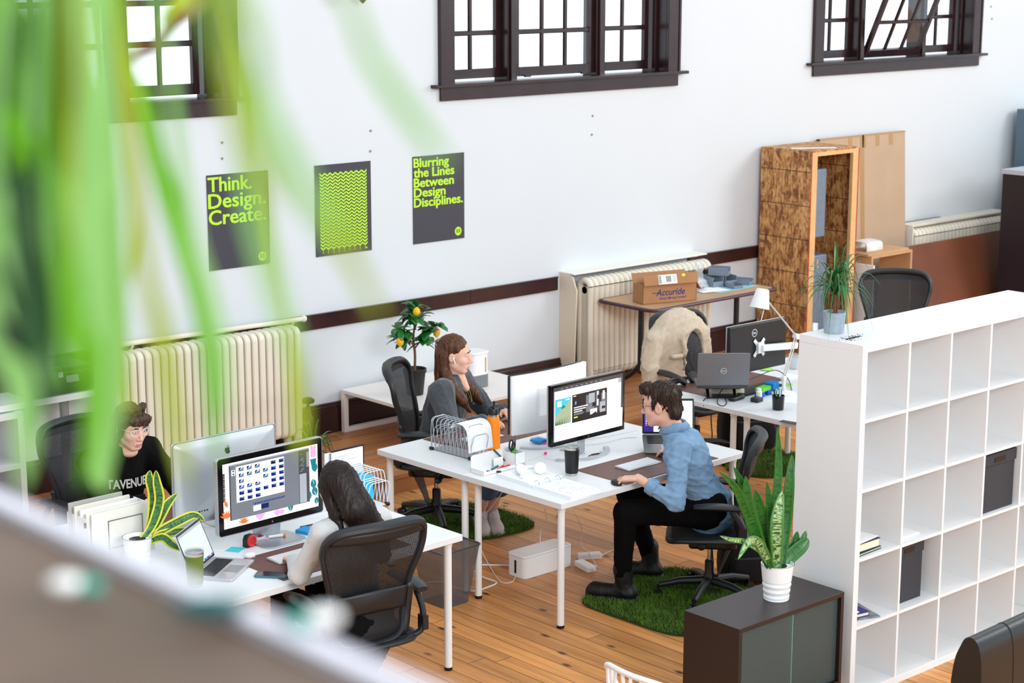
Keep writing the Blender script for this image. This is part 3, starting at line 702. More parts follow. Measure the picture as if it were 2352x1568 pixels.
slab('desk_pad', 'brown leather desk pad under the black keyboard by the lamp', 'desk pad', fr(CO_, .55, 1.30, DT), .80, .40, .003, brown_lth, DR)
keyboard('white flat keyboard on the desk pad before the man', fr(BO, .87, .235, DT+.0032), DR, .28, .115, silver_m, key_w)
keyboard('white flat keyboard under the hand of the woman in grey knit', fr(AO, 1.085, .30, DT+.0032), DR, .28, .115, silver_m, key_w)
keyboard('white flat keyboard of the woman in the cardigan', fr(BO, .62, 1.31, DT+.0032), DR, .28, .115, silver_m, key_w)
keyboard('long black keyboard below the black monitor', fr(CO_, .56, 1.05, DT+.0032), DR+.04, .44, .14, black_pl, black_sat, 20, 6)

# --- drinking vessels --------------------------------------------------------
def tumbler(lab, c, h, rt, rb, body, lid=True):
    t = thing('tumbler', lab, 'tumbler', c)
    m = MB(body); m.lathe([(rb, .014), (rb+.001, .02), (rt-.001, h-.02), (rt, h-.016)], 32); m.build('body', parent=t)
    m = MB(steel); m.lathe([(0, 0), (rb-.003, 0), (rb-.001, .003), (rb-.001, .0145), (0, .0145)], 32); m.build('base_ring', parent=t)
    m = MB(steel); m.lathe([(rt-.001, h-.0165), (rt+.0005, h-.014), (rt+.001, h), (rt-.004, h), (rt-.004, h-.03), (0, h-.03)], 32); m.build('rim', parent=t)
    m = MB(mat('clear_lid', (190, 196, 196), .1, alpha=.45)); m.lathe([(0, h-.006), (rt-.006, h-.006), (rt-.006, h+.002), (rt+.002, h+.002), (rt+.002, h+.007), (rt-.010, h+.007), (rt-.012, h-.002), (0, h-.002)], 32); m.build('lid', parent=t)
    return t
tumbler('black steel tumbler on the desk left of the brown pad', on(1313, 1090), .168, .044, .036, mat('black_coating', (14, 14, 18), .45))
tumbler('olive green steel tumbler at the front desk edge', on(449, 1345), .168, .044, .036, mat('olive_coating', (98, 112, 24), .5))
t = thing('water_bottle', 'orange steel water bottle with a black straw lid', 'bottle', on(1133, 1031))
m = MB(mat('orange_coating', (255, 138, 0), .5)); m.lathe([(0, 0), (.038, 0), (.042, .004), (.042, .10), (.0415, .15), (.038, .19), (.034, .205), (0, .205)], 32); m.build('body', parent=t)
m = MB(steel); m.lathe([(.0325, .205), (.0325, .216), (0, .216)], 32); m.build('neck_ring', parent=t)
m = MB(black_pl); m.lathe([(.033, .216), (.033, .24), (.028, .252), (0, .254)], 32); m.tube(cr([(-.03, 0, .24), (-.034, 0, .255), (-.02, 0, .262), (.0, 0, .26)]), .006); m.build('lid', parent=t)
m = MB(black_pl); m.tube(cr([(.0, 0, .25), (.006, 0, .272), (.008, 0, .295)]), .0075, 10); m.build('straw_spout', parent=t)

# --- wire file sorters ---------------------------------------------------------
wire_m = mat('grey_wire', (176, 182, 188), .35, .5); wire_w = mat('white_wire', (224, 226, 230), .4)
def sorter(lab, c, rz, wm, n=11, L=.335, w=.125, h=.20):
    t = thing('file_sorter', lab, 'file sorter', c, rz)
    # pairs of crossing hoops along y
    m = MB(wm); st = L/(n-1)
    for k in range(n):
        y0 = -L/2+k*st
        hh = h-.0*k
        for lean, ht in ((.022, h), (-.022, h*.74)):
            if (k == n-1 and lean > 0): lean = .0
            P = [(-w/2, y0, .012), (-w/2-.004, y0+lean*.6, ht*.6), (-w/2, y0+lean, ht-.03), (-w/2+.03, y0+lean, ht), (w/2-.03, y0+lean, ht), (w/2, y0+lean, ht-.03), (w/2+.004, y0+lean*.6, ht*.6), (w/2, y0, .012)]
            Q = [P[0], P[1], P[2]]+[(-w/2+.03-.03*math.cos(a), y0+lean, ht-.03+.03*math.sin(a)) for a in np.linspace(.3, PI/2, 4)]+[(w/2-.03+.03*math.sin(a), y0+lean, ht-.03+.03*math.cos(a)) for a in np.linspace(0, 1.27, 4)]+[P[5], P[6], P[7]]
            m.tube(Q, .0026, 6)
    m.build('wire_hoops', parent=t)
    m = MB(wm); m.box(-w/2+.004, w/2-.004, -L/2, L/2, .006, .009); m.build('base_plate', parent=t)
    for sx in (-1, 1):
        for sy in (-1, 1): q = MB(black_pl); q.cbox((sx*w/2, sy*L/2, .010), (.02, .03, .02)); q.build('foot', parent=t, bev=.006)
    return t
p1, p2, p3 = on(998, 1031), on(1069, 1056), on(1109, 1049)
sorter('grey wire file sorter holding one bent white sheet, by the orange bottle', (p1+p2)/2+(p3-p2)/2, DR+.03, wire_m)
q = thing('paper_sheet', 'white sheet of paper draped over the grey wire sorter', 'paper', (p1+p2)/2+(p3-p2)/2, DR+.03)
G = []
prof = [(-.015, .168), (-.03, .188), (-.055, .204), (-.085, .209), (-.118, .205), (-.142, .192), (-.158, .17), (-.166, .13), (-.172, .08), (-.176, .045)]
for py, pz in cr([(0, a, b) for a, b in prof], 4)[:, 1:]: G.append([(-.085, py, pz), (0, py, pz), (.115, py, pz)])
m = MB(white_paper); m.sheet(G); m.build('sheet', parent=q, solid=.0006)
ra = on(905, 1168); rb = on(840, 1146)
sorter('white wire file sorter with blue folders, behind the woman with dark hair', (ra+rb)/2+np.array([-.06, .10, 0]), DR+.0, wire_w, 11, .30, .14, .20)
cc = (ra+rb)/2+np.array([-.06, .10, 0])
for k, (dx, dy, col, lab) in enumerate(((-.01, -.06, (60, 190, 232), 'nearest sky-blue folder standing in the white wire sorter'), (-.015, -.025, (110, 206, 236), 'middle pale-blue folder standing in the white wire sorter'), (-.01, .01, (60, 190, 232), 'farthest sky-blue folder standing in the white wire sorter'))):
    slab('folder', lab, 'folder', cc+np.array([dx, dy, .0095]), .115, .006, .15, mat('blue_folder%d' % (k % 2), col, .5), DR, 'blue folders in the white sorter')
t = thing('clipboard', 'black-backed clipboard with white lined pages, behind the wire sorter', 'clipboard', cc+np.array([-.02, .07, .0095]), DR)
m = MB(black_pl); m.box(-.11, .115, .004, .010, 0, .285); m.build('board', parent=t, bev=.002)
m = MB(white_paper); m.box(-.115, .10, -.004, .0035, .0, .275); m.use(mat('pencil', (170, 174, 184), .8))
for k in range(16): m.box(-.09, -.09+.05+.11*rnd.random(), -.0045, -.004, .05+.013*k, .052+.013*k)
m.build('pages', parent=t, smooth=False)
slab('notebook', 'white notebook with a hard cover standing behind the clipboard', 'notebook', cc+np.array([-.06, .095, .0095]), .20, .012, .27, white_pl, DR)

# --- desk organiser, binder, headphones -----------------------------------------
oc = on(1112, 1093); t = thing('desk_organiser', 'white metal desk organiser tray full of small pens and clips', 'desk organiser', (oc[0]+.155, oc[1]+.055, DT), DR)
m = MB(white_pnt); m.prism(rrect(.33, .11, .012), 0, .003); m.build('tray_floor', parent=t)
m = MB(white_pnt); m.prism([(-.165, 0), (.165, 0), (.165, .09), (.15, .10), (-.15, .10), (-.165, .09)], -.002, .001, o=(0, .052, 0), ax=(1, 0, 0), ay=(0, 0, 1)); m.build('back_panel', parent=t)
m = MB(white_pnt); m.box(-.165, .165, -.055, -.052, .0, .022); m.box(-.165, -.162, -.055, .055, 0, .03); m.build('front_lip', parent=t)
m = MB(white_pnt); m.box(.085, .165, -.055, -.052, 0, .085); m.box(.085, .088, -.055, .055, 0, .085); m.box(.162, .165, -.055, .055, 0, .085); m.build('pen_box', parent=t)
def pen(lab, c, d, L, col, r=.0045, cap=None):
    t = thing('pen', lab, 'pen', c); d = np.asarray(d, float); d = d/np.linalg.norm(d)
    m = MB(mat('pen_%d_%d_%d' % col, col, .4)); m.cyl((0, 0, 0), d*L*.7, r, n=10); m.build('barrel', parent=t)
    m = MB(mat('pen_%d_%d_%d' % (cap or col), cap or col, .4)); m.cyl(d*L*.7, d*L*.97, r*1.1, n=10); m.cyl(d*L*.97, d*L, r*.6, n=8); m.build('cap', parent=t); return t
ob = fr((oc[0]+.155, oc[1]+.055), 0, 0)
def oo(x, y, z): return fr((oc[0]+.155, oc[1]+.055), x, y, DT+z)
t = thing('scissors', 'black-handled scissors standing in the organiser pen box', 'scissors', oo(.105, 0, .004), DR)
m = MB(steel); m.bar((0, 0, 0), (.004, 0, .09), .012, .003); m.build('blade', parent=t)
m = MB(black_pl); m.tube(cr([(.004, 0, .085), (-.014, 0, .105), (-.012, 0, .14), (.004, 0, .15), (.014, 0, .13), (.006, 0, .1)], closed=True), .005); m.tube(cr([(.004, 0, .085), (.022, 0, .10), (.026, 0, .125), (.014, 0, .132), (.006, 0, .11)], closed=True), .005); m.build('handle', parent=t)
pen('bright green pen upright in the organiser', oo(.125, -.01, .004), (.05, .1, 1), .135, (70, 200, 60))
pen('black marker upright beside the green pen', oo(.14, .01, .004), (.12, .1, 1), .165, (28, 28, 30), .006, (90, 92, 96))
pen('blue-grey ballpoint leaning out of the organiser', oo(.11, .03, .004), (-.9, .1, .9), .15, (60, 64, 84))
card = slab('business_card', 'white card propped up inside the desk organiser', 'card', oo(.03, .03, .0035), .075, .003, .055, white_paper, DR)
for k, (x, y, z, col, lab) in enumerate(((-.05, .0, .0, (20, 110, 124), 'teal highlighter lying in the organiser tray'), (-.02, -.02, .0, (230, 90, 30), 'orange pen lying in the organiser tray'), (.03, -.01, .0, (210, 30, 40), 'red pen lying in the organiser tray'), (-.10, -.01, .0, (40, 44, 50), 'dark grey pen lying at the tray end'))):
    pen(lab, oo(x, y, .0085), (math.cos(.4*k), .5*math.sin(1+k), 0), .085, col, .0055)
t = thing('ring_binder', 'open white ring binder with sketched pages near the desk corner', 'binder', (.175, -3.615, DT), DR-.05)
m = MB(white_paper)
for k in range(3): m.box(-.115+.003*k, .115+.002*k, -.315+.004*k, -.012, .002+.004*k, .0055+.004*k)
m.build('front_pages', parent=t, smooth=False)
m = MB(white_paper)
for k in range(3): m.box(-.125+.002*k, .11+.01*k, .02, .30-.003*k, .002+.006*k, .0075+.006*k)
m.build('rear_pages', parent=t, smooth=False)
m = MB(mat('clear_cover', (224, 228, 235), .3)); m.box(-.13, .125, -.325, .31, 0, .0018); m.box(-.12, .12, -.012, .020, 0, .012); m.build('cover', parent=t)
m = MB(steel)
for y in (-.05, .05): pass
for x in (-.08, 0, .08): m.tube([(x, .004+.022*math.cos(a), .012+.022*math.sin(a)) for a in np.linspace(0, PI, 10)], .0018, 6)
m.build('rings', parent=t)
m = MB(mat('pencil', (170, 174, 184), .8))
for k in range(26):
    x = -.09+.17*rnd.random(); y = -.29+.24*rnd.random(); m.box(x, x+.006+.02*rnd.random(), y, y+.0015, .0138, .0142); m.box(x, x+.0015, y, y+.01*rnd.random(), .0138, .0142)
m.build('pencil_sketch', parent=t, smooth=False)
hp = fr((.195, -3.455), 0, 0, DT+.0195)
def headphones(lab, c, rz, m1, m2, s=1.0):
    t = thing('headphones', lab, 'headphones', c, rz)
    for i, (x, a) in enumerate(((-.06, .5), (.055, -.2))):
        R = rotm('Z', a)@rotm('X', math.radians(64 if i else 35)); m = MB(m1).set(R, (x*s, 0, .034*s))
        m.lathe([(0, .012), (.030*s, .012), (.036*s, .006), (.036*s, -.006), (0, -.006)], 24); e = m.build('ear_cup', parent=t)
        q = MB(m2).set(R, (x*s, 0, .034*s)); q.lathe([(0, -.006), (.034*s, -.006), (.034*s, -.016), (.022*s, -.02), (0, -.014)], 24); q.build('ear_pad', parent=e)
    m = MB(m1); m.tube(cr([(-.07*s, .01, .03*s), (-.082*s, .05*s, .016), (-.05*s, .105*s, .009), (.01*s, .12*s, .009), (.06*s, .10*s, .011), (.085*s, .05*s, .02), (.068*s, .01, .035*s)]), .0075*s, 10, fl=1.4); m.build('headband', parent=t); return t
headphones('white over-ear headphones lying on the open binder', hp, DR-.6, white_pl, mat('pale_pad', (214, 220, 224), .7), .95)
t = slab('power_adapter', 'small white two-port charger cube on the binder', 'charger', fr((.10, -3.49), 0, 0, DT+.0195), .03, .03, .028, white_pl, .2, bev=.004)
# --- small things on the man's side ------------------------------------------------
ka, kb = on(1352, 1049), on(1396, 1038)
t = thing('craft_knife', 'black-handled craft tool lying behind the tumbler', 'craft knife', (ka[0], ka[1], DT+.005), math.atan2(kb[1]-ka[1], kb[0]-ka[0]))
L = float(np.linalg.norm((kb-ka)[:2]))
m = MB(black_pl); m.tube(cr([(0, 0, 0), (.03, .004, .002), (L*.55, 0, 0)]), [.003]*8+[.005]*8+[.005], 8); m.build('handle', parent=t)
m = MB(steel); m.cyl((L*.55, 0, 0), (L*.7, 0, .001), .004); m.cyl((L*.68, -.018, .001), (L*.72, .018, .002), .004); m.build('blade', parent=t)
sp = on(1240, 1016)
def pad_of_notes(lab, c, s, h, m, rz): return slab('sticky_pad', lab, 'sticky notes', c, s, s, h, m, rz, bev=.0008)
pad_of_notes('pink pad of sticky notes under the blue pad', sp+(.015, -.015, 0), .074, .008, pink_pa, .3)
pad_of_notes('blue pad of sticky notes on top of the pink pad', sp+(-.01, .0, .0085), .076, .014, mat('azure_paper', (24, 150, 214), .7), .1)
pad_of_notes('blue pad of sticky notes beside the arm of the woman in grey', on(703, 1222), .078, .018, mat('azure_paper', (24, 150, 214), .7), .3)
pad_of_notes('single turquoise sticky note flat on the desk by the red tape measure', on(540, 1262), .076, .001, mat('turquoise_paper', (70, 200, 214), .7), .5)
t = thing('earphones', 'white earphones with a bright pink bud, by the monitor base', 'earphones', on(1253, 1042, .006))
m = MB(mat('magenta_rubber', (255, 40, 140), .5)); m.ell((0, 0, .004), (.011, .009, .009)); m.build('bud', parent=t)
def wire(name, lab, cat, P, r, m, grp=None, n=10):
    b = MB(m); b.tube(cr(P, n), r, 6); o = b.build(name); tag(o, lab, cat, grp); return o
m = MB(cable_w); o0 = on(1253, 1042, .006); m.tube(cr([on(u, v, .002)-o0 for u, v in ((1253, 1043), (1255, 1052), (1285, 1056), (1310, 1046), (1290, 1026), (1275, 1022))], 8), .0012, 5); m.tube(cr([on(u, v, .002)-o0 for u, v in ((1250, 1043), (1215, 1056), (1180, 1062))], 8), .0012, 5); m.build('cord', parent=t)
wire('cable', 'thin white cable running from behind the monitor to the laptop', 'cable', [on(u, v, .003) for u, v in ((1330, 1022), (1380, 1018), (1430, 1006), (1462, 1004))], .0022, cable_w)
wire('cable', 'upper thin white cable behind the man\'s monitor', 'cable', [on(u, v, .003) for u, v in ((1320, 1012), (1380, 1004), (1425, 996), (1466, 987))], .0018, cable_w)
# --- left desk small things -----------------------------------------------------------
t = thing('tape_measure', 'red and black tape measure beside the display foot', 'tape measure', on(573, 1254), DR+.15)
m = MB(black_pl); m.prism([(-.033, 0), (.033, 0), (.033, .045), (.02, .062), (-.02, .062), (-.033, .04)], -.018, .018, ax=(1, 0, 0), ay=(0, 0, 1)); m.build('case', parent=t, bev=.006, seg=3)
m = MB(mat('red_plastic', (214, 24, 36), .4)); m.tube([(.0+.025*math.cos(a), -.019, .032+.025*math.sin(a)) for a in np.linspace(0, 2*PI, 25)[:-1]], .006, 8, closed=True); m.build('red_ring', parent=t)
m = MB(mat('label_red', (190, 20, 30), .5)); m.lathe([(0, 0), (.021, 0), (.021, .003), (0, .003)], 24); o = m.build('label', parent=t); o.rotation_euler = (PI/2, 0, 0); o.location = (0, -.0185, .032)
t = thing('charging_cable', 'coiled white charging cable with a magenta tie', 'cable', on(594, 1238))
m = MB(cable_w)
for k in range(4): m.tube([((.042-.003*k)*math.cos(a), (.03-.002*k)*math.sin(a), .0035+.004*k) for a in np.linspace(0, 2*PI, 33)[:-1]], .002, 6, closed=True)
m.tube(cr([(.04, 0, .004), (.055, -.03, .003), (.05, -.055, .003)]), .002, 6); m.build('coil', parent=t)
m = MB(mat('magenta_tie', (170, 30, 80), .7)); m.cbox((.02, .02, .012), (.035, .022, .02), rotm('Z', .5)); m.build('tie', parent=t, bev=.004)
t = thing('glue_pen', 'white marker with an orange end and pink tape, on the display foot', 'marker', on(617, 1236, .0065), -.32)
m = MB(white_pl); m.cyl((0, 0, .008), (.075, 0, .008), .0075, n=12); m.build('barrel', parent=t)
m = MB(mat('orange_cap', (240, 140, 30), .5)); m.cyl((.075, 0, .008), (.088, 0, .008), .008, n=12); m.build('cap', parent=t)
m = MB(mat('pale_pink_tape', (240, 196, 226), .7)); m.box(-.045, .0, -.008, .008, .0, .004); m.build('tape_flag', parent=t)
t = thing('earbud_case', 'white glossy earbud case by the laptop corner', 'earbud case', on(574, 1280), .1)
m = MB(white_pl); m.prism(rrect(.054, .044, .018), 0, .021); m.build('case', parent=t, bev=.008, seg=4)
pc_ = (at(588, 1322, z=DT)+at(660, 1322, z=DT))/2
t = thing('phone', 'phone face up in a teal case, left of the forearm', 'phone', (pc_[0]-.0, pc_[1]-.0, DT), -.85)
m = MB(mat('teal_case', (58, 118, 130), .5)); m.prism(rrect(.158, .078, .012), 0, .0095); m.build('case', parent=t, bev=.002)
m = MB(black_gl); m.prism(rrect(.148, .069, .009), .0095, .0101); m.build('screen', parent=t)
pen('dark blue pen lying behind the arm of the woman in grey', on(690, 1210, .005), (1, -.1, 0), .12, (44, 52, 84))
# --- white pots with snake plants -------------------------------------------------------
def ribbed_pot(parent, h, rt, rb, ribs, m=white_pl):
    P = [(0, 0), (rb, 0), (rb+.002, .004)]
    for k in range(60):
        u = .05+.95*k/59; r = rb+(rt-rb)*u
        if ribs[0] < u < ribs[1]: r += .0016*math.sin((u-ribs[0])*2*PI*ribs[2])
        P.append((r, h*u))
    P += [(rt+.003, h), (rt-.004, h), (rt-.008, h-.012), (0, h-.012)]
    b = MB(m); b.lathe(P, 40); b.build('pot', parent=parent)
    b = MB(soil); b.lathe([(rt-.008, h-.014), (0, h-.008)], 20); b.build('soil', parent=parent)
leaf_snake = mat('snake_leaf', (40, 110, 36), .4)
def snake_material(name, edge, dark, mid, band):
    m = mat(name, mid, .38, bump=.1, bscale=60); nt, b, tc = nodes(m); L = nt.links.new
    uv = nt.nodes.new('ShaderNodeAttribute'); uv.attribute_name = 'leaf_uv'
    sp = N(nt, 'ShaderNodeSeparateXYZ'); L(uv.outputs['Vector'], sp.inputs[0])
    ns = N(nt, 'ShaderNodeTexNoise'); ns.inputs['Scale'].default_value = 1.0; mp = N(nt, 'ShaderNodeMapping'); mp.inputs['Scale'].default_value = (.9, 34, 1); L(uv.outputs['Vector'], mp.inputs[0]); L(mp.outputs[0], ns.inputs['Vector'])
    ns.inputs['Detail'].default_value = 4; ns.inputs['Distortion'].default_value = 1.2
    r1 = N(nt, 'ShaderNodeValToRGB'); r1.color_ramp.elements[0].position = .5-band; r1.color_ramp.elements[1].position = .5+band
    r1.color_ramp.elements[0].color = srgb(dark); r1.color_ramp.elements[1].color = srgb(mid); L(ns.outputs['Fac'], r1.inputs['Fac'])
    a = N(nt, 'ShaderNodeMath', operation='ABSOLUTE'); L(sp.outputs['X'], a.inputs[0])
    r2 = N(nt, 'ShaderNodeMath', operation='GREATER_THAN'); r2.inputs[1].default_value = .66; L(a.outputs[0], r2.inputs[0])
    mx = N(nt, 'ShaderNodeMix', data_type='RGBA'); L(r2.outputs[0], mx.inputs[0]); L(r1.outputs['Color'], mx.inputs[6]); mx.inputs[7].default_value = srgb(edge); L(mx.outputs[2], b.inputs['Base Color'])
    return m
snake_a = snake_material('snake_leaf_yellow_edge', (216, 214, 60), (28, 74, 34), (72, 130, 52), .12)
snake_b = snake_material('snake_leaf_plain', (36, 104, 30), (16, 62, 22), (46, 118, 34), .2)
snake_c = snake_material('snake_leaf_pale', (70, 130, 56), (30, 84, 36), (170, 196, 130), .06)
def blade(parent, path, w, m, up, cup=.25, tip=1.0, name='leaf', thick=.003, wprof=None):
    """long leaf along a path with width profile, cupped; keeps leaf_uv"""
    P = cr(path, 8); n = len(P); T = np.gradient(P, axis=0); T /= np.linalg.norm(T, axis=1, keepdims=True)
    G = []; U = []; K = 7; up = np.asarray(up, float)
    for i in range(n):
        t = i/(n-1); ww = w*((wprof(t)) if wprof else (min(1, .55+1.3*t) if t < .4 else 1)*(1-max(0, (t-.5)/.5)**2.2)**.9)
        x = np.cross(T[i], up); x /= max(1e-6, np.linalg.norm(x)); z = np.cross(x, T[i])
        G.append([P[i]+x*ww/2*c+z*ww/2*cup*c*c for c in np.linspace(-1, 1, K)]); U += [(c, t, 0) for c in np.linspace(-1, 1, K)]
    b = MB(m); b.sheet(G); o = b.build(name, parent=parent, solid=thick, ang=80)
    at_ = o.data.attributes.new('leaf_uv', 'FLOAT_VECTOR', 'POINT'); at_.data.foreach_set('vector', np.array(U, float).ravel()); return o
pp = on(318, 1297)
t = thing('potted_snake_plant', 'yellow-edged snake plant in a white pot on the left desk', 'potted plant', pp)
ribbed_pot(t, .145, .070, .053, (.15, .55, 5))
# leaves placed by where their tips stand in the room (plane through the pot)
def lp(u, v, dy=0.0): q = at(u, v, y=pp[1]+dy); return q-pp
base = np.array([.0, 0, .125])
for path, w, mm in (
    ([lp(318, 1245), lp(345, 1215, .02), lp(352, 1140, .03), lp(343, 1100, .03), lp(345, 1080, .03)], .052, snake_a),
    ([lp(322, 1245), lp(350, 1205), lp(366, 1150), lp(360, 1105), lp(358, 1080)], .05, snake_a),
    ([lp(330, 1245), lp(358, 1205), lp(383, 1160, -.02), lp(407, 1133, -.03)], .048, snake_a),
    ([lp(330, 1247), lp(365, 1222, -.02), lp(405, 1200, -.05), lp(445, 1183, -.08), lp(470, 1196, -.12)], .05, snake_a),
    ([lp(332, 1247), lp(370, 1228, -.03), lp(410, 1220, -.06), lp(440, 1214, -.08)], .046, snake_a),
    ([lp(335, 1247), lp(372, 1234, -.05), lp(395, 1250, -.10), lp(422, 1264, -.13)], .045, snake_a)):
    blade(t, path, w, mm, (-.5, -.8, .4))
# --- magazine files at the left end --------------------------------------------------------
fb = (at(182, 1285, z=DT)+at(345, 1252, z=DT))/2
t = thing('file_box', 'white document box of standing folders behind the snake plant', 'file box', (-2.27, -3.10, DT), DR)
m = MB(white_pl); m.box(-.19, -.187, -.05, .12, 0, .235); m.box(.187, .19, -.05, .12, 0, .235); m.box(-.187, .187, -.05, .12, 0, .003); m.build('side_panels', parent=t)
m = MB(mat('cream_board', (236, 232, 222), .7)); m.box(-.16, .19, -.056, -.051, 0, .25); m.build('front_board', parent=t)
m = MB(black_sat); m.tube([(-.07+.12*a, -.06, .06+.14*b) for a, b in ((0, 0), (1.6, 0), (1.6, 1), (0, 1))], .0022, 6, closed=True); m.build('wire_frame', parent=t)
m = MB(black_pl); m.box(-.194, -.189, -.055, -.04, .19, .215); m.build('latch', parent=t)
for k in range(4):
    slab('document_folder', ('nearest cream folder in the white document box', 'second pale folder in the white document box', 'third cream folder with a notched top in the document box', 'farthest grey folder standing highest in the document box')[k], 'folder', fr((-2.27, -3.10), -.01-.015*k, -.03+.036*k, DT+.0035), .33-.01*k, .012, .25+.012*k, mat('folder_tone%d' % k, ((232, 228, 216), (240, 238, 232), (226, 222, 210), (176, 172, 168))[k], .7), DR, 'folders in the document box')
t = thing('glass_jar', 'clear glass cup with a dark lid behind the folders', 'jar', at(322, 1140, z=DT+.0)+(.06, .26, 0))
t.location = tuple(fr((-2.27, -3.10), .165, .22, DT)); m = MB(mat('jar_glass', (200, 205, 208), .05, alpha=.35)); m.lathe([(0, 0), (.036, 0), (.038, .1), (0, .1)], 24); m.build('glass', parent=t)
m = MB(black_pl); m.lathe([(.039, .1), (.039, .125), (0, .127)], 24); m.build('lid', parent=t)
t = slab('power_bank', 'white charger plug lying behind the snake plant leaves', 'charger', fr((-1.95, -2.95), 0, 0, DT), .06, .05, .03, white_pl, .4, bev=.008)
slab('wooden_block', 'small tan wooden block beside the all-in-one foot', 'block', on(488, 1182), .05, .02, .02, mat('tan_wood', (190, 140, 100), .6), .2)
wire('cable', 'white charging cable from the laptop to the desk edge', 'cable', [on(u, v, .003) for u, v in ((470, 1318), (440, 1330), (415, 1322), (402, 1312))], .003, cable_w)
wire('cable', 'white cable hanging from the ports of the all-in-one', 'cable', [np.array(fr((-1.56, -3.005), -.165, -.03, DT+.1)), on(442, 1180, .02), on(447, 1225, .003), on(470, 1262, .003), on(520, 1262, .003)], .0022, cable_w)

# --- far desk: lamp, cup, blocks, charger ------------------------------------------------------
lb = on(1800, 905); t = thing('desk_lamp', 'white jointed desk lamp with a cone shade, on the far desk', 'lamp', lb)
def ll(u, v, dy=0.0): return at(u, v, y=lb[1]+dy)-lb
J1, J2, J3 = ll(1800, 868), ll(1829, 772), ll(1758, 685)
m = MB(white_pnt); m.lathe([(0, 0), (.085, 0), (.085, .012), (.03, .022), (.02, .03), (0, .03)], 32); m.build('base', parent=t)
m = MB(white_pnt); m.cyl((0, 0, .03), J1, .012); m.build('post', parent=t)
al_arm = mat('lamp_arm_metal', (200, 198, 190), .3, .5)
m = MB(al_arm); m.cyl(J1+(-.008, 0, 0), J2+(-.012, 0, 0), .0045); m.cyl(J1+(.014, 0, 0), J2+(.012, 0, 0), .0045); m.build('lower_arm', parent=t)
m = MB(al_arm); m.cyl(J2, J3, .0065); m.build('upper_arm', parent=t)
m = MB(white_pnt); m.cyl(J2+(0, -.018, 0), J2+(0, .018, 0), .02); m.cyl(J1+(0, -.015, 0), J1+(0, .015, 0), .017); m.build('joint', parent=t)
m = MB(white_pnt); m.cyl(J3+(0, -.018, 0), J3+(0, .018, 0), .016); hd = J3+np.array([-.02, -.0, .0])
R = rotm('Y', math.radians(14)); m.set(R, J3+np.array([-.045, 0, -.005])); m.lathe([(0, .075), (.038, .075), (.043, .068), (.066, -.055), (.063, -.055), (.040, .064), (0, .066)], 32); m.build('shade', parent=t)
m = MB(cable_w); m.tube(cr([J3+(-.02, -.02, -.02), ll(1748, 735, -.02), ll(1751, 727, -.02), J3+(-.012, -.02, -.02)]), .002, 6); m.build('pull_loop', parent=t)
cpp = on(1787, 940); t = thing('pen_cup', 'black cup crowded with pens on the far desk', 'pen cup', cpp)
m = MB(black_gl); m.lathe([(0, 0), (.034, 0), (.037, .004), (.041, .095), (.038, .095), (.034, .01), (0, .01)], 28); m.build('cup', parent=t)
for k, (dx, dy, col, lab) in enumerate(((-.02, .0, (60, 170, 70), 'green pen in the black cup'), (.0, .015, (190, 214, 236), 'pale blue pen in the black cup'), (.012, -.01, (40, 150, 220), 'sky-blue pen in the black cup'), (.02, .01, (190, 140, 90), 'tan pencil in the black cup'), (-.005, -.015, (230, 230, 232), 'white pen in the black cup'), (-.015, .02, (40, 40, 44), 'dark pen at the rear of the black cup'))):
    pen(lab, cpp+(dx*.6, dy*.6, .011), (dx*5, dy*5, 1), .125, col)
g_ = mat('green_print', (90, 200, 40), .5); b1 = mat('blue_print', (24, 84, 190), .5); b2 = mat('sky_print', (40, 140, 214), .5)
q = on(1752, 908); t = thing('printed_block', 'green and blue printed plastic block with a notch', 'block', q, .2)
m = MB(g_); m.box(-.06, .06, -.03, .03, .035, .06); m.build('top_part', parent=t, bev=.002)
m = MB(b1); m.box(-.06, -.025, -.03, .03, 0, .035); m.box(.02, .06, -.03, .03, 0, .035); m.build('leg_part', parent=t, bev=.002)
q2 = on(1776, 902); t = thing('printed_block', 'sky-blue ridged printed block beside the green one', 'block', q2+(.02, .03, 0), .25)
m = MB(b2); m.box(-.04, .04, -.03, .03, 0, .065)
for k in range(5): m.box(-.04+.018*k, -.032+.018*k, -.034, .034, 0, .07)
m.build('block_body', parent=t, bev=.002)
t = thing('printed_spool', 'short white printed cylinder before the green block', 'spool', on(1743, 917)); m = MB(white_pl); m.lathe([(0, 0), (.02, 0), (.02, .055), (.016, .06), (.016, .075), (0, .075)], 20); m.build('spool_body', parent=t)
slab('adapter_box', 'small black square box before the printed blocks', 'box', on(1738, 922), .07, .06, .028, black_sat, .15, bev=.004)
t = thing('charger_brick', 'black laptop charger brick on the far desk edge', 'charger', on(1692, 918), .1)
m = MB(black_pl); m.prism(rrect(.14, .055, .02), 0, .03); m.build('brick', parent=t, bev=.012, seg=3)
wire('cable', 'black looping charger cable hanging over the far desk edge', 'cable', [on(u, v, z) for u, v, z in ((1666, 885, .07), (1652, 905, .02), (1648, 925, .004), (1660, 932, .004), (1669, 925, .004), (1664, 911, .006), (1672, 915, .012))], .0028, cable_b)
wire('cable', 'black cable crossing the front of the grey laptop', 'cable', [on(u, v, z) for u, v, z in ((1660, 880, .085), (1690, 880, .09), (1730, 868, .10), (1780, 850, .08), (1810, 870, .02), (1820, 905, .004))], .003, cable_b)
wire('cable', 'black cable slipping off the far desk edge near the man', 'cable', [at(1630, 910, z=DT+.004), at(1617, 918, z=DT+.004), at(1616, 932, z=DT-.02)], .003, cable_b)
t = thing('card_sheet', 'cream card leaning below the grey laptop', 'card', on(1672, 905), -.735)
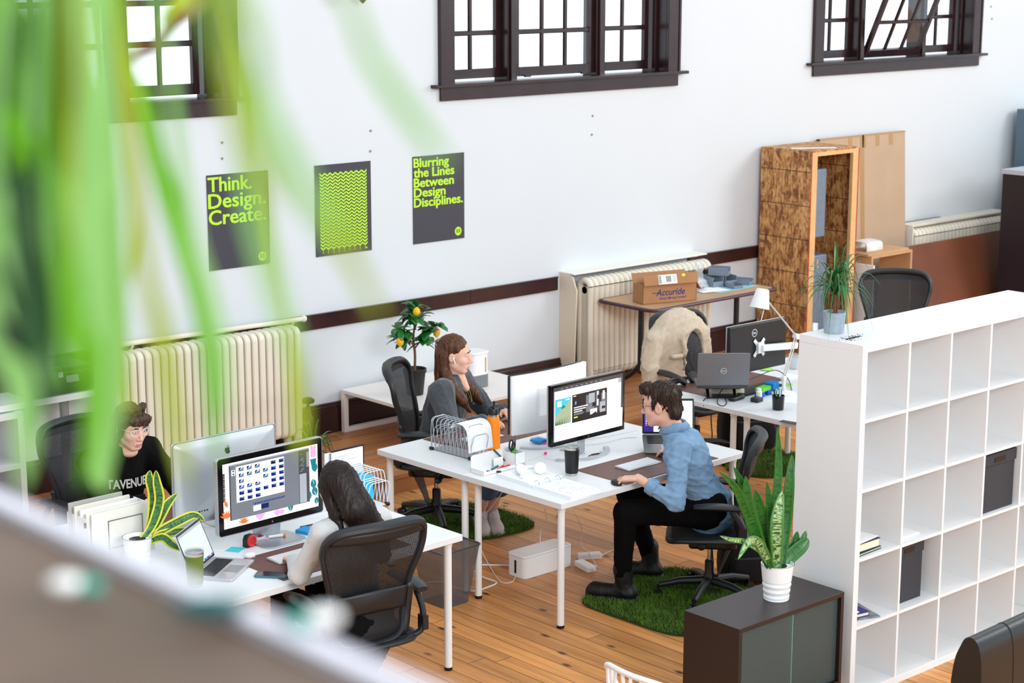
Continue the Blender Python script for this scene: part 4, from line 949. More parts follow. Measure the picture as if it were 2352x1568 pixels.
m = MB(mat('cream_card', (238, 230, 206), .7)); m.cbox((0, .015, .052), (.22, .002, .125), rotm('X', math.radians(-34))); m.build('card', parent=t)
headphones('black over-ear headphones on the far desk', on(1580, 882), DR+.1, black_pl, dark_fab, 1.15)
slab('sticky_pad', 'lime sticky notes on the far desk pad', 'sticky notes', on(1772, 852)+(0, .05, .0035), .08, .08, .006, mat('lime_paper', (160, 230, 90), .7), .5)
slab('sticky_pad', 'lime sticky note beside the lamp foot', 'sticky notes', on(1808, 884), .08, .06, .003, mat('lime_paper', (160, 230, 90), .7), .2)
slab('notepad', 'white notepad lying right of the black keyboard', 'notepad', on(1815, 872)+(.05, .06, .0), .15, .10, .008, white_paper, .1)
slab('paper_sheet', 'loose white sheet beside the pen cup', 'paper', on(1818, 920)+(.03, .02, 0), .2, .14, .001, white_paper, .4)
slab('cable_channel', 'dark metal strip on the near end of the far desk', 'strip', on(1808, 971)+(0.02, .0, 0), .05, .12, .003, black_sat, .2)
t = thing('water_cup', 'clear plastic cup at the far side of the lamp', 'cup', on(1823, 858)+(.12, .1, 0)); m = MB(mat('jar_glass', (200, 205, 208), .05, alpha=.35)); m.lathe([(0, 0), (.03, 0), (.04, .11), (.038, .11), (.028, .004), (0, .004)], 24); m.build('cup_body', parent=t)
# ================================================================== ALONG THE WALL
char_p = mat('poster_charcoal', (60, 58, 67), .55); lime_p = mat('poster_lime', (190, 240, 40), .6)
def mark_M(mb, c, r, s):
    mb.use(lime_p); mb.prism([(c[0]+r*math.cos(a), c[1]+r*math.sin(a)) for a in np.linspace(0, 2*PI, 33)[:-1]], .006, .0065, ax=(1, 0, 0), ay=(0, 0, 1))
    mb.use(char_p); w = r*.16
    for dz in (.30, -.12):
        P = [(-.45, dz-.34), (-.45, dz+.16), (0, dz-.18), (.45, dz+.16), (.45, dz-.34)]
        L = P if dz < 0 else P
        for a, b in zip(L[:-1], L[1:]):
            d = np.array([b[0]-a[0], b[1]-a[1]]); d /= np.linalg.norm(d); n = np.array([-d[1], d[0]])*.075
            mb.prism([(c[0]+r*(q[0]), c[1]+r*(q[1])) for q in (np.array(a)-n, np.array(b)-n, np.array(b)+n, np.array(a)+n)], .0065, .0068, ax=(1, 0, 0), ay=(0, 0, 1))
PW, PH = .513, .67
def poster(x, lab, lines=None, lh=.105, mark=True, sz=.13, chev=False):
    t = thing('poster', lab, 'poster', (x, -.001, 1.472), 0)
    m = MB(char_p); m.box(0, PW, -.006, 0, 0, PH); m.build('board', parent=t, bev=.0008, seg=1)
    m = MB(lime_p)
    if lines:
        z = PH-.012-sz*.72
        for ln, wd in lines: put_text(m, ln, sz, (.009, -.0066, z), (1, 0, 0), (0, 0, 1), width=wd, bold=.0036); z -= lh
        m.build('lettering', parent=t, smooth=False)
    if chev:
        nc, nr = 9, 23; x0, x1, z0, z1 = .04, .475, .03, .625; cw = (x1-x0)/nc; rh = (z1-z0-.03)/nr
        for i in range(nc):
            for j in range(nr):
                a = x0+i*cw; z = z0+j*rh+.012; th = rh*.56; d = cw*.36
                m.add([(a, -.0064, z+d), (a+cw*.48, -.0064, z), (a+cw*.48, -.0064, z+th), (a, -.0064, z+d+th)], [(0, 1, 2, 3)])
                m.add([(a+cw*.48, -.0064, z), (a+cw*.96, -.0064, z+d), (a+cw*.96, -.0064, z+d+th), (a+cw*.48, -.0064, z+th)], [(0, 1, 2, 3)])
            m.box(x0+i*cw+cw*.44, x0+i*cw+cw*.52, -.0064, -.0062, z0-.012, z0+.01)
        m.prism([(x1-.012+.007*math.cos(a), z0-.005+.007*math.sin(a)) for a in np.linspace(0, 2*PI, 13)[:-1]], .006, .0064, ax=(1, 0, 0), ay=(0, 0, 1))
        m.build('chevron_print', parent=t, smooth=False)
    if mark: m = MB(); mark_M(m, (PW-.065, .06), .034, 1); m.build('emblem', parent=t, smooth=False)
    return t
poster(.312, 'charcoal poster reading Think. Design. Create. in lime letters', (('Think.', .36), ('Design.', .475), ('Create.', .475)), .116, sz=.145)
poster(1.233, 'charcoal poster filled with rows of lime chevrons', None, mark=False, chev=True)
poster(2.149, 'charcoal poster reading Blurring the Lines Between Design Disciplines', (('Blurring', .345), ('the Lines', .40), ('Between', .395), ('Design', .31), ('Disciplines.', .485)), .076, sz=.098)
for k, (x, z, lab) in enumerate(((.452, 2.362, 'upper wall plug above the Think poster'), (.448, 2.251, 'lower wall plug above the Think poster'), (1.754, 2.364, 'upper wall plug above the chevron poster'), (1.748, 2.213, 'lower wall plug above the chevron poster'), (4.062, 2.344, 'upper wall plug below the middle window'), (4.054, 2.191, 'lower wall plug below the middle window'), (9.727, 3.134, 'upper wall plug right of the tilted window'), (9.754, 3.011, 'lower wall plug right of the tilted window'))):
    m = MB(mat('plug_grey', (140, 138, 136), .5, .3)); m.cyl((0, -.006, 0), (0, .002, 0), .009, n=10); o = m.build('wall_plug'); place(o, (x, 0, z)); tag(o, lab, 'wall plug', 'wall plugs')
fp = at(833, 2, y=-.14); t = thing('wall_lamp', 'bronze bracket lamp whose lower tip shows at the top edge', 'wall lamp', (fp[0], 0, fp[2]))
br = mat('old_bronze', (112, 76, 44), .35, .8)
m = MB(br); m.lathe([(0, -.02), (.012, -.012), (.02, .0), (.03, .006), (.05, .03), (.055, .06), (0, .06)], 20, (0, -.14, 0)); m.build('finial', parent=t)
m = MB(mat('lamp_milk_glass', (240, 236, 226), .3)); m.lathe([(.05, .06), (.075, .16), (.06, .26), (0, .27)], 20, (0, -.14, 0)); m.build('shade', parent=t)
m = MB(br); m.tube(cr([(0, -.0, .2), (0, -.07, .14), (0, -.14, .05)]), .008); m.cyl((0, -.012, .2), (0, 0, .2), .05); m.build('bracket', parent=t)

# radiators ------------------------------------------------------------------
rad_m = mat('aged_cream_enamel', (232, 222, 204), .4, var=.05, scale=5)
nt, b, tc = nodes(rad_m)
def radiator(lab, x0, x1, n, y0, y1, z0, z1, flat, feet=True):
    t = thing('radiator', lab, 'radiator', (x0, 0, 0), 0, 'cast iron radiators along the wall'); st = (x1-x0)/n
    w = st*(.78 if flat else .93); first = None
    m = MB(); d = y1-y0
    P = rrect(d, z1-z0, .055, 5, (y0+y1)/2, (z0+z1)/2)
    if flat: m.prism(P, 0, w, ax=(0, 1, 0), ay=(0, 0, 1))
    else:
        for cy in (y0+.035, y1-.035): m.tube([(w/2, cy, z0+.06), (w/2, cy, z1-.06)], w*.5, 12)
        r = []
        for zc, s in ((z1-.055, 1), (z0+.055, -1)):
            Q = [(w/2, y0+.035+(d-.07)*(.5-.5*math.cos(a)), zc+s*.045*math.sin(a)) for a in np.linspace(0, PI, 9)]
            m.tube(Q, w*.5, 12)
        m.box(w*.3, w*.7, y0+.03, y1-.03, z0+.05, z1-.06)
    first = m.build('section', rad_m, t, bev=.011 if flat else 0, seg=3)
    for k in range(1, n):
        o = first.copy(); COL.objects.link(o); o.parent = t; o.location = (k*st, 0, 0)
    m = MB(rad_m)
    for zc in (z0+.09, z1-.09): m.cyl((w*.3, (y0+y1)/2, zc), ((n-1)*st+w*.7, (y0+y1)/2, zc), .03)
    m.build('connecting_pipe', parent=t)
    for k in (0, n-1):
        m = MB(rad_m); m.cyl((k*st+w/2, y0+.03, z0+.06), (k*st+w/2, y0+.03, PLAT), .026, .032); m.cyl((k*st+w/2, y1-.03, z0+.06), (k*st+w/2, y1-.03, PLAT), .026, .032); m.build('foot', parent=t)
    return t
r1 = radiator('cream radiator with flat ribs below the Think poster, left end of the wall', -.62, .905, 25, -.27, -.08, .23, 1.035, True)
r2 = radiator('cream radiator of round columns behind the folding table', 3.80, 5.30, 25, -.27, -.08, .21, 1.03, False)
r3 = radiator('cream radiator behind the leaning brown board, far right', 8.29, 9.86, 25, -.25, -.06, .21, 1.0, False)
t = thing('pipe_rail', 'thin cream pipe running above the left radiator on brackets', 'pipe', (0, 0, 0))
m = MB(rad_m); m.cyl((-.75, -.14, 1.085), (1.01, -.14, 1.062), .017); m.ell((1.012, -.14, 1.062), .024); m.build('pipe', parent=t)
for x in (-.4, .93):
    m = MB(rad_m); m.tube(cr([(x, -.0, .98), (x, -.08, 1.0), (x, -.14, 1.06)]), .008); m.build('bracket', parent=t)
vm = mat('grimy_brass', (98, 86, 50), .5, .4)
t = thing('radiator_valve', 'dirty brass steam valve at the right foot of the left radiator', 'valve', (.98, -.17, PLAT))
m = MB(vm); m.cyl((-.10, 0, .16), (.03, 0, .16), .028); m.lathe([(0, 0), (.03, 0), (.03, .10), (.038, .12), (.038, .2), (.025, .22), (.02, .28), (0, .28)], 20, (.03, 0, 0)); m.build('valve_body', parent=t)
m = MB(black_pl); m.lathe([(0, .28), (.012, .28), (.012, .30), (.045, .31), (.05, .33), (.03, .345), (0, .345)], 20, (.03, 0, 0)); m.build('handwheel', parent=t)
t = thing('radiator_shelf', 'cream shelf with curved side panel boxing in the round-column radiator', 'shelf', (0, 0, 0))
m = MB(mat('cream_board', (236, 232, 222), .7)); m.box(3.70, 5.32, -.17, -.001, 1.075, 1.088); m.build('top_board', parent=t, bev=.003)
m = MB(mat('beige_ply', (222, 206, 184), .6)); m.prism([(-.001, PLAT), (-.17, PLAT), (-.20, .95), (-.15, 1.06), (-.10, 1.075), (-.001, 1.075)], 3.70, 3.715, ax=(0, 1, 0), ay=(0, 0, 1)); m.build('side_panel', parent=t, bev=.002)
m = MB(silver_pl); m.box(3.72, 5.32, -.06, -.02, 1.045, 1.0745); m.build('foil_strip', parent=t)
t = thing('radiator_shelf', 'cream shelf board above the far right radiator', 'shelf', (0, 0, 0))
m = MB(rad_m); m.box(8.28, 9.95, -.20, -.001, 1.03, 1.05); m.build('top_board', parent=t, bev=.003)
m = MB(mat('cream_board', (236, 232, 222), .7)); m.box(8.262, 8.277, -.22, -.02, PLAT, 1.03); m.build('side_panel', parent=t, bev=.002)

# low white table with plant and bin -------------------------------------------
pk_lam = mat('warm_white_laminate', (240, 230, 224), .35)
t = thing('low_table', 'low white table on a square frame against the wall', 'table', (1.40, -1.02, PLAT), 0)
m = MB(pk_lam); m.box(0, 1.25, 0, .97, .30, .326); m.build('tabletop', parent=t, bev=.002)
for k, (a, b) in enumerate(((0, .93), (0, 0), (1.21, .93), (1.21, 0))):
    if k == 1: continue
    m = MB(pk_lam); m.box(a, a+.04, b, b+.04, 0.0, .30); m.build('leg', parent=t, bev=.002)
m = MB(pk_lam); m.box(.04, 1.21, .93, .97, 0, .035); m.build('floor_rail', parent=t, bev=.002)
tp = np.array([1.715, -.54, PLAT+.327])
t = thing('potted_lemon_tree', 'small lemon tree with yellow fruit in a black pot on the low table', 'potted plant', tp)
m = MB(black_pl); m.lathe([(0, 0), (.062, 0), (.08, .165), (.088, .168), (.088, .195), (.08, .195), (.076, .17), (0, .17)], 28); m.build('pot', parent=t)
m = MB(soil); m.lathe([(.078, .172), (0, .178)], 20); m.build('soil', parent=t)
bark = mat('young_bark', (112, 74, 48), .8, var=.3, scale=60)
m = MB(bark); m.tube(cr([(0, 0, .17), (.004, 0, .3), (-.002, .01, .42), (.004, 0, .52), (.0, 0, .62)]), [.010]*9+list(np.linspace(.010, .006, 24)), 8)
brs = [((.0, 0, .34), (.09, -.06, .44)), ((0, 0, .36), (-.08, .05, .42)), ((0, 0, .40), (.13, -.10, .52)), ((0, 0, .44), (-.12, .04, .50)), ((0, 0, .48), (.10, .02, .60)), ((0, 0, .50), (-.06, -.08, .58)), ((0, 0, .52), (.05, .08, .62))]
for a, b in brs: m.tube(cr([a, (np.array(a)+b)/2+(0, 0, .02), b]), [.006]*8+[.006]*8+[.003], 6)
m.build('trunk', parent=t)
lem_leaf = mat('lemon_leaf', (24, 104, 36), .35, var=.3, scale=14); rnd.seed(21)
def leaf_card(mb, c, d, L, w, up=(0, 0, 1)):
    """one folded oval leaf"""
    c = np.asarray(c, float); x, y, d = frame(d, up); G = []
    for k in range(7):
        u = k/6; ww = w*math.sin(PI*min(1, u*.92+.05))**.8; p = c+d*L*u-y*(.22*L*u*u)*(-1)
        p = c+d*L*u+np.array([0, 0, -.35*L*u*u]); G.append([p-x*ww+y*ww*.25, p, p+x*ww+y*ww*.25])
    mb.sheet(G)
m = MB(lem_leaf)
for k in range(125):
    a, b = brs[k % 7]; f = rnd.uniform(.45, 1.15); c = np.array(a)+(np.array(b)-a)*f
    if k > 100: c = np.array([rnd.uniform(-.02, .02), rnd.uniform(-.02, .02), rnd.uniform(.55, .66)])
    d = (rnd.uniform(-1, 1), rnd.uniform(-1, 1), rnd.uniform(-.3, .8)); leaf_card(m, c, d, rnd.uniform(.085, .125), rnd.uniform(.024, .036))
o = m.build('leaves', parent=t, solid=.0012); o['kind'] = 'stuff'
lem = mat('lemon_yellow', (250, 186, 20), .45, bump=.2, bscale=300)
for u, v, dy, mm in ((919, 784, -.02, lem), (1003, 763, -.05, lem), (957, 716, -.05, lem), (983, 782, -.06, mat('lime_green', (70, 120, 40), .45))):
    q = at(u, v, y=tp[1]+dy)-tp; m = MB(mm); m.lathe([(0, -.042), (.008, -.038), (.024, -.02), (.028, 0), (.022, .022), (.006, .036), (0, .037)], 18, q); m.build('fruit', parent=t)
bq = at(1090, 886, z=PLAT+.327)
t = thing('compost_bin', 'white and grey lidded bin with a tan wooden handle, behind the woman', 'bin', bq, DR); t.scale = (.8, .8, .95)
m = MB(mat('mid_grey_plastic', (120, 122, 126), .45)); m.prism(rrect(.22, .20, .05), 0, .10); m.build('base', parent=t, bev=.004)
m = MB(white_pl); m.prism(rrect(.215, .195, .05), .10, .27); m.build('body', parent=t, bev=.004)
m = MB(white_pl); m.prism(rrect(.235, .21, .055), .27, .285); m.build('lid', parent=t, bev=.004)
m = MB(mat('oak_handle', (206, 158, 84), .5)); m.box(.045, .058, -.102, -.0985, .12, .24); m.build('handle', parent=t, bev=.002)

# folding table ------------------------------------------------------------------
fo = (3.875, -.905); t = thing('folding_table', 'brown-topped folding table with dark purple edge and tripod legs', 'table', (fo[0], fo[1], PLAT), 0)
FT = .74; purp = mat('aubergine_edge', (66, 34, 54), .4)
m = MB(mat('tan_laminate', (188, 150, 112), .45, var=.06, scale=10)); m.prism(rrect(1.50, .60, .05, cx=.75, cy=.31), FT-.024, FT); m.build('tabletop', parent=t)
P = rrect(1.53, .63, .06, cx=.75, cy=.31); m = MB(purp); m.tube([(p[0], p[1], FT-.014) for p in P], .0145, 8, closed=True); m.build('edge_band', parent=t)
for px, nm in ((.18, 'a'), (1.36, 'b')):
    m = MB(black_sat); m.cyl((px, .31, .14), (px, .31, FT-.03), .024)
    for s in (-1, 1): m.tube(cr([(px, .31, .22), (px, .31+s*.10, .12), (px, .31+s*.28, .012)]), .021, 10)
    m.build('leg', parent=t)
    m = MB(black_sat); m.box(px-.03, px+.03, .06, .56, FT-.045, FT-.025); m.build('bracket', parent=t, bev=.003)
card = mat('cardboard', (172, 122, 82), .8, var=.06, scale=8); card_in = mat('cardboard_inside', (150, 102, 66), .85)
FZ = PLAT+FT+.001
t = thing('cardboard_box', 'opened brown cardboard box with printed blue lettering on the folding table', 'box', (4.22, -.70, FZ), -.30)
bw, bd, bh = .50, .17, .155
m = MB(card); m.box(-bw/2, bw/2, -bd/2, -bd/2+.005, 0, bh); m.box(-bw/2, bw/2, bd/2-.005, bd/2, 0, bh); m.box(-bw/2, -bw/2+.005, -bd/2, bd/2, 0, bh); m.box(bw/2-.005, bw/2, -bd/2, bd/2, 0, bh); m.box(-bw/2, bw/2, -bd/2, bd/2, 0, .005); m.build('box_body', parent=t)
m = MB(card); m.cbox((0, -bd/2-.01, bh+.04), (bw, .005, .085), rotm('X', -.28)); m.build('flap', parent=t)
m = MB(card); m.cbox((0, bd/2+.015, bh+.035), (bw, .005, .08), rotm('X', -.45)); m.build('flap', parent=t)
m = MB(card); m.cbox((bw/2+.02, 0, bh-.03), (.005, bd, .09), rotm('Y', -.6)); m.build('flap', parent=t)
R = rotm('X', -.28); fc_ = np.array([0, -bd/2-.01, bh+.04]); lbl = lambda x, z, w, h, d=.0032: m.cbox(fc_+R@np.array([x, -d, z]), (w, .0014, h), R)
m = MB(white_paper); lbl(-.03, 0, .17, .076)
m.use(black_sat)
for k in range(9): lbl(-.10, -.030+.0075*k, .022, .003+.0025*(k % 2), .0036)
for k in range(11): lbl(-.045+.0045*k, .002, .0024, .05, .0036)
for k in range(5): lbl(-.068, -.026+.012*k, .012, .0025, .0036); lbl(.032, -.02+.011*k, .028, .0025, .0036)
m.build('shipping_label', parent=t, smooth=False)
ink = mat('blue_ink', (24, 44, 110), .7); m = MB(ink); put_text(m, 'Accuride', .075, (-.13, -bd/2-.0006, .062), (1, 0, 0), (0, 0, 1), off=.0012, width=.27, shear=.25); m.box(-.165, -.10, -bd/2-.0008, -bd/2-.0003, .083, .089)
put_text(m, 'Always Moving Forward', .028, (-.10, -bd/2-.0006, .030), (1, 0, 0), (0, 0, 1), off=.0004, width=.255, shear=.25); m.build('lettering', parent=t, smooth=False)
m = MB(mat('yellow_tag', (246, 224, 20), .6)); lbl(.12, .025, .03, .02); m.build('tag', parent=t)
plas = mat('clear_polybag', (226, 230, 234), .12, alpha=.32)
def bag(lab, c, s, tint=None):
    t = thing('plastic_bag', lab, 'bag', c); G = []; rnd.seed(int(c[0]*100))
    for i in range(14):
        u = i/13; r = s*(.42*(1-.35*u)+.1*math.sin(u*9)); ph = [1+.25*rnd.uniform(-1, 1) for _ in range(14)]
        G.append([(r*ph[k]*math.cos(2*PI*k/14)*(1-.3*u), r*.7*ph[k]*math.sin(2*PI*k/14)*(1-.55*u), s*1.5*u+.002) for k in range(14)])
    m = MB(plas); m.sheet(G, closed=True); m.build('film', parent=t, ang=25)
    m = MB(mat('loose_screws', (120, 120, 122), .3, .8))
    for k in range(40): a = rnd.uniform(0, 6.3); r = s*.3*rnd.random()**.5; p = np.array([r*math.cos(a), r*.6*math.sin(a), .008+.02*rnd.random()]); m.cyl(p, p+np.array([rnd.uniform(-1, 1), rnd.uniform(-1, 1), rnd.uniform(-.3, 1)])*.012, .003, n=5)
    o = m.build('screws', parent=t); o['kind'] = 'stuff'; return t
bag('taller clear plastic bag of screws standing on the folding table', at(1606, 668, z=FZ), .17)
bag('lower clear plastic bag spilling from the cardboard box end', at(1580, 686, z=FZ), .13)
slab('cutting_mat', 'pale teal cutting mat at the right end of the folding table', 'cutting mat', (5.06, -.57, FZ), .50, .40, .003, mat('pale_teal', (150, 196, 204), .6), .02)
slab('paper_sheet', 'white sheet lying on the teal cutting mat', 'paper', (4.86, -.62, FZ+.0035), .28, .2, .001, white_paper, -.2)
for k in range(3): slab('notebook', ('lowest pale book', 'middle grey book', 'topmost white book')[k]+' in the pile behind the plastic bag', 'book', (4.86+.03*k, -.385, FZ+.0185*k), .42-.03*k, .16, .018, mat('book_tone%d' % k, ((196, 204, 196), (150, 160, 160), (226, 226, 220))[k], .6), .02*k, 'books on the folding table')
t = thing('cable_comb', 'black toothed plastic strip standing on the pile of books', 'strip', (4.98, -.35, FZ+.057), .02)
m = MB(black_pl); m.box(-.17, .17, -.012, .012, 0, .025)
for k in range(9): m.box(-.165+.04*k, -.15+.04*k, -.012, .012, .025, .06)
m.build('comb', parent=t)
bing = mat('bin_grey', (126, 136, 150), .5)
def sbin(lab, c, w, d, h, rz):
    t = thing('parts_bin', lab, 'parts bin', c, rz, 'grey stacking parts bins'); m = MB(bing); q = .004
    m.box(-w/2, w/2, -d/2, d/2, 0, q); m.box(-w/2, -w/2+q, -d/2, d/2, 0, h); m.box(w/2-q, w/2, -d/2, d/2, 0, h); m.box(-w/2, w/2, d/2-q, d/2, 0, h); m.box(-w/2, w/2, -d/2, -d/2+q, 0, h*.55)
    m.box(-w/2-.004, w/2+.004, d/2, d/2+.004, h-.02, h); m.build('bin_body', parent=t, bev=.001); return t
sbin('grey parts bin at the left of the stack on the cutting mat', (5.03, -.50, FZ+.0035), .11, .17, .085, -.25)
sbin('grey parts bin at the bottom right of the stack', (5.16, -.53, FZ+.0035), .115, .17, .085, -.25)
sbin('grey parts bin tilted on top of the stacked bins', (5.10, -.51, FZ+.090), .12, .17, .07, .5)
sbin('small shallow grey bin in front of the stacked bins', (5.10, -.68, FZ+.0035), .10, .12, .04, -.2)
sbin('shallow grey bin alone near the right table edge', (5.30, -.60, FZ+.0035), .12, .16, .045, .4)

# OSB crate ------------------------------------------------------------------------
osb = mat('strand_board', (186, 128, 72), .65); nt, b, tc = nodes(osb); L = nt.links.new
cols = []
for sc_, rot in (((26, 90, 9), .5), ((60, 20, 14), -.7), ((18, 70, 30), 1.2)):
    mp = N(nt, 'ShaderNodeMapping'); mp.inputs['Scale'].default_value = sc_; mp.inputs['Rotation'].default_value = (rot, rot*.7, rot); L(tc.outputs['Object'], mp.inputs[0])
    v = N(nt, 'ShaderNodeTexVoronoi'); v.inputs['Scale'].default_value = 1.0; L(mp.outputs[0], v.inputs['Vector']); cols.append(v.outputs['Color'])
mx = N(nt, 'ShaderNodeMix', data_type='RGBA'); mx.inputs[0].default_value = .5; L(cols[0], mx.inputs[6]); L(cols[1], mx.inputs[7])
mx2 = N(nt, 'ShaderNodeMix', data_type='RGBA'); mx2.inputs[0].default_value = .35; L(mx.outputs[2], mx2.inputs[6]); L(cols[2], mx2.inputs[7])
bw_ = N(nt, 'ShaderNodeRGBToBW'); L(mx2.outputs[2], bw_.inputs[0]); rp = N(nt, 'ShaderNodeValToRGB'); L(bw_.outputs[0], rp.inputs[0])
rp.color_ramp.elements[0].position = .33; rp.color_ramp.elements[0].color = srgb(120, 70, 34); rp.color_ramp.elements[1].position = .68; rp.color_ramp.elements[1].color = srgb(216, 164, 104); e = rp.color_ramp.elements.new(.5); e.color = srgb(184, 126, 70)
sp = N(nt, 'ShaderNodeSeparateXYZ'); L(tc.outputs['Object'], sp.inputs[0])
ml = N(nt, 'ShaderNodeMath', operation='MULTIPLY_ADD'); ml.inputs[1].default_value = 3.3; ml.inputs[2].default_value = .62; L(sp.outputs['Z'], ml.inputs[0])
fr_ = N(nt, 'ShaderNodeMath', operation='FRACT'); L(ml.outputs[0], fr_.inputs[0]); lt = N(nt, 'ShaderNodeMath', operation='LESS_THAN'); lt.inputs[1].default_value = .022; L(fr_.outputs[0], lt.inputs[0])
mx3 = N(nt, 'ShaderNodeMix', data_type='RGBA'); L(lt.outputs[0], mx3.inputs[0]); L(rp.outputs[0], mx3.inputs[6]); mx3.inputs[7].default_value = srgb(60, 38, 24); L(mx3.outputs[2], b.inputs['Base Color'])
stud = mat('raw_stud_timber', (226, 178, 120), .6, var=.1, scale=8)
ct = at(1865, 348, z=1.954); cx0, cy0 = ct[0], ct[1]; cw, cdp, ch = .68, .575, 1.954-PLAT
t = thing('crate', 'tall open crate of strand board and timber studs against the wall', 'crate', (cx0, cy0, PLAT), 0)
m = MB(osb); m.box(0, .012, 0, cdp, 0, ch-.012); m.build('side_panel', parent=t)
m = MB(osb); m.box(cw-.012, cw, 0, cdp, 0, ch-.012); m.build('side_panel', parent=t)
m = MB(osb); m.box(0, cw, 0, cdp, ch-.012, ch); m.build('top_panel', parent=t)
m = MB(osb); m.box(.012, cw-.012, cdp-.012, cdp, 0, ch-.012); m.build('back_panel', parent=t)
m = MB(osb); m.box(.012, cw-.012, 0, cdp-.012, 0, .012); m.build('bottom_panel', parent=t)
for a in (.012, cw-.012-.075):
    m = MB(stud); m.box(a, a+.075, 0.001, .038, .012, ch-.012); m.build('stud', parent=t, bev=.002)
m = MB(stud); m.box(.087, cw-.087, .002, .04, ch-.05, ch-.012); m.build('cross_rail', parent=t, bev=.002)
m = MB(mat('red_edge_paint', (190, 50, 30), .6)); m.box(.0005, .0115, -.0012, .0, 0, ch-.012); m.box(cw-.0115, cw-.0005, -.0012, .0, 0, ch-.012); m.build('painted_edge', parent=t)
slab('batten', 'flat white batten lying on top of the strand board crate', 'batten', (cx0+.22, cy0+.16, PLAT+ch), .05, .42, .008, white_pnt, 1.0)
slate = mat('blue_grey_steel', (118, 134, 152), .45, .3, var=.08, scale=20)
for nm, z0, z1, x0, lab in (('a', 1.02, 1.64, .09, 'upper blue-grey metal case hanging inside the strand board crate'), ('b', .03, .86, .13, 'lower blue-grey metal case standing inside the strand board crate')):
    t = thing('metal_case', lab, 'metal case', (cx0+x0, cy0+.10, PLAT+z0))
    m = MB(slate); m.box(.0, .26, 0, .38, 0, z1-z0); m.build('case_body', parent=t, bev=.012, seg=3)
    m = MB(mat('dull_brown_face', (92, 74, 62), .5)); m.box(-.003, .0, .02, .36, .02, z1-z0-.02); m.build('side_plate', parent=t)
    if nm == 'b': m = MB(chrome); m.box(.11, .135, -.004, 0, z1-z0-.12, z1-z0-.04); m.build('latch', parent=t)
# cardboard sheet, frame, boards
t = thing('cardboard_sheet', 'large flat cardboard pack taped at the top, leaning on the wall', 'cardboard', (6.93, -.15, PLAT), 0)
bx_m = mat('pale_cardboard', (190, 162, 134), .8, var=.04, scale=4); R = rotm('X', math.radians(-3.2)); m = MB(bx_m).set(R); m.box(0, 1.31, -.045, 0, 0, 1.84); m.build('sheet', parent=t, bev=.004)
m = MB(mat('brown_tape', (176, 138, 88), .35)).set(R)
for k in range(4): m.box(.42+.21*k, .48+.21*k, -.0465, -.0445, 1.72, 1.841)
m.box(.0, 1.31, -.046, .001, 1.825, 1.8415); m.box(.60, .66, -.0465, -.0445, 0, 1.84); m.build('tape', parent=t)
t = thing('plywood_box', 'open plywood box frame standing right of the crate', 'frame', (7.03, -.66, PLAT), 0)
ply = mat('birch_ply', (200, 156, 112), .6, var=.08, scale=6); fh = .80; m = MB(ply)
m.box(0, .025, 0, .36, 0, fh); m.build('side_board', parent=t, bev=.002); m = MB(ply); m.box(.60, .625, 0, .36, 0, fh); m.build('side_board', parent=t, bev=.002)
m = MB(ply); m.box(.025, .60, 0, .36, fh-.025, fh); m.build('top_board', parent=t, bev=.002); m = MB(ply); m.box(.025, .60, 0, .36, 0, .025); m.build('bottom_board', parent=t)
m = MB(bx_m); m.box(.03, .36, .335, .355, .025, fh-.03); m.build('back_sheet', parent=t)
slab('plywood_board', 'plywood board laid across the plywood frame', 'board', (7.30, -.48, PLAT+fh), .62, .34, .022, ply, 0)
t = thing('plastic_gutter', 'white curled plastic channel lying on the plywood board', 'channel', (7.20, -.46, PLAT+fh+.0225), .0)
m = MB(white_pl); m.sheet([[(x, y, z) for y, z in cr([(0, -.10, 0), (0, -.10, .05), (0, -.07, .08), (0, .07, .085), (0, .1, .05), (0, .1, .0)], 4)[:, 1:]] for x in (-.12, .12)]); m.build('channel_body', parent=t, solid=.006)
slab('white_panel', 'narrow white panel edge standing between crate and plywood frame', 'panel', (6.925, -.62, PLAT), .02, .30, .74, white_pnt, 0)
t = thing('hardboard_sheet', 'long brown hardboard leaning before the far right radiator', 'board', (7.72, -.66, PLAT), 0)
R = rotm('X', math.radians(-17)); m = MB(mat('brown_hardboard', (112, 58, 30), .5, var=.12, scale=3)).set(R); m.box(0, 1.85, -.022, 0, 0, .81); m.build('sheet', parent=t, bev=.002)
m = MB(mat('worn_edge', (134, 104, 88), .6)).set(R); m.box(-.001, 1.851, -.023, .001, .808, .815); m.build('top_edge', parent=t)
pz = at(2304, 388, y=-.78)
t = thing('cabinet', 'dark purple-black cabinet with a pale top at the right edge', 'cabinet', (pz[0], -1.19, PLAT), 0)
dkp = mat('aubergine_black', (34, 26, 36), .4); hh = pz[2]-PLAT; m = MB(dkp); m.box(0, 1.3, 0, .41, 0, hh-.045); m.build('cabinet_body', parent=t, bev=.004)
m = MB(mat('pale_grey_top', (188, 196, 206), .4)); m.box(-.012, 1.31, -.01, .42, hh-.045, hh); m.build('top_board', parent=t, bev=.003)
m = MB(chrome); m.ell((-.02, .08, hh-.11), (.02, .025, .025)); m.build('knob', parent=t)
lk = at(2336, 250, y=-.10); t = thing('locker', 'tall blue-grey steel locker at the top right corner', 'locker', (lk[0], -.56, PLAT), 0)
lm_ = mat('locker_blue_steel', (96, 116, 132), .45, .2); hh = lk[2]-PLAT; m = MB(lm_); m.box(0, .45, .008, .46, 0, hh); m.build('locker_body', parent=t, bev=.004)
m = MB(lm_); m.box(.02, .43, -.006, .008, .05, hh-.04); m.build('door', parent=t, bev=.003)
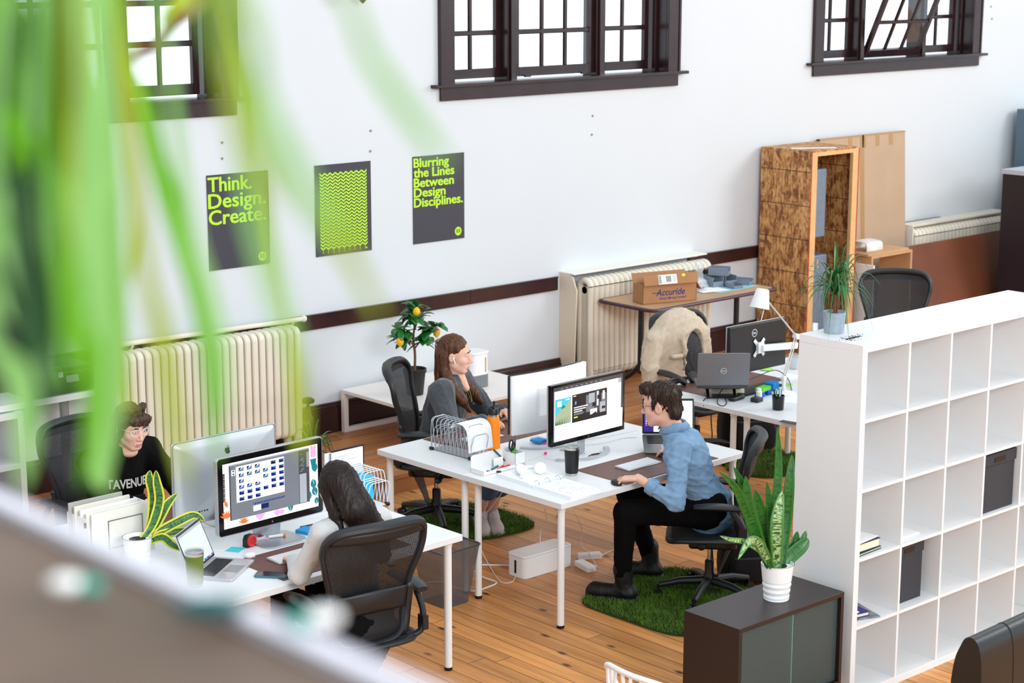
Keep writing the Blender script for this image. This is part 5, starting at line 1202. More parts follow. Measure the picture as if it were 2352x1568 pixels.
m = MB(mat('tan_box_side', (196, 132, 72), .7)); m.box(0, .30, 0, .2, 0, .12); o = m.build('carton', bev=.002); place(o, (pz[0]+.55, -1.05, PLAT+pz[2]-PLAT+.001)); tag(o, 'small tan carton on the dark cabinet', 'box')

# left end: side desk, printer, screen, shelf unit -----------------------------------
t = thing('side_desk', 'white side desk with a grey telescopic leg along the wall, far left', 'desk', (-3.2, -.42, PLAT))
m = MB(white_lam); m.box(0, 2.46, 0, .38, .70, .74); m.build('desktop', parent=t, bev=.003)
m = MB(mat('leg_grey', (150, 150, 152), .4, .3)); m.cyl((2.20, .15, .02), (2.20, .15, .70), .030); m.cyl((2.20, .15, 0), (2.20, .15, .25), .026); m.build('leg', parent=t)
t = thing('shelf_unit', 'white open shelf unit under the left end of the side desk', 'shelf', (-3.1, -.46, PLAT))
m = MB(white_lam); m.box(1.675, 1.715, 0, .36, 0, .695); m.build('side_panel', parent=t, bev=.002); m = MB(white_lam); m.box(.9, .94, 0, .36, 0, .695); m.build('side_panel', parent=t, bev=.002)
for z in (.0, .33, .655):
    m = MB(white_lam); m.box(.94, 1.675, 0, .36, z, z+.035); m.build('shelf_board', parent=t, bev=.001)
pq = at(70, 905, z=PLAT+.741); t = thing('printer', 'black printer with a white sticker on the white side desk', 'printer', (-1.30, -.40, PLAT+.741), .02)
m = MB(black_pl); m.box(0, .47, 0, .34, 0, .15); m.build('housing', parent=t, bev=.015, seg=3)
m = MB(black_sat); m.box(.01, .46, .02, .33, .15, .17); m.build('scanner_lid', parent=t, bev=.006)
m = MB(mat('printer_display', (120, 120, 126), .2)); m.cbox((.30, -.002, .10), (.09, .006, .05), rotm('X', -.25)); m.build('display', parent=t)
m = MB(white_paper); m.box(.20, .235, .03, .07, .1702, .1708); m.box(.20, .235, -.0008, 0, .115, .15); m.build('sticker', parent=t)
m = MB(chrome); m.box(.05, .10, -.001, 0, .03, .035); m.box(.40, .45, -.001, 0, .05, .054); m.build('trim', parent=t)
t = thing('dark_screen', 'tall black panel standing behind the printer at the left edge', 'panel', (-2.6, -.09, PLAT+.741)); m = MB(black_sat); m.box(0, 1.59, 0, .03, 0, .92); m.build('panel_body', parent=t, bev=.004)
m = MB(black_sat); m.box(.2, .5, -.0, .06, 0, .012); m.build('stand_foot', parent=t)

# ================================================================== FLOOR THINGS
t = thing('cable_box', 'white rounded cable box with a dark slot on the floor between the desks', 'cable box', (.605, -3.092, 0), DR-.03)
m = MB(white_pl); m.prism(rrect(.40, .155, .03), 0, .125); m.build('box_body', parent=t, bev=.003)
m = MB(white_pl); m.prism(rrect(.404, .159, .032), .126, .14); m.build('lid', parent=t, bev=.004)
m = MB(black_gl); m.box(-.2015, -.1995, -.008, .008, .025, .105); m.build('slot', parent=t)
def brick(lab, a, b, w, h):
    a, b = at(*a, z=0.0), at(*b, z=0.0); c = (a+b)/2; L = float(np.linalg.norm((b-a)[:2])); t = thing('power_brick', lab, 'power brick', (c[0], c[1], 0), math.atan2(b[1]-a[1], b[0]-a[0]))
    m = MB(white_pl); m.prism(rrect(L, w, .012), 0, h); m.build('brick_body', parent=t, bev=.005, seg=3); m = MB(cable_w); m.cyl((L/2, 0, h/2), (L/2+.02, 0, h/2), .006); m.build('strain_relief', parent=t); return t
brick('longer white power strip on the floor left of the man\'s shoe', (1326, 1284), (1380, 1280), .055, .035)
brick('shorter white power brick before the long power strip', (1328, 1297), (1360, 1314), .065, .035)
F = lambda u, v, z=.006: at(u, v, z=z)
wire('cable', 'thick white cable looping from the cable box across the floor', 'cable', [F(1184, 1300), F(1160, 1298), F(1110, 1297), F(1090, 1298), F(1088, 1310), F(1110, 1325), F(1140, 1337), F(1120, 1348), F(1085, 1357), F(1040, 1348), F(1010, 1336), F(970, 1340)], .0055, cable_w)
wire('cable', 'thin white cable curling by the left end of the cable box', 'cable', [F(1105, 1262, .03), F(1125, 1300), F(1150, 1335), F(1175, 1336), F(1185, 1320), F(1184, 1302)], .003, cable_w)
wire('cable', 'white cable dropping from the desk to the lid of the cable box', 'cable', [at(1250, 1165, z=.62), at(1255, 1195, z=.4), at(1242, 1220, z=.24), at(1241, 1250, z=.146)], .003, cable_w)
wire('cable', 'white cable dropping from the desk to the power strip', 'cable', [at(1315, 1168, z=.64), at(1335, 1210, z=.35), at(1335, 1250, z=.1), at(1352, 1268, z=.045), at(1365, 1290, z=.012), at(1372, 1303, z=.006)], .003, cable_w)
wire('cable', 'white cable running from the power strip behind the shoes', 'cable', [F(1381, 1276, .02), F(1405, 1264), F(1440, 1262), F(1480, 1250)], .003, cable_w)
wire('cable', 'thin cable from the corner of the rear desk to the floor rug', 'cable', [at(1160, 1120, z=.66), at(1140, 1150, z=.42), at(1120, 1175, z=.25), at(1108, 1190, z=.12)], .003, cable_w)
wire('cable', 'white cable hanging under the front desk near the grey chair', 'cable', [at(720, 1340, z=.66), at(730, 1330, z=.6), at(724, 1370, z=.4), F(732, 1480), F(728, 1520)], .004, cable_w)
wire('cable', 'black cable crossing the floor right of the far desk leg', 'cable', [F(1725, 1074), F(1750, 1090), F(1778, 1090), F(1800, 1083), F(1830, 1078)], .004, cable_b)
# wire waste bin
bc = np.array([-.175, -3.135, 0]); t = thing('waste_bin', 'grey wire mesh waste bin beside the front desk leg', 'waste bin', bc, DR)
mesh_m = mat('wire_mesh', (112, 112, 116), .5, .4, alpha=.62); BH = .345
m = MB(mesh_m); G = []
for z, w, d in ((.004, .20, .20), (BH, .30, .29)): G.append([(p[0], p[1], z) for p in rrect(w, d, .03)])
m.sheet(G, closed=True); m.build('mesh_side', parent=t); m = MB(mat('bin_floor', (88, 88, 92), .5, .4)); m.prism(rrect(.20, .20, .03), 0, .004); m.build('bin_floor', parent=t)
m = MB(mat('bin_rim', (92, 96, 104), .35, .6)); m.tube([(p[0], p[1], BH) for p in rrect(.30, .29, .03)], .005, 8, closed=True); m.build('rim', parent=t)
# grass rugs
grass_a = mat('grass_pile', (80, 114, 22), .8, var=.35, scale=9); grass_b = mat('grass_backing', (40, 70, 16), .9)
def rug(lab, c, P, n, rz=0, h=.035):
    t = thing('grass_rug', lab, 'rug', (c[0], c[1], .001), rz); P = cr([(p[0], p[1], 0) for p in P], 8, closed=True)
    m = MB(grass_b); m.prism([(p[0], p[1]) for p in P], 0, .010); m.build('backing', parent=t)
    r = np.random.default_rng(int(abs(c[0]*91))); Q = P[:, :2]; x0, y0 = Q.min(0); x1, y1 = Q.max(0); pts = r.uniform((x0, y0), (x1, y1), (n*2, 2)); ins = np.zeros(len(pts), bool)
    for i in range(len(Q)):
        a, b = Q[i-1], Q[i]; cnd = (a[1] > pts[:, 1]) != (b[1] > pts[:, 1]); ins ^= cnd & (pts[:, 0] < (b[0]-a[0])*(pts[:, 1]-a[1])/(b[1]-a[1]+1e-12)+a[0])
    pts = pts[ins][:n]; k = len(pts); az = r.uniform(0, 6.28, k); ln = r.uniform(.3, .9, k)*h*.8; ht = r.uniform(.6, 1.0, k)*h; w = .0028
    dx, dy = np.cos(az), np.sin(az); V = np.zeros((k, 3, 3)); V[:, 0] = np.stack([pts[:, 0]-dy*w, pts[:, 1]+dx*w, np.full(k, .009)], 1); V[:, 1] = np.stack([pts[:, 0]+dy*w, pts[:, 1]-dx*w, np.full(k, .009)], 1); V[:, 2] = np.stack([pts[:, 0]+dx*ln, pts[:, 1]+dy*ln, ht], 1)
    m = MB(grass_a); m.v = V.reshape(-1, 3).tolist(); m.f = [(3*i, 3*i+1, 3*i+2) for i in range(k)]; m.mi = [0]*k; o = m.build('pile', parent=t, smooth=False); o['kind'] = 'stuff'; return t
rug('green grass-like rug under the white sneakers and rear desk', (.93, -2.02), [(-.12, .46), (-.28, .1), (-.24, -.36), (0.0, -.45), (.25, -.40), (.30, -.08), (.22, .30), (.05, .48)], 16000)
rug('green grass-like rug under the black boots of the man', (.80, -4.05), [(-.42, .36), (-.44, .0), (-.40, -.36), (-.15, -.44), (.35, -.30), (.46, .0), (.42, .40), (.2, .46), (-.15, .42)], 18000)
rug('green grass-like rug behind the tall shelf, under the far desk', (3.45, -2.50), [(-.35, .1), (-.3, -.2), (0, -.28), (.3, -.2), (.36, .1), (.2, .3), (-.1, .28)], 9000)
rug('green grass-like rug under the front office chair', (-1.62, -3.92), [(-.40, .2), (-.42, -.2), (-.1, -.42), (.34, -.2), (.40, .06), (.3, .30), (0, .42)], 12000)
# bags
blk_cloth = mat('black_cloth', (12, 12, 13), .85, sheen=.1)
def backpack(lab, c, w, d, h, rz):
    t = thing('backpack', lab, 'bag', c, rz); G = []
    for z, s in ((0, .86), (.06, 1.0), (.4, 1.02), (.7, .92), (.9, .72), (1.0, .4)): G.append([(p[0]*s, p[1]*s, z*h) for p in rrect(w, d, min(w, d)*.35, 6)])
    m = MB(blk_cloth); m.sheet(G, closed=True); m.poly(G[-1]); m.poly(G[0][::-1]); m.build('bag_body', parent=t, sub=1)
    G = [[(p[0]*s, p[1]*s-d*.52, z*h) for p in rrect(w*.75, d*.35, d*.12, 4)] for z, s in ((.06, .9), (.12, 1), (.38, 1), (.45, .8))]
    m = MB(blk_cloth); m.sheet(G, closed=True); m.poly(G[-1]); m.build('front_pocket', parent=t, sub=1)
    m = MB(blk_cloth); m.tube(cr([(-.04, d*.3, h*.95), (-.03, d*.3, h*1.08), (.03, d*.3, h*1.08), (.04, d*.3, h*.95)]), .009); m.build('handle', parent=t)
    m = MB(blk_cloth); m.tube(cr([(-w*.3, d*.45, h*.85), (-w*.5, d*.65, h*.5), (-w*.52, d*.5, .04), (-w*.7, d*.3, .015)]), .012, fl=.4); m.build('strap', parent=t); return t
backpack('black backpack on the floor under the far desk by the shelf', (3.72, -2.05, 0), .46, .26, .52, -.5)
backpack('black backpack on the floor right of the man\'s chair', (1.42, -4.02, 0), .34, .22, .36, -.6)
# ================================================================== OFFICE CHAIRS
def stripe_mesh(name, rgb, dens, gap):
    """woven chair mesh: fine upright threads with open gaps"""
    m = mat(name, rgb, .6); nt, b, tc = nodes(m); L = nt.links.new
    sp = N(nt, 'ShaderNodeSeparateXYZ'); L(tc.outputs['Object'], sp.inputs[0])
    def stripes(ax, d, g):
        q = N(nt, 'ShaderNodeMath', operation='MULTIPLY'); q.inputs[1].default_value = d; L(sp.outputs[ax], q.inputs[0])
        f = N(nt, 'ShaderNodeMath', operation='FRACT'); L(q.outputs[0], f.inputs[0]); l = N(nt, 'ShaderNodeMath', operation='GREATER_THAN'); l.inputs[1].default_value = g; L(f.outputs[0], l.inputs[0]); return l
    a = stripes('X', dens, gap); c = stripes('Z', dens*2, .55)
    mx = N(nt, 'ShaderNodeMath', operation='MAXIMUM'); L(a.outputs[0], mx.inputs[0]); c2 = N(nt, 'ShaderNodeMath', operation='MULTIPLY'); c2.inputs[1].default_value = .35; L(c.outputs[0], c2.inputs[0]); L(c2.outputs[0], mx.inputs[1]); L(mx.outputs[0], b.inputs['Alpha']); return m
mesh_dark = stripe_mesh('chair_mesh', (15, 17, 22), 140, .08)
graph = mat('graphite_plastic', (25, 27, 31), .45, bump=.1, bscale=900)
def back_pt(x, z):
    """surface of the back rest: leans back, hollow across"""
    t = (z-.47)/.56; return np.array([x, -.205-.10*t**1.3+.03*math.sin(PI*min(1, max(0, t*1.4)))+.9*x*x, z])
def back_w(z):
    zs = [.46, .50, .60, .70, .78, .86, .94, 1.0, 1.04]; ws = [.13, .175, .195, .205, .225, .252, .272, .265, .225]; return float(np.interp(z, zs, ws))
def office_chair(lab, loc, rz, sc=1.0, arms=True, grp='mesh office chairs'):
    t = thing('office_chair', lab, 'chair', loc, rz, grp); t.scale = (sc, sc, sc)
    O = [(s_*back_w(z), z) for s_, zz in ((1, (.50, .56, .64, .72, .80, .88, .95, 1.01)), (-1, (1.01, .95, .88, .80, .72, .64, .56, .50))) for z in zz]
    O = O[:8]+[(.19, 1.052), (0, 1.062), (-.19, 1.052)]+O[8:]+[(-.12, .462), (0, .455), (.12, .462)]
    L_ = cr([(*back_pt(x, z),) for x, z in O], 5, closed=True)
    m = MB(); rr = [.019+.012*max(0, (p[2]-.98)/.08) for p in L_]; m.tube(L_, rr, 10, closed=True, fl=.8); m.build('back_frame', graph, t)
    G = [[back_pt(x*w, z) for x in np.linspace(-1, 1, 15)] for z in np.linspace(.465, 1.05, 22) for w in (back_w(z)*(1 if z < 1.03 else .9),)]
    m = MB(mesh_dark); m.sheet(G); m.build('back_mesh', parent=t)
    G = [[back_pt(x*back_w(z)*.93, z)+(0, -.012, 0) for x in np.linspace(-1, 1, 15)] for z in np.linspace(.995-.0, 1.045, 4)]
    m = MB(graph); m.sheet(G); m.build('head_rail', parent=t, solid=.018)
    # lumbar pad: low hump on the back side
    G = [[back_pt(x*.185, .665+.055*v+.012*math.cos(2*x))+np.array([0, -.022-.018*math.cos(v*PI/2)*math.cos(x*PI/2), 0]) for x in np.linspace(-1, 1, 13)] for v in np.linspace(-1, 1, 9)]
    m = MB(graph); m.sheet(G); m.build('lumbar_pad', parent=t, solid=.014)
    for s in (-1, 1):
        m = MB(graph); P = cr([back_pt(s*.215, .70)+(0, -.02, 0), back_pt(s*.21, .58)+(0, -.015, 0), back_pt(s*.185, .47)+(0, .0, 0), (s*.15, -.10, .40)]); m.tube(P, .021, 10, fl=.7)
        m.ell(back_pt(s*.215, .70)+(0, -.02, 0), (.024, .016, .024)); m.build('back_support', parent=t)
    # seat
    P = cr([(x, y, .445-(.03*max(0, (y-.12)/.12)**2)) for x, y in ((.22, -.20), (.255, 0), (.25, .17), (.16, .245), (0, .255), (-.16, .245), (-.25, .17), (-.255, 0), (-.22, -.20), (0, -.225))], 6, closed=True)
    m = MB(graph); m.tube(P, .021, 10, closed=True, fl=.75); m.build('seat_frame', parent=t)
    G = [[(x*w, y, .452-.02*(1-x*x)*(1-((y)/.25)**2)-.03*max(0, (y-.12)/.12)**2) for x in np.linspace(-1, 1, 11)] for y, w in ((-.21, .22), (-.1, .235), (0, .25), (.1, .25), (.18, .235), (.235, .17))]
    m = MB(mat('seat_mesh', (20, 21, 24), .8)); m.sheet(G); m.build('seat_mesh', parent=t, solid=.008)
    m = MB(black_sat); m.cbox((0, -.02, .375), (.20, .30, .07)); m.cyl((-.13, .05, .37), (.13, .05, .37), .03); m.build('tilt_mechanism', parent=t, bev=.02, seg=3)
    m = MB(black_sat); m.cyl((.13, .06, .375), (.24, .06, .375), .008); m.ell((.255, .06, .375), (.035, .025, .02)); m.build('lever', parent=t)
    if arms:
        for s in (-1, 1):
            m = MB(graph); m.tube(cr([(s*.19, -.17, .44), (s*.265, -.20, .47), (s*.285, -.19, .56), (s*.285, -.13, .65)]), .019, 10, fl=.8); m.cbox((s*.28, -.2, .51), (.03, .05, .07)); a = m.build('arm_post', parent=t)
            G = cr([(s*.285, -.19, .668), (s*.29, -.05, .678), (s*.285, .10, .67)], 6); m = MB(black_sat); m.tube(G, [.03+.017*math.sin(PI*k/(len(G)-1)) for k in range(len(G))], 12, fl=.45, up=(0, 0, 1)); m.build('arm_pad', parent=t)
    m = MB(steel); m.cyl((0, 0, .15), (0, 0, .36), .014); m.build('gas_lift', parent=t)
    m = MB(black_sat); m.lathe([(0, .07), (.04, .07), (.036, .15), (.028, .17), (.028, .24), (.02, .25), (0, .25)], 20); m.build('hub', parent=t)
    for k in range(5):
        a = 2*PI*k/5+.35; d = np.array([math.cos(a), math.sin(a), 0])
        m = MB(black_sat); m.tube([d*.02+(0, 0, .115), d*.18+(0, 0, .105), d*.31+(0, 0, .075)], [.028, .024, .018], 10, fl=1.0); l = m.build('leg', parent=t)
        n_ = np.array([-d[1], d[0], 0]); m = MB(black_pl)
        for s in (-1, 1): m.cyl(d*.315+n_*s*.008+(0, 0, .028), d*.315+n_*s*.026+(0, 0, .028), .027, n=14)
        m.cyl(d*.315+(0, 0, .03), d*.315+(0, 0, .08), .009); m.build('caster', parent=l)
    return t
office_chair('black mesh office chair seen from behind, before the left desk', (-1.60, -4.13, 0), -.14)
office_chair('black mesh office chair under the man in the denim shirt', (1.0, -4.10, 0), .72, .92)
office_chair('black mesh office chair under the woman in the grey cardigan', (.72, -1.98, 0), -2.45)
office_chair('black mesh office chair under the person in clear glasses', (-1.68, -1.98, 0), PI+.1)
office_chair('black mesh office chair with a beige jacket over its back', (3.22, -1.98, 0), PI-.1, .98)
office_chair('black mesh office chair behind the tall white shelf, far right', (5.42, -2.15, 0), 2.35, 1.05)

# white chair at the lower edge -----------------------------------------------------
def white_chair(c, rz):
    t = thing('slatted_chair', 'white chair with a curved openwork back at the bottom edge', 'chair', c, rz)
    def sp(a, z): return np.array([.27*math.sin(a), -.20*math.cos(a)-.06*(z-.45)-.02, z])
    def top(a): return .745-.17*(abs(a)/1.45)**3
    m = MB(white_pl); L_ = [sp(a, top(a)) for a in np.linspace(-1.45, 1.45, 30)]; m.tube([sp(-1.5, .46)]+L_+[sp(1.5, .46)], .017, 10, fl=.7); m.build('back_rim', parent=t)
    m = MB(white_pl)
    for k in range(13):
        a = -1.2+.2*k; b_ = a+(.16 if k % 2 else -.16); m.tube(cr([sp(a, top(a)-.005), sp((a*.6+b_*.4), .62), sp(b_, .46)]), .008, 8)
    m.build('back_slats', parent=t)
    m = MB(white_pl); m.prism([(.25*math.cos(a), .02+.235*math.sin(a)) for a in np.linspace(0, 2*PI, 33)[:-1]], .44, .46); m.build('seat', parent=t, bev=.008)
    for sx in (-1, 1):
        for sy in (-1, 1): m = MB(white_pl); m.cyl((sx*.16, .02+sy*.14, .44), (sx*.23, .02+sy*.20, 0), .016, .012); m.build('leg', parent=t)
    return t
wc = at(1410, 1520, z=.72); white_chair((wc[0]+.14, wc[1]-.194, 0), -PI/2)
# black leather chair, lower right ----------------------------------------------------
lth = mat('black_leather', (13, 13, 14), .28, bump=.15, bscale=150)
lc = at(2178, 1452, z=.90); t = thing('leather_chair', 'black leather high-backed chair cut off by the lower right corner', 'chair', (lc[0], lc[1]-.05, 0), .03)
S2 = [(-.02, .40), (-.03, .6), (-.015, .78), (.012, .86), (.035, .90), (.07, .905), (.10, .87), (.115, .78), (.12, .6), (.12, .40)]
S2 = cr([(0, -a, b) for a, b in S2], 4); G = [[(x, y, z) for _, y, z in S2] for x in (0, .03, .46, .49)]
m = MB(lth); m.sheet(G); m.poly(G[0][::-1]); m.poly(G[-1]); m.build('backrest', parent=t, bev=.006, ang=50)
m = MB(lth); m.box(0, .49, -.58, -.02, .36, .48); m.build('seat', parent=t, bev=.03, seg=3)
m = MB(mat('seam_thread', (60, 42, 34), .7)); m.tube([(.245, y-.001, z+.001) for _, y, z in S2], .0016, 6); m.build('seam', parent=t)
for a, b_ in ((.04, -.06), (.45, -.06), (.04, -.54), (.45, -.54)):
    m = MB(wenge); m.cbox((a, b_, .18), (.04, .04, .36)); m.build('leg', parent=t)
# ================================================================== PEOPLE (signed-distance modelling, surface nets)
A = lambda *q: np.array(q, float)
class SD:
    def __init__(s, h): s.h = h; s.p = []
    def rc(s, a, b, ra, rb=None, k=.02, sq=None, op=0):
        a, b = np.asarray(a, float), np.asarray(b, float); rb = ra if rb is None else rb; r = max(ra, rb)
        def f(p):
            q = p
            if sq is not None:
                d = np.asarray(sq[0], np.float32); q = p+((p-a.astype(np.float32))@d)[..., None]*d*(1/sq[1]-1)
            ab = (b-a).astype(np.float32)
            if sq is not None: ab = ab+np.dot(ab, d)*d*np.float32(1/sq[1]-1)
            w = q-a.astype(np.float32); t = np.clip((w@ab)/max(1e-9, float(ab@ab)), 0, 1)
            return np.linalg.norm(w-t[..., None]*ab, axis=-1)-(ra+(rb-ra)*t)
        s.p.append((f, np.minimum(a, b)-r, np.maximum(a, b)+r, k, op)); return s
    def ch(s, P, R, k=.02, sq=None, op=0):
        P = [np.asarray(q, float) for q in P]; R = np.broadcast_to(R, (len(P),))
        for i in range(len(P)-1): s.rc(P[i], P[i+1], R[i], R[i+1], k if i == 0 else min(k, .012), sq, op)
        return s
    def ell(s, c, r, k=.02, R=None, op=0):
        c = np.asarray(c, float); r = np.broadcast_to(np.asarray(r, float), (3,)); M = np.eye(3) if R is None else np.asarray(R)
        def f(p):
            q = (p-c.astype(np.float32))@M.astype(np.float32); a = np.linalg.norm(q/r.astype(np.float32), axis=-1); b = np.linalg.norm(q/(r*r).astype(np.float32), axis=-1)
            return a*(a-1)/np.maximum(b, 1e-6)
        m = r.max() if R is not None else r
        s.p.append((f, c-m, c+m, k, op)); return s
    def mesh(s, noise=None, clip=None):
        h = s.h; lo = np.min([q[1] for q in s.p if q[4] == 0], 0)-3*h-.01; hi = np.max([q[2] for q in s.p if q[4] == 0], 0)+3*h+.01
        n = np.ceil((hi-lo)/h).astype(int)+1; D = np.full(tuple(n), .5, np.float32)
        ax = [lo[i]+h*np.arange(n[i]) for i in range(3)]
        for f, a, b, k, op in s.p:
            pad = k+3*h; i0 = np.maximum(0, np.floor((a-pad-lo)/h).astype(int)); i1 = np.minimum(n, np.ceil((b+pad-lo)/h).astype(int)+1)
            if (i1 <= i0).any(): continue
            sl = tuple(slice(x, y) for x, y in zip(i0, i1)); g = np.stack(np.meshgrid(*[ax[i][sl[i]] for i in range(3)], indexing='ij'), -1).astype(np.float32)
            d = f(g); e = D[sl]
            if op == 0: t = np.clip(.5+.5*(e-d)/k, 0, 1); D[sl] = e*(1-t)+d*t-k*t*(1-t)
            else: d = -d; t = np.clip(.5-.5*(e-d)/k, 0, 1); D[sl] = e*(1-t)+d*t+k*t*(1-t)
        if noise or clip:
            g = np.stack(np.meshgrid(*ax, indexing='ij'), -1).astype(np.float32); band = np.abs(D) < .06
            if noise: D[band] += noise(g[band]).astype(np.float32)
            if clip:
                for c, nn in clip: D = np.maximum(D, (g-np.asarray(c, np.float32))@np.asarray(nn, np.float32))
        return snet(D, lo, h)
def snet(D, lo, h):
    I = D < 0; c = [I[x:D.shape[0]-1+x, y:D.shape[1]-1+y, z:D.shape[2]-1+z] for x in (0, 1) for y in (0, 1) for z in (0, 1)]
    sm = sum(q.astype(np.int8) for q in c); act = (sm > 0) & (sm < 8); ijk = np.argwhere(act); idx = np.full(act.shape, -1, np.int64); idx[act] = np.arange(len(ijk))
    P = np.zeros((len(ijk), 3)); C = np.zeros(len(ijk)); co = np.array([(x, y, z) for x in (0, 1) for y in (0, 1) for z in (0, 1)])
    val = [D[ijk[:, 0]+q[0], ijk[:, 1]+q[1], ijk[:, 2]+q[2]].astype(float) for q in co]
    for a in range(8):
        for b in range(a+1, 8):
            if np.abs(co[a]-co[b]).sum() != 1: continue
            va, vb = val[a], val[b]; m = (va < 0) != (vb < 0); t = np.where(m, va/np.where(m, va-vb, 1), 0); P += m[:, None]*(co[a]+t[:, None]*(co[b]-co[a])); C += m
    V = lo+h*(ijk+P/C[:, None]); F = []
    for ax in range(3):
        u, v = (ax+1) % 3, (ax+2) % 3; s0 = [slice(None)]*3; s1 = [slice(None)]*3; s0[ax] = slice(0, -1); s1[ax] = slice(1, None)
        x = np.argwhere(I[tuple(s0)] != I[tuple(s1)]); x = x[(x[:, u] > 0) & (x[:, v] > 0) & (x[:, u] < D.shape[u]-1) & (x[:, v] < D.shape[v]-1)]
        fl = I[tuple(s0)][x[:, 0], x[:, 1], x[:, 2]]; q = []
        for du, dv in ((1, 1), (0, 1), (0, 0), (1, 0)): y = x.copy(); y[:, u] -= du; y[:, v] -= dv; q.append(idx[y[:, 0], y[:, 1], y[:, 2]])
        q = np.stack(q, 1); q[~fl] = q[~fl][:, ::-1]; F.append(q)
    F = np.concatenate(F); return V, F[(F >= 0).all(1)]
def meshobj(name, parts, parent, base, sub=0):
    """parts: list of (V world, F, material or (materials, index array))"""
    me = bpy.data.meshes.new(name); V = np.concatenate([p[0] for p in parts])-np.asarray(base); F = []; mi = []; ms = []; o = 0
    for p in parts:
        F.append(p[1]+o); o += len(p[0]); mm, ii = p[2] if isinstance(p[2], tuple) else ([p[2]], np.zeros(len(p[1]), int))
        k = []
        for q in mm:
            if q not in ms: ms.append(q)
            k.append(ms.index(q))
        mi.append(np.array(k)[ii])
    F = np.concatenate(F); me.from_pydata(V.tolist(), [], F.tolist())
    for q in ms: me.materials.append(q)
    me.polygons.foreach_set('material_index', np.concatenate(mi).tolist()); me.polygons.foreach_set('use_smooth', [True]*len(me.polygons)); me.update()
    ob = bpy.data.objects.new(name, me); COL.objects.link(ob); ob.parent = parent
    q = ob.modifiers.new('smooth', 'SMOOTH'); q.iterations = 2; q.factor = .5
    return ob
skin = mat('skin', (226, 176, 154), .48, var=.04, scale=30, spec=.35); skin.node_tree.nodes['Principled BSDF'].inputs['Subsurface Weight'].default_value = .08
lips = mat('lips', (204, 138, 126), .42); eye_w = mat('eye_white', (222, 220, 216), .2); eye_d = mat('iris_dark', (44, 34, 30), .15)
def hair_mat(name, rgb, hi):
    m = mat(name, rgb, .45, spec=.25); nt, b, tc = nodes(m); mp = N(nt, 'ShaderNodeMapping'); mp.inputs['Scale'].default_value = (150, 150, 5); nt.links.new(tc.outputs['Object'], mp.inputs[0])
    n = N(nt, 'ShaderNodeTexNoise'); n.inputs['Scale'].default_value = 1; n.inputs['Detail'].default_value = 3; nt.links.new(mp.outputs[0], n.inputs['Vector']); r = N(nt, 'ShaderNodeValToRGB'); r.color_ramp.elements[0].position = .35; r.color_ramp.elements[1].position = .7
    r.color_ramp.elements[0].color = srgb(rgb); r.color_ramp.elements[1].color = srgb(hi); nt.links.new(n.outputs['Fac'], r.inputs[0]); nt.links.new(r.outputs[0], b.inputs['Base Color']); bp = N(nt, 'ShaderNodeBump'); bp.inputs['Strength'].default_value = .25; bp.inputs['Distance'].default_value = .003; nt.links.new(n.outputs['Fac'], bp.inputs['Height']); nt.links.new(bp.outputs[0], b.inputs['Normal']); return m
def basis(f, up=(0, 0, 1), roll=0.0):
    f = np.asarray(f, float); f = f/np.linalg.norm(f); r = np.cross(f, up); r = r/np.linalg.norm(r); u = np.cross(r, f)
    if roll: r, u = math.cos(roll)*r+math.sin(roll)*u, math.cos(roll)*u-math.sin(roll)*r
    return np.stack([r, f, u], 1)
def head_mesh(c, R, s, neck):
    q = SD(.0034); L = lambda w: (np.asarray(w)-c)@R/s
    q.ell((0, -.015, .045), (.074, .094, .085)).ell((0, .03, .0), (.062, .060, .095), .03).ell((0, .034, -.055), (.053, .052, .056), .03).ell((0, .070, -.097), (.02, .018, .017), .02)
    for x in (-1, 1):
        q.ell((x*.042, .056, -.022), (.022, .024, .022), .02); q.rc((x*.05, .01, -.06), (x*.022, .062, -.095), .017, .014, .02)
    q.rc((-.038, .077, .033), (.038, .077, .033), .0095, k=.014)
    q.rc((0, .087, .022), (0, .106, -.024), .0075, .0105, .010).ell((0, .110, -.030), (.0115, .011, .010), .008)
    for x in (-1, 1):
        q.ell((x*.0125, .099, -.034), (.0075, .009, .0075), .006); q.ell((x*.031, .099, .013), (.017, .015, .0105), .009, op=1)
        q.ell((x*.031, .0765, .012), .0118, .002); q.ch([(x*.017, .0875, .014), (x*.025, .0915, .020), (x*.034, .0905, .0205), (x*.046, .080, .015)], .0028, .004)
        q.ell((x*.076, -.008, -.004), (.0105, .021, .031), .006); q.ell((x*.087, -.003, -.002), (.007, .011, .018), .004, op=1)
    q.ch([(-.022, .085, -.067), (-.007, .0945, -.0640), (0, .0938, -.065), (.007, .0945, -.0640), (.022, .085, -.067)], .0044, .006)
    q.ch([(-.019, .085, -.0755), (0, .0935, -.0772), (.019, .085, -.0755)], .0052, .006); q.ch([(-.018, .093, -.0705), (0, .1010, -.0705), (.018, .093, -.0705)], .0022, .003, op=1)
    q.rc((0, -.022, -.06), L(neck), .052, .060, .03)
    V, F = q.mesh(); fc = V[F].mean(1); lip = (np.abs(fc[:, 0]) < .021) & (fc[:, 2] < -.0605) & (fc[:, 2] > -.083) & (fc[:, 1] > .0865)
    return c+(V*s)@R.T, F, ([skin, lips], lip.astype(int))
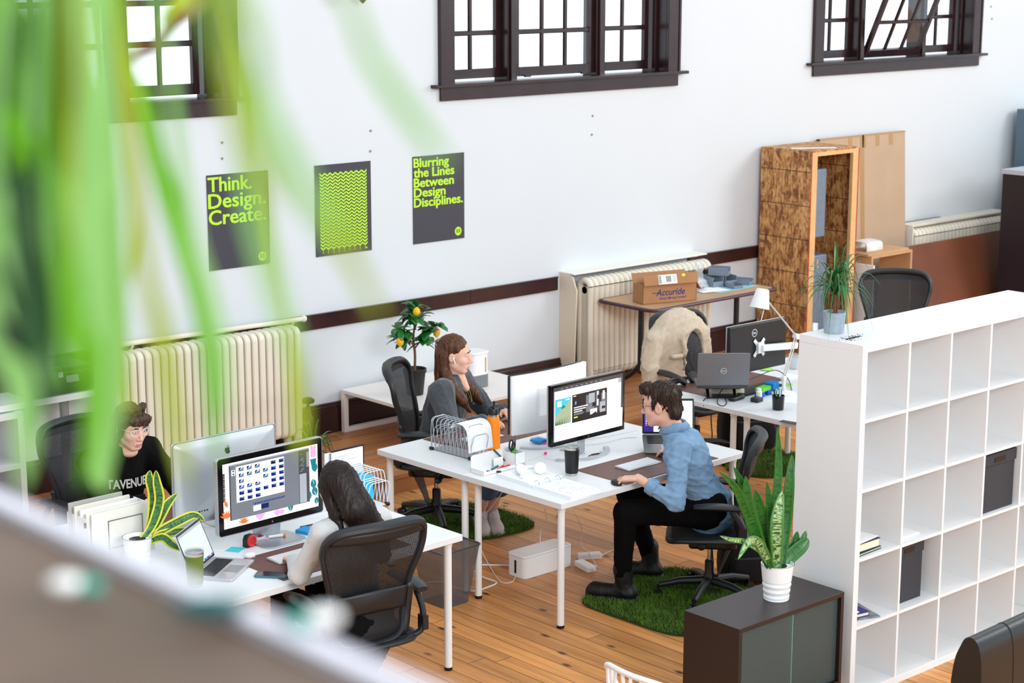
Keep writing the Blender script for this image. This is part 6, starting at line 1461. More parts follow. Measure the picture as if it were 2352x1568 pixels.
def hand_mesh(w, R, s, side, curl, fore, r0=.031):
    """w wrist, R columns = across (to the little finger side +x for side=+1), fingers, back of hand; side mirrors the thumb"""
    q = SD(.0029); X = lambda p: A(p[0]*side, p[1], p[2])
    q.rc(X((-.022, .018, 0)), X((-.024, .082, 0)), .0145, .0125, .012).rc(X((0, .01, .0)), X((0, .088, .002)), .016, .013, .014).rc(X((.024, .02, -.001)), X((.028, .078, -.001)), .0145, .0115, .012)
    q.ell(X((-.026, .034, -.008)), (.015, .026, .014), .012); q.rc((0, 0, 0), (np.asarray(fore)-w)@R/s, .0235, r0/s, .02, sq=((0, 0, 1), .85))
    for i, (x, y, L) in enumerate(((-.029, .088, .070), (-.0095, .093, .078), (.0105, .090, .072), (.029, .080, .056))):
        c = curl+.06*i; a = -.15-.25*c; p = A(x, y-.006, .002); r = .0092 if i < 3 else .0078; sp = (x*.9)
        for j, f in enumerate((.45, .31, .24)):
            d = A(math.sin(sp)*math.cos(a), math.cos(a)*math.cos(sp), math.sin(a)); p2 = p+d*L*f; q.rc(X(p), X(p2), r, r*.93, .0055 if j else .008); p = p2; r *= .92; a -= c*(1.0 if j == 0 else .7)
    q.rc(X((-.028, .022, -.008)), X((-.052, .052, -.014)), .0125, .0105, .012).rc(X((-.052, .052, -.014)), X((-.056, .080, -.020)), .0100, .0080, .005)
    V, F = q.mesh(); return w+(V*s)@R.T, F, skin
def folds(a, f, seed):
    """creases: a few thin warped ridges over a soft swell"""
    r = np.random.default_rng(seed); K = r.normal(size=(5, 3))*f*A(1, 1, .7); ph = r.uniform(0, 6.28, 5); W_ = r.normal(size=(3, 3))*f*.45
    def g(p):
        w = p+.022*np.sin(p@W_.T.astype(np.float32)+ph[:3].astype(np.float32)); o = 0
        for k in range(5):
            q = np.sin(w@K[k].astype(np.float32)+ph[k]); o = o+(.35*q if k < 2 else .25-(1-np.abs(q))**3)
        return a*o
    return g
def eyes(t, base, c, R, s, brow, look=(0, 0)):
    for x in (-1, 1):
        p = A(x*.031, .0792, .012); m = MB(eye_w); m.set(R*s, c-base); m.ell(p, .0118, 14, 10); e = m.build('eye', parent=t)
        m = MB(eye_d); m.set(R*s, c-base); m.ell(p+A(look[0], .0062, look[1]-.001), (.0062, .0062, .0062), 12, 8); m.build('iris', parent=e)
        m = MB(brow); m.set(R*s, c-base); m.tube(cr([(x*.014, .0925, .031), (x*.028, .0925, .0365), (x*.046, .079, .031)], 5), [.0022]+[.0036]*9+[.0014], 6); m.build('eyebrow', parent=t)
def person(lab, base, J, o):
    t = thing('person', lab, 'person', base); base = np.asarray(base, float); f = A(*o['f'], 0); f /= np.linalg.norm(f); rt = A(f[1], -f[0], 0); up = A(0, 0, 1); s = o.get('s', 1.0)
    for k in J: J[k] = A(*J[k])
    R = basis(o['hf'], roll=o.get('roll', 0)); c = J['head']; J['_R'] = R
    parts = [head_mesh(c, R, s, J['neck'])]
    b = SD(.011); q = (f, .70)
    b.rc(J['pelvis'], J['chest'], .115, .12, .05, q).rc(J['chest'], J['neck'], .11, .052, .05, q).rc(J['shL'], J['shR'], .042, k=.04)
    for S_ in 'LR':
        b.rc(J['sh'+S_], J['el'+S_], .040, .034, .03).rc(J['el'+S_], J['wr'+S_], .034, .027, .02).rc(J['pelvis']+(rt if S_ == 'R' else -rt)*.085-up*.02, J['kn'+S_], .07, .05, .04).rc(J['kn'+S_], J['an'+S_], .046, .034, .02)
    parts.append((*b.mesh(), skin))
    for S_, sd in (('L', -1), ('R', 1)):
        if 'hd'+S_ in J:
            d = J['hd'+S_]-J['wr'+S_]; d /= np.linalg.norm(d); x = np.cross(d, o.get('pn'+S_, up)); x /= np.linalg.norm(x); z = np.cross(x, d); Rm = np.stack([x, d, z], 1)
            fa = J['wr'+S_]+(J['el'+S_]-J['wr'+S_])*.5
            parts.append(hand_mesh(J['wr'+S_], Rm, o.get('hs', .95), sd, o.get('curl', .45), fa))
    meshobj('body', parts, t, base); eyes(t, base, c, R, s, o['brow'], o.get('look', (0, 0))); J['_t'], J['_f'], J['_rt'], J['_base'], J['_c'], J['_s'] = t, f, rt, base, c, s; return J
def garment(J, name, m, chest=.15, sh=.064, ua=.056, la=.046, cuff=.038, hem=.06, reach=(1, 1), a=.004, fr_=42, seed=1, h=.0068, extra=None, depth=.72, clip=None):
    g = SD(h); f, rt = J['_f'], J['_rt']; up = A(0, 0, 1); q = (f, depth); ax = (J['chest']-J['pelvis']); ax /= np.linalg.norm(ax)
    g.rc(J['pelvis']-ax*hem, J['chest']-ax*.10, chest*1.0, chest*.97, .05, q).rc(J['chest']-ax*.10, J['chest'], chest*.97, chest, .05, q).rc(J['chest'], J['neck']-up*.02, chest*.93, .060, .06, q)
    g.rc(J['shL'], J['neck']-up*.03, sh, .055, .05).rc(J['shR'], J['neck']-up*.03, sh, .055, .05)
    for S_, rc_ in (('L', reach[0]), ('R', reach[1])):
        e, w = J['el'+S_], J['wr'+S_]; w2 = e+(w-e)*rc_; g.rc(J['sh'+S_], e, ua*1.12, la*1.02, .035).rc(e, w2, la, cuff, .02)
    if extra: extra(g, ax)
    return meshobj(name, [(*g.mesh(folds(a, fr_, seed), clip), m)], J['_t'], J['_base'])
def trousers(J, m, hip=.098, kn=.066, an=.05, stop=(1, 1), flare=0, seed=3, a=.003):
    g = SD(.0075); rt = J['_rt']; up = A(0, 0, 1); g.rc(J['pelvis']-rt*.06, J['pelvis']+rt*.06, .125, k=.04)
    for S_, sg, st in (('L', -1, stop[0]), ('R', 1, stop[1])):
        k, n = J['kn'+S_], J['an'+S_]; e = k+(n-k)*st; g.rc(J['pelvis']+sg*rt*.085-up*.02, k, hip, kn, .05).rc(k, e, kn*.98, an+flare, .02)
    return meshobj('trousers', [(*g.mesh(folds(a, 38, seed)), m)], J['_t'], J['_base'])
def shoe(J, S_, up_m, sole_m, boot=False, b=1.0):
    w = .043*b
    an, to = J['an'+S_], J['to'+S_]; d = to-an; d[2] = 0; d /= np.linalg.norm(d); z0 = .012; gz = J.get('ground', 0.0); g = SD(.0055); n = A(-d[1], d[0], 0)
    hl = A(an[0], an[1], gz)-d*.045; tp = A(to[0], to[1], gz)
    g.rc(hl+A(0, 0, .045), tp-d*.04+A(0, 0, .042), .036*b, .040*b, .03).rc(tp-d*.07+A(0, 0, .036), tp-d*.02+A(0, 0, .034), .038*b, .030*b, .02, sq=(A(0, 0, 1), .85)).rc(hl+d*.03+A(0, 0, .06), A(an[0], an[1], gz+(.19 if boot else .085)), .038*b, (.046 if boot else .035)*b, .03)
    o = meshobj('shoe', [(*g.mesh(folds(.0015, 60, 5)), up_m)], J['_t'], J['_base'])
    q = SD(.0055); q.rc(hl+A(0, 0, .014), tp-d*.035+A(0, 0, .014), w, w*1.06, .02, sq=(A(0, 0, 1), .36)); s_ = meshobj('sole', [(*q.mesh(), sole_m)], o, J['_base'])
    if not boot:
        m = MB(mat('laces', (236, 226, 228), .8)); m.set(None, -J['_base'])
        for k in range(5): p = an+d*(.062+.019*k); p[2] = gz+.108-.0085*k; m.tube([p-n*.028-A(0, 0, .014), p+A(0, 0, .001), p+n*.028-A(0, 0, .014)], .0036, 6)
        m.build('laces', parent=o)
    return o
def hair(J, m, build, a=.003, fr_=90, seed=9, h=.0045, name='hair'):
    """build(SD) works in head space"""
    g = SD(h); build(g); K = folds(a, fr_, seed)
    st = lambda p: K(p*np.array([1, 1, .12], np.float32))
    V, F = g.mesh(st); return meshobj(name, [(J['_c']+(V*J['_s'])@J['_R'].T, F, m)], J['_t'], J['_base'])
def H(J, w): return (A(*w)-J['_c'])@J['_R']/J['_s']

# --- the man in the denim shirt -------------------------------------------------------
denim = mat('washed_denim_shirt', (122, 156, 188), .8, var=.16, scale=22, bump=.25, bscale=500)
blk_tr = mat('black_trousers', (6, 6, 7), .9, spec=.15)
h_dark = hair_mat('dark_brown_hair', (26, 18, 15), (70, 48, 36))
J = person('person in a blue denim shirt leaning over a desk with one hand on the mouse', (.96, -4.08, 0), dict(pelvis=(.99, -4.06, .56), chest=(.87, -4.01, .86), neck=(.80, -3.985, 1.02), head=(.735, -3.945, 1.155), shL=(.70, -4.12, .945), shR=(.95, -3.88, .945), elL=(.60, -4.20, .675), wrL=(.515, -3.985, .783), hdL=(.455, -3.87, .765), elR=(1.10, -3.92, .70), wrR=(1.12, -3.74, .785), hdR=(1.07, -3.64, .775),
    knL=(.56, -3.85, .545), anL=(.595, -3.80, .15), toL=(.50, -3.62, .03), knR=(.82, -3.62, .545), anR=(1.0, -3.62, .15), toR=(.90, -3.47, .03)), dict(f=(-.74, .67), hf=(-.45, .88, -.14), brow=h_dark, pnL=(.1, -.15, 1), curl=.42))
def col(g, ax):
    g.ch([J['elL']+(J['wrL']-J['elL'])*t_ for t_ in (.50, .62)], .0435, .006)
    g.rc(J['pelvis']-J['_f']*.05, J['pelvis']-J['_f']*.075-A(0, 0, .06)-J['_rt']*.03, .115, .10, .04)
garment(J, 'shirt', denim, chest=.158, sh=.066, ua=.060, la=.052, cuff=.044, hem=.03, reach=(.60, 1), a=.0065, fr_=30, seed=4, extra=col, depth=.76)
trousers(J, blk_tr, hip=.10, kn=.070, an=.050)
n_ = J['neck']+A(0, 0, .012); G = []
for a in np.linspace(.35, 2*PI-.35, 28):
    d_ = math.cos(a)*J['_f']+math.sin(a)*J['_rt']; tl_ = A(-.35, .3, 0)*.0; G.append([n_+d_*.060+A(0, 0, .0), n_+d_*.063+A(0, 0, .030), n_+d_*.068+A(0, 0, .033), n_+d_*.092+A(0, 0, -.012-.018*math.cos(a))])
m = MB(denim); m.set(None, -J['_base']); m.sheet(G); m.build('collar', parent=J['_t'], solid=.004)
e_, w_2 = J['elL'], J['wrL']; d_ = (w_2-e_)/np.linalg.norm(w_2-e_); m = MB(denim); m.set(None, -J['_base']); q_ = e_+(w_2-e_)*.52; m.tube([q_, q_+d_*.006, q_+d_*.03, q_+d_*.036], [.047, .0505, .050, .046], 20); m.tube([q_+d_*.018, q_+d_*.024, q_+d_*.05, q_+d_*.054], [.045, .0485, .0475, .044], 20); m.build('rolled_cuff', parent=J['_t'])
for S_ in 'LR': shoe(J, S_, mat('black_boot', (9, 9, 10), .5), black_pl, True, 1.25)
def hb(g):
    g.ell((0, -.022, .055), (.083, .100, .088), .02).ell((0, .035, .098), (.066, .055, .034), .02).ell((0, -.075, -.03), (.066, .038, .055), .03)
    g.rc((-.078, .02, .035), (-.074, .028, -.005), .013, .007, .015).rc((.078, .02, .035), (.074, .028, -.005), .013, .007, .015)
    for k in range(9): a = -.9+.22*k; g.ell((.055*math.sin(a), .055+.03*math.cos(a), .105+.012*math.cos(k*2.1)), (.02, .024, .018), .012)
    for x in (-1, 1): g.ell((x*.084, -.008, -.004), (.025, .026, .034), .012, op=1)
    g.ell((0, .085, -.015), (.075, .05, .085), .02, op=1)
hair(J, h_dark, hb, .009, 95, 12, .0042)
def glasses(J, m, rim, sq, alpha=.2):
    b = MB(m); b.set(J['_R']*J['_s'], J['_c']-J['_base'])
    for x in (-1, 1):
        P = [(x*.033+(.025*math.copysign(abs(math.cos(a))**.6, math.cos(a)) if sq else .024*math.cos(a)), .0985-.012*abs(math.cos(a)) if x*math.cos(a) > 0 else .0985, .011+(.019*math.copysign(abs(math.sin(a))**.6, math.sin(a)) if sq else .021*math.sin(a))) for a in np.linspace(0, 2*PI, 25)[:-1]]; b.tube(P, rim, 6, closed=True)
        b.tube([(x*.057, .086, .016), (x*.072, .05, .016), (x*.08, -.005, .012), (x*.079, -.018, -.004)], rim*.9, 6)
    b.tube([(-.010, .0985, .014), (0, .101, .017), (.010, .0985, .014)], rim, 6); b.build('glasses', parent=J['_t'])
glasses(J, mat('thin_dark_frame', (60, 56, 54), .3, .6), .0013, False)
m = MB(chrome); d = (J['hdL']-J['wrL']); d /= np.linalg.norm(d); x_ = np.cross(d, A(0, 0, 1)); pr = J['wrL']+d*.108*.95-x_*.0095+A(0, 0, .004)-J['_base']; m.tube([pr+x_*.0095*math.cos(a)+A(0, 0, .0095*math.sin(a)) for a in np.linspace(0, 2*PI, 17)[:-1]], .0022, 6, closed=True); m.build('ring', parent=J['_t'])
t = thing('mouse', 'black computer mouse under the hand of the man in denim', 'mouse', (J['hdL'][0]+.002, J['hdL'][1]-.005, DT+.0032), -.4); m = MB(black_pl); m.ell((0, 0, 0), (.028, .05, .026)); o_ = m.build('mouse_body', parent=t); 
for v in o_.data.vertices: v.co.z = max(0, v.co.z)

# --- the woman seen from behind -------------------------------------------------------------
knit = mat('grey_rib_knit', (204, 202, 200), .9, bump=.2, bscale=700); nt, b_, tc = nodes(knit)
wv = N(nt, 'ShaderNodeTexWave'); wv.inputs['Scale'].default_value = 120; wv.inputs['Distortion'].default_value = .6; nt.links.new(tc.outputs['Object'], wv.inputs['Vector']); rp = N(nt, 'ShaderNodeValToRGB'); rp.color_ramp.elements[0].position = .0; rp.color_ramp.elements[1].position = .3; rp.color_ramp.elements[0].color = srgb(190, 188, 188); rp.color_ramp.elements[1].color = srgb(208, 206, 204); nt.links.new(wv.outputs['Fac'], rp.inputs[0]); nt.links.new(rp.outputs[0], b_.inputs['Base Color'])
h_long = hair_mat('long_dark_hair', (18, 12, 11), (44, 26, 20))
J = person('person with long dark hair in a grey ribbed sweater, seen from behind typing', (-1.62, -4.14, 0), dict(pelvis=(-1.62, -4.20, .55), chest=(-1.645, -4.19, .88), neck=(-1.655, -4.185, 1.065), head=(-1.675, -4.135, 1.185), shL=(-1.80, -4.19, 1.0), shR=(-1.485, -4.20, 1.01), elL=(-1.865, -4.08, .79), wrL=(-1.760, -3.895, .79), hdL=(-1.715, -3.76, .775), elR=(-1.40, -4.08, .78), wrR=(-1.52, -3.88, .79), hdR=(-1.55, -3.76, .775),
    knL=(-1.73, -3.76, .56), anL=(-1.76, -3.74, .10), toL=(-1.77, -3.55, .03), knR=(-1.52, -3.76, .56), anR=(-1.50, -3.74, .10), toR=(-1.49, -3.55, .03)), dict(f=(-.03, 1), hf=(.10, .98, -.16), brow=h_long, s=.95, hs=.86, curl=.28))
garment(J, 'sweater', knit, chest=.136, sh=.058, ua=.052, la=.047, cuff=.040, hem=.08, reach=(.92, .92), a=.0025, fr_=36, seed=8, depth=.74)
trousers(J, blk_tr, hip=.095, kn=.066, an=.055)
for S_ in 'LR': shoe(J, S_, mat('black_boot', (9, 9, 10), .5), black_pl, True)
def hb(g):
    g.ell((0, -.018, .05), (.084, .106, .094), .02); q = (0, 1, 0)
    b0, b1, b2, b3 = (0, -.085, .03), H(J, (-1.66, -4.275, 1.11)), H(J, (-1.60, -4.30, .99)), H(J, (-1.555, -4.315, .88))
    g.ch([b0, b1, b2, b3], [.078, .088, .082, .05], .03, (A(.1, 1, 0)/1.005, .55))
    g.ch([(.066, .01, .02), H(J, (-1.585, -4.19, 1.09)), H(J, (-1.515, -4.275, .98)), H(J, (-1.49, -4.29, .92))], [.032, .03, .024, .01], .03); g.ch([(-.066, .005, .02), H(J, (-1.735, -4.20, 1.08)), H(J, (-1.735, -4.245, .99)), H(J, (-1.70, -4.27, .93))], [.034, .032, .022, .008], .03)
    g.ell((0, .09, -.02), (.058, .06, .09), .02, op=1)
hair(J, h_long, hb, .0035, 100, 3, .0048)

# --- the woman in the cardigan ----------------------------------------------------------------
cardi = mat('charcoal_knit', (64, 67, 72), .95, var=.2, scale=50, bump=.3, bscale=500, sheen=.3); jeans = mat('blue_jeans', (62, 88, 124), .85, var=.15, scale=60, bump=.2, bscale=500)
h_br = hair_mat('brown_hair', (50, 28, 18), (112, 70, 44))
J = person('person in a charcoal cardigan with long brown hair looking at a monitor', (.74, -2.02, 0), dict(pelvis=(.72, -1.98, .55), chest=(.775, -2.03, .83), neck=(.80, -2.055, .995), head=(.80, -2.08, 1.135), shL=(.955, -1.95, .925), shR=(.625, -2.15, .925), elL=(1.07, -2.10, .71), wrL=(1.005, -2.32, .785), hdL=(.965, -2.44, .775), elR=(.575, -2.30, .72), wrR=(.74, -2.43, .785), hdR=(.80, -2.55, .775),
    knL=(1.0, -2.36, .53), anL=(.975, -2.24, .12), toL=(.845, -2.435, .03), knR=(.84, -2.44, .53), anR=(.895, -2.22, .13), toR=(.76, -2.40, .03)), dict(f=(.6, -.8), hf=(.62, -.78, -.08), brow=h_br, s=.98, hs=.86, curl=.3, look=(.002, 0)))
def cx(g, ax): pass
garment(J, 'cardigan', cardi, chest=.160, sh=.078, ua=.072, la=.062, cuff=.044, hem=.06, reach=(.94, .94), a=.005, fr_=26, seed=15, depth=.78)
g = SD(.006); f_ = J['_f']; g.rc(J['chest']+f_*.075-A(0, 0, .05), J['neck']+f_*.052-A(0, 0, .075), .052, .035, .02, (f_, .95)); meshobj('top', [(*g.mesh(), mat('black_jersey', (12, 12, 13), .9))], J['_t'], J['_base'])
g = SD(.0055); g.rc(J['neck']+f_*.035+A(0, 0, .0), J['neck']+f_*.085-A(0, 0, .075), .046, .026, .02); meshobj('neckline', [(*g.mesh(), skin)], J['_t'], J['_base'])
trousers(J, jeans, hip=.10, kn=.072, an=.068, stop=(.60, .60), flare=.014)
sn = mat('white_sneaker', (192, 182, 182), .65)
for S_ in 'LR': shoe(J, S_, sn, mat('sneaker_sole', (196, 188, 182), .6), False, 1.2)
def hb(g):
    g.ell((0, -.020, .052), (.082, .102, .090), .02)
    g.ch([(0, -.09, .0), (0, -.085, -.12), H(J, (.70, -2.02, .93))], [.075, .07, .04], .03, (A(0, 1, 0), .6))
    g.ch([(.060, -.062, .0), (.066, -.050, -.09), H(J, (.70, -2.155, .96)), H(J, (.745, -2.215, .87)), H(J, (.79, -2.235, .795))], [.034, .034, .036, .034, .012], .02)
    g.ch([(-.060, -.062, .0), (-.066, -.050, -.09), H(J, (.905, -2.035, .95)), H(J, (.955, -2.09, .86)), H(J, (.985, -2.125, .80))], [.034, .034, .036, .034, .012], .02)
    g.ell((0, .098, -.016), (.080, .086, .094), .02, op=1); g.ell((.085, -.012, -.008), (.02, .02, .028), .008, op=1)
hair(J, h_br, hb, .003, 110, 5, .0045)
m = MB(white_pl); m.set(J['_R']*J['_s'], J['_c']-J['_base']); m.ell((.083, .006, -.005), (.006, .007, .007)); m.cyl((.085, .008, -.008), (.083, .02, -.036), .0032); m.build('earbud', parent=J['_t'])
m = MB(mat('claw_grey', (120, 110, 104), .3)); m.set(J['_R']*J['_s'], J['_c']-J['_base']); m.tube(cr([(-.03, -.115, .06), (0, -.13, .05), (.03, -.115, .06)]), .012, 8)
for k in range(5): m.tube([(-.03+.015*k, -.122, .055), (-.03+.015*k, -.135, .085), (-.03+.015*k, -.10, .10)], .004, 6)
m.build('hair_clip', parent=J['_t'])
m = MB(mat('thin_gold', (190, 160, 100), .25, .9)); m.set(None, -J['_base']); n_ = J['neck']; m.tube(cr([n_+f_*.04+J['_rt']*.05+A(0, 0, .01), n_+f_*.10+J['_rt']*.03-A(0, 0, .09), n_+f_*.125-A(0, 0, .165), n_+f_*.10-J['_rt']*.03-A(0, 0, .09), n_+f_*.04-J['_rt']*.05+A(0, 0, .01)]), .0015, 6); m.cbox(n_+f_*.135-A(0, 0, .175), (.02, .008, .012)); m.build('necklace', parent=J['_t'])

# --- the person in clear glasses ------------------------------------------------------------------
blk_sw = mat('black_sweatshirt', (11, 10, 10), .95, spec=.15); h_sh = hair_mat('shaggy_brown_hair', (40, 27, 20), (92, 66, 48))
J = person('person in clear glasses and a black sweatshirt behind the silver computer', (-1.66, -2.05, 0), dict(pelvis=(-1.67, -2.02, .55), chest=(-1.66, -2.10, .83), neck=(-1.655, -2.15, .985), head=(-1.645, -2.215, 1.105), shL=(-1.47, -2.09, .925), shR=(-1.845, -2.13, .925), elL=(-1.40, -2.30, .72), wrL=(-1.50, -2.54, .785), hdL=(-1.54, -2.65, .775), elR=(-1.91, -2.33, .72), wrR=(-1.78, -2.54, .785), hdR=(-1.74, -2.65, .775),
    knL=(-1.55, -2.45, .55), anL=(-1.54, -2.50, .10), toL=(-1.54, -2.68, .03), knR=(-1.78, -2.45, .55), anR=(-1.80, -2.50, .10), toR=(-1.82, -2.68, .03)), dict(f=(.10, -1), hf=(.08, -.97, -.22), brow=h_sh, s=.96, hs=.88, curl=.3))
garment(J, 'sweatshirt', blk_sw, chest=.150, sh=.070, ua=.064, la=.056, cuff=.042, hem=.06, reach=(.94, .94), a=.004, fr_=28, seed=22, depth=.78)
g = SD(.0055); g.rc(J['neck']+A(0, 0, .02), J['neck']+J['_f']*.045-A(0, 0, .02), .052, .050, .02, (A(0, 0, 1), .6)); meshobj('neckline', [(*g.mesh(), skin)], J['_t'], J['_base'])
trousers(J, blk_tr)
for S_ in 'LR': shoe(J, S_, mat('black_boot', (9, 9, 10), .5), black_pl, True)
m = MB(mat('print_white', (210, 208, 204), .8)); m.set(None, -J['_base']); ch_ = J['chest']+J['_f']*.150
V_, F_ = text_mesh('TAVENUES', .07, .002); V_ = V_.copy(); V_[:, 0] -= V_[:, 0].mean(); V_[:, 0] *= .26/(V_[:, 0].max()-V_[:, 0].min())
r_ = -J['_rt']; m.add([ch_+r_*x+A(0, 0, y-.05+.25*x*x*2)-J['_f']*(1.6*x*x)+J['_f']*.004 for x, y, z in V_], F_)
m.build('printed_lettering', parent=J['_t'], smooth=False)
def hb(g):
    g.ell((0, -.018, .052), (.085, .103, .094), .02).ch([(-.05, .075, .082), (0, .09, .086), (.05, .075, .082)], .024, .02).ch([(-.045, .085, .058), (0, .099, .062), (.04, .088, .060)], .012, .012)
    for x in (-1, 1): g.ch([(x*.072, .02, .05), (x*.082, -.005, -.02), (x*.085, -.025, -.09), (x*.092, -.02, -.15)], [.022, .026, .024, .008], .02)
    g.ch([(0, -.09, .0), (0, -.085, -.08), (0, -.07, -.15)], [.07, .068, .03], .03, (A(0, 1, 0), .6))
    for k in range(8): a = .5+.3*k; g.ell((.07*math.cos(a), -.01+.05*math.sin(a), .125+.012*math.sin(3*k)), (.022, .022, .02), .014)
    g.ell((0, .10, -.028), (.060, .07, .070), .018, op=1); g.ell((.092, .0, -.012), (.018, .02, .028), .008, op=1); g.ell((-.092, .0, -.012), (.018, .02, .028), .008, op=1)
hair(J, h_sh, hb, .005, 95, 31, .0045)
glasses(J, mat('clear_frame', (226, 224, 216), .15), .0022, True)
m = MB(mat('thin_gold', (190, 160, 100), .25, .9)); m.set(J['_R']*J['_s'], J['_c']-J['_base']); m.tube([(.08, -.004+.009*math.cos(a), -.044+.011*math.sin(a)) for a in np.linspace(0, 2*PI, 15)[:-1]], .0014, 6, closed=True); m.build('earring', parent=J['_t'])

# --- beige jacket over the far chair ------------------------------------------------------------------
jk = mat('beige_corduroy', (198, 180, 158), .9, var=.08, scale=30, bump=.2, bscale=400); b0 = A(3.16, -1.80, 0)
t = thing('jacket', 'beige button jacket with dark lining hanging over the chair back', 'jacket', b0); g = SD(.0065); c = A(3.19, -1.80, -.03); r_ = A(-.97, .1, 0)*-1; f_ = A(-.25, -.97, 0); q = (f_, .45)
g.rc(c+A(0, 0, .62), c+A(0, 0, .90), .26, .235, .05, q).rc(c-r_*.19+A(0, 0, .93), c+r_*.19+A(0, 0, .93), .075, k=.06).rc(c-r_*.08+A(0, 0, .99), c+r_*.08+A(0, 0, .99), .055, k=.05)
g.ch([c-r_*.24+A(0, 0, .91), c-r_*.29+f_*.03+A(0, 0, .72), c-r_*.30+f_*.06+A(0, 0, .48)], [.075, .07, .055], .03).ch([c+r_*.23+A(0, 0, .91), c+r_*.27+f_*.0+A(0, 0, .72), c+r_*.27+A(0, 0, .48)], [.075, .07, .055], .03)
g.ch([c+r_*(.06+.09*math.cos(a))+f_*.10+A(0, 0, .925+.05*math.sin(a)) for a in np.linspace(.2, PI, 8)]+[c+r_*-.01+f_*.125+A(0, 0, .80), c+r_*.02+f_*.125+A(0, 0, .62)], .022, .012)
g.ell(c+r_*.105+f_*.13+A(0, 0, .73), (.105, .14, .25), .02, op=1)
meshobj('shell', [(*g.mesh(folds(.006, 30, 41)), jk)], t, b0)
q2 = SD(.007); q2.ell(c+r_*.095+f_*.05+A(0, 0, .74), (.115, .06, .235), .02); meshobj('lining', [(*q2.mesh(folds(.003, 50, 2)), mat('dark_lining', (44, 44, 48), .7))], t, b0)
q3 = SD(.006); q3.rc(c-r_*.13+f_*.118+A(0, 0, .80), c-r_*.05+f_*.122+A(0, 0, .80), .018, k=.01); meshobj('pocket_flap', [(*q3.mesh(), jk)], t, b0)
m = MB(mat('horn_button', (120, 100, 80), .4)); m.set(None, -b0)
for z in (.785, .70, .62): m.ell(c-r_*.035+f_*.138+A(0, 0, z), .009, 10, 6)
m.build('buttons', parent=t)
# ================================================================== PLANTS
drac = mat('dragon_leaf', (46, 104, 44), .35, var=.3, scale=30)
def strap(mb, c, az, L, rise, droop, w, n=11):
    """narrow arching leaf"""
    d = A(math.cos(az), math.sin(az), 0); s = A(-d[1], d[0], 0); G = []
    for k in range(n):
        u = k/(n-1); p = np.asarray(c)+d*L*(u*.85-.12*u*u)+A(0, 0, rise*math.sin(min(1, u*1.25)*PI/2)-droop*u**2.2); ww = w*(.55+.45*math.sin(PI*min(1, u*1.3)))*(1-u**3)
        G.append([p-s*ww/2, p+A(0, 0, -ww*.18), p+s*ww/2])
    mb.sheet(G)
def arching_plant(lab, c, crown, n, L, w, pot, seed, stem=True):
    t = thing('potted_dragon_plant', lab, 'potted plant', c); r = random.Random(seed)
    m = MB(pot[0]); R_, h = pot[1], pot[2]; m.lathe([(0, 0), (R_*.86, 0), (R_*.88, .004), (R_, h), (R_-.006, h), (R_-.008, h-.012), (0, h-.012)], 32); m.build('pot', parent=t)
    m = MB(soil); m.lathe([(R_-.008, h-.014), (0, h-.008)], 20); m.build('soil', parent=t)
    m = MB(bark); m.tube(cr([(0, 0, h-.01), (.006, .004, (h+crown)/2), (0, 0, crown)]), .007, 8); m.tube(cr([(.012, -.004, h-.01), (.02, .0, (h+crown)/2), (.012, 0, crown-.02)]), .005, 8); m.build('stem', parent=t)
    m = MB(drac)
    for k in range(n): strap(m, (r.uniform(-.01, .01), r.uniform(-.01, .01), crown+r.uniform(-.03, .02)), r.uniform(0, 2*PI), L*r.uniform(.65, 1.1), L*r.uniform(.15, .75), L*r.uniform(.4, 1.15), w*r.uniform(.7, 1.15))
    for k in range(5): strap(m, (0, 0, crown), r.uniform(0, 2*PI), L*.35, L*.75, .0, w)
    o = m.build('leaves', parent=t, ang=80); o['kind'] = 'stuff'; return t
conc = mat('grey_concrete_pot', (150, 164, 176), .6, var=.12, scale=40)
arching_plant('dragon plant with arching narrow leaves in a grey pot on the tall shelf', at(1915, 763, z=SW+.0005), .215, 74, .30, .014, (conc, .056, .105), 5)
arching_plant('narrow-leaved plant growing up from the floor behind the clipboard', (-.43, -2.22, 0), .74, 44, .26, .016, (black_pl, .08, .15), 8)
t = thing('spilled_soil', 'crumbs of dark soil spilled beside the grey pot on the shelf', 'soil', at(1955, 776, z=SW+.0005), DR); rr = random.Random(4); m = MB(soil)
for k in range(90): a = rr.gauss(0, 1); m.ell((.045*a, .018*rr.gauss(0, 1)+.01*a, .0012), (.001+.003*rr.random()**2,)*2+(.0016,), 5, 3)
for k in range(14): m.ell((-.05+.008*k, -.01+.004*rr.random(), .002), (.006, .004, .003), 6, 4)
o = m.build('crumbs', parent=t); o['kind'] = 'stuff'
m = MB(white_pl); m.cyl((0, 0, 0), (0, 0, .035), .014); o = m.build('bottle_cap'); place(o, at(1872, 758, z=SW+.0005)+(-.0, .0, 0)); tag(o, 'small white cap at the back edge of the shelf top', 'cap')
sbp = at(1783, 1374, z=.60); t = thing('potted_snake_plant', 'large snake plant in a ribbed white pot on the dark sideboard', 'potted plant', sbp)
ribbed_pot(t, .178, .079, .060, (.05, .52, 6))
Z = lambda x, y, dy=0.0: at(1640+x/2.083, 970+y/2.083, y=sbp[1]+dy)-sbp
up_c = (-.6, -.7, .2)
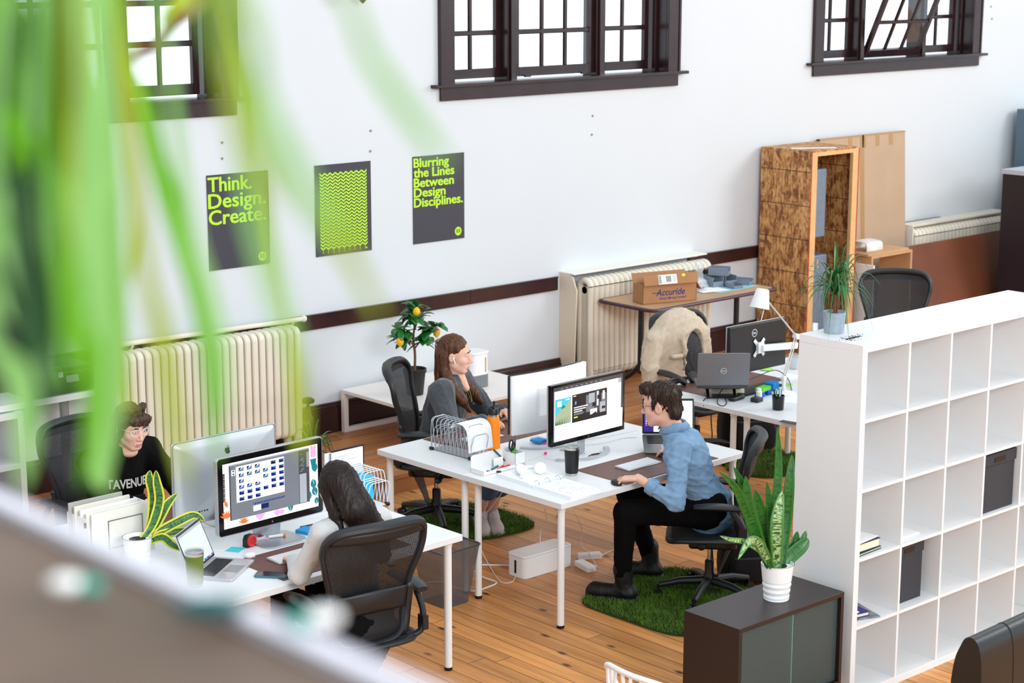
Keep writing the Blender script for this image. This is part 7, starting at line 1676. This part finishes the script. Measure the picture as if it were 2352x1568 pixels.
for P, w, mm in (([Z(295, 690), Z(290, 460, .03), Z(308, 230, .04), Z(304, 18, .05)], .042, snake_b), ([Z(325, 690), Z(345, 480, .02), Z(360, 300, .02), Z(373, 152, .03)], .054, snake_a and snake_b),
    ([Z(300, 705, -.03), Z(300, 560, -.04), Z(303, 450, -.04), Z(326, 325, -.03)], .068, snake_c), ([Z(270, 690), Z(200, 540), Z(150, 420, -.02), Z(100, 310, -.03), Z(26, 236, -.05)], .042, snake_b),
    ([Z(265, 690, .01), Z(205, 520, .02), Z(160, 360, .02), Z(95, 212, .02)], .05, snake_b), ([Z(265, 690, -.01), Z(195, 520, -.02), Z(165, 400, -.02), Z(150, 255, -.02)], .062, snake_b),
    ([Z(280, 690, .03), Z(245, 520, .04), Z(222, 420, .05), Z(197, 322, .05)], .06, snake_b), ([Z(285, 690, .02), Z(270, 520, .02), Z(265, 400, .02), Z(253, 283, .02)], .038, snake_b),
    ([Z(315, 700), Z(365, 640, -.01), Z(420, 590, -.02), Z(452, 556, -.03)], .068, snake_b), ([Z(310, 695, .02), Z(355, 640, .03), Z(385, 580, .03), Z(399, 520, .03)], .05, snake_b), ([Z(320, 700, .01), Z(380, 640, .01), Z(418, 580, 0), Z(440, 518, 0)], .045, snake_b),
    ([Z(285, 700, -.02), Z(245, 640, -.04), Z(212, 575, -.06), Z(165, 570, -.08), Z(115, 655, -.10)], .046, snake_c), ([Z(280, 700, -.02), Z(225, 620, -.04), Z(150, 572, -.06), Z(80, 560, -.08), Z(28, 543, -.09)], .026, snake_c), ([Z(275, 695, -.03), Z(255, 640, -.04), Z(235, 600, -.05), Z(205, 560, -.05)], .034, snake_b)):
    blade(t, P, w, mm, up_c)

# ================================================================== BALCONY LEDGE AND THE PLANT ON IT
LX, LZ = -6.24, 3.35
ledge_m = mat('balcony_brown_paint', (96, 74, 60), .6, var=.25, scale=6)
m = MB(ledge_m); m.box(-7.5, LX, -13.4, -8.6, LZ-.20, LZ); struct(m.build('balcony_ledge', bev=.006))
m = MB(mat('ledge_edge_glint', (206, 202, 212), .5)); m.box(LX-.008, LX+.004, -13.4, -8.6, LZ+.0002, LZ+.006); struct(m.build('trim_edge_glint'))  # pale strip added along the edge; its whitish colour paints reflected light
teal = mat('teal_glaze', (20, 150, 130), .3); wgl = mat('white_glaze', (246, 244, 242), .3)
def ornament(lab, u, v, s, d, flip=False):
    t = thing('ornament', lab, 'ornament', at(u, v, z=LZ+.0065+s*.4), d)
    m = MB(wgl); m.ell((s*.55, 0, s*.1), (s*.85, s*.42, s*.42)); m.build('white_half', parent=t); m = MB(teal); m.ell((-s*.5, 0, 0), (s*.6, s*.40, s*.40)); m.build('teal_half', parent=t); return t
ornament('blurred white and teal ornament on the ledge end nearest the front chair', 715, 1424, .009, -.6)
ornament('blurred white and teal ornament on the ledge at the left', 180, 1345, .010, 2.4)
t = thing('ornament', 'blurred dark teal ornament lying on the middle of the ledge', 'ornament', at(485, 1392, z=LZ+.010), -.6); m = MB(mat('deep_teal', (24, 84, 84), .4)); m.ell((0, 0, 0), (.016, .005, .005)); m.build('ornament_body', parent=t)
def lf(name, rgb, tr):
    m = mat(name, rgb, .4); nt, b, tc = nodes(m); o = nt.nodes['Material Output']; t = N(nt, 'ShaderNodeBsdfTranslucent'); t.inputs[0].default_value = srgb(*tr); x = N(nt, 'ShaderNodeMixShader'); x.inputs[0].default_value = .55
    nt.links.new(b.outputs[0], x.inputs[1]); nt.links.new(t.outputs[0], x.inputs[2]); nt.links.new(x.outputs[0], o.inputs[0]); return m
L1, L2, L3, L4, L5 = lf('leaf_bright', (122, 188, 4), (140, 198, 4)), lf('leaf_pale', (164, 208, 128), (174, 216, 128)), lf('leaf_lime', (172, 184, 14), (188, 200, 14)), lf('leaf_deep', (44, 96, 36), (56, 104, 36)), lf('leaf_russet', (124, 58, 18), (132, 64, 18))
def near(u, v, d): r = A((u-1176)/CF, (784-v)/CF, 1.0)@CR; return CP+r*d
pb = A(-7.05, -10.02, LZ); crown = near(130, -330, .95)-pb
pl = thing('potted_palm', 'blurred leafy plant hanging close before the camera at the upper left', 'plant', pb)
m = MB(mat('terracotta', (168, 96, 66), .8)); m.lathe([(0, 0), (.10, 0), (.13, .22), (.14, .22), (.14, .25), (.128, .25), (.12, .22), (0, .22)], 32); m.build('pot', parent=pl)
m = MB(bark); m.tube(cr([(0, 0, .2), crown*.3+A(-.04, 0, .16), crown*.75+A(-.04, 0, .12), crown]), .012, 10); m.build('stem', parent=pl)
for P, d, w, mm in (
    (((10, 130), (60, 330), (20, 480), (40, 700), (120, 900)), .95, .014, L4), (((40, -60), (75, 120), (60, 330), (0, 430)), .80, .013, L1), (((-60, 250), (30, 290), (120, 420)), .75, .010, L1),
    (((150, -40), (150, 160), (140, 300), (150, 450)), .85, .0085, L5), (((170, 330), (165, 480), (180, 620), (150, 760)), .9, .012, L3), (((235, -40), (235, 250), (225, 480), (235, 760), (225, 1050), (250, 1130)), 1.0, .017, L2),
    (((290, 120), (330, 220), (365, 380), (420, 560), (455, 700), (480, 900)), 1.05, .0125, L1), (((20, 600), (60, 740), (110, 860)), .9, .013, L2), (((-20, 500), (30, 640), (80, 820), (90, 1000)), .85, .012, L4),
    (((480, -60), (525, 120), (570, 330), (650, 480)), 0.52, .0055, L3), (((540, -40), (600, 230), (690, 420), (770, 560)), .55, .007, L2), (((740, -60), (850, 130), (960, 290), (1030, 380)), .6, .0055, L2),
    (((650, 330), (730, 470), (820, 620), (880, 740)), .62, .0050, L3), (((460, -50), (420, 20), (372, 62)), 1.5, .022, L3), (((480, -50), (400, 60), (330, 120), (285, 135)), 1.35, .010, L5),
    (((240, 300), (255, 420), (270, 600), (285, 820), (300, 960)), 1.1, .009, L3), (((440, 640), (470, 780), (490, 950), (500, 1060)), .95, .0075, L1), (((640, 640), (675, 820), (690, 980), (690, 1050)), .9, .0085, L3),
    (((560, 380), (590, 520), (640, 700), (690, 860)), .58, .0055, L2), (((100, 380), (120, 560), (110, 760), (140, 960)), .7, .009, L4), (((330, 560), (370, 760), (400, 960), (430, 1120)), .75, .008, L3), (((200, 560), (210, 760), (215, 960), (190, 1120)), .8, .009, L1),
    (((-30, 700), (40, 860), (60, 1000), (50, 1120)), .75, .010, L2), (((90, -40), (110, 160), (100, 300)), .9, .010, L2), (((190, -40), (200, 200), (215, 330)), 1.2, .010, L3), (((20, -40), (0, 220), (-20, 400)), .8, .012, L1),
    (((0, 150), (60, 330), (100, 520), (140, 760)), .9, .015, L1), (((90, 200), (115, 420), (125, 640), (135, 800)), .8, .015, L2), (((-40, 420), (30, 560), (85, 740), (110, 900)), .85, .013, L2), (((160, 280), (175, 450), (195, 620), (210, 780)), .9, .015, L3),
    (((258, 340), (255, 560), (252, 760), (246, 960), (236, 1120)), .95, .018, L2), (((205, 330), (215, 480), (225, 640), (222, 780)), .75, .014, L2), (((295, 300), (312, 470), (300, 660)), 1.1, .008, L3), (((20, 300), (58, 480), (75, 680), (70, 860)), .8, .015, L4), (((130, 420), (150, 600), (165, 760), (150, 900)), .7, .010, L1), (((430, 480), (470, 660), (505, 800), (520, 960)), .8, .008, L2)):
    u0, v0 = P[0]; P2 = ([(u0*.7+40, -90)] if v0 > -20 else [])+list(P); Q = [crown+A(0, 0, .01), crown*.4+.6*(near(P2[0][0]*.8+26, P2[0][1]-120, d)-pb)]+[near(u, v, d)-pb for u, v in P2]
    blade(pl, Q, w, mm, CP-near(*P[1], d), cup=.3, thick=.0006, wprof=lambda t: (.42 if t < .42 else min(1, .42+2.3*(t-.42)))*(1-max(0, (t-.7)/.3)**2)**.8)
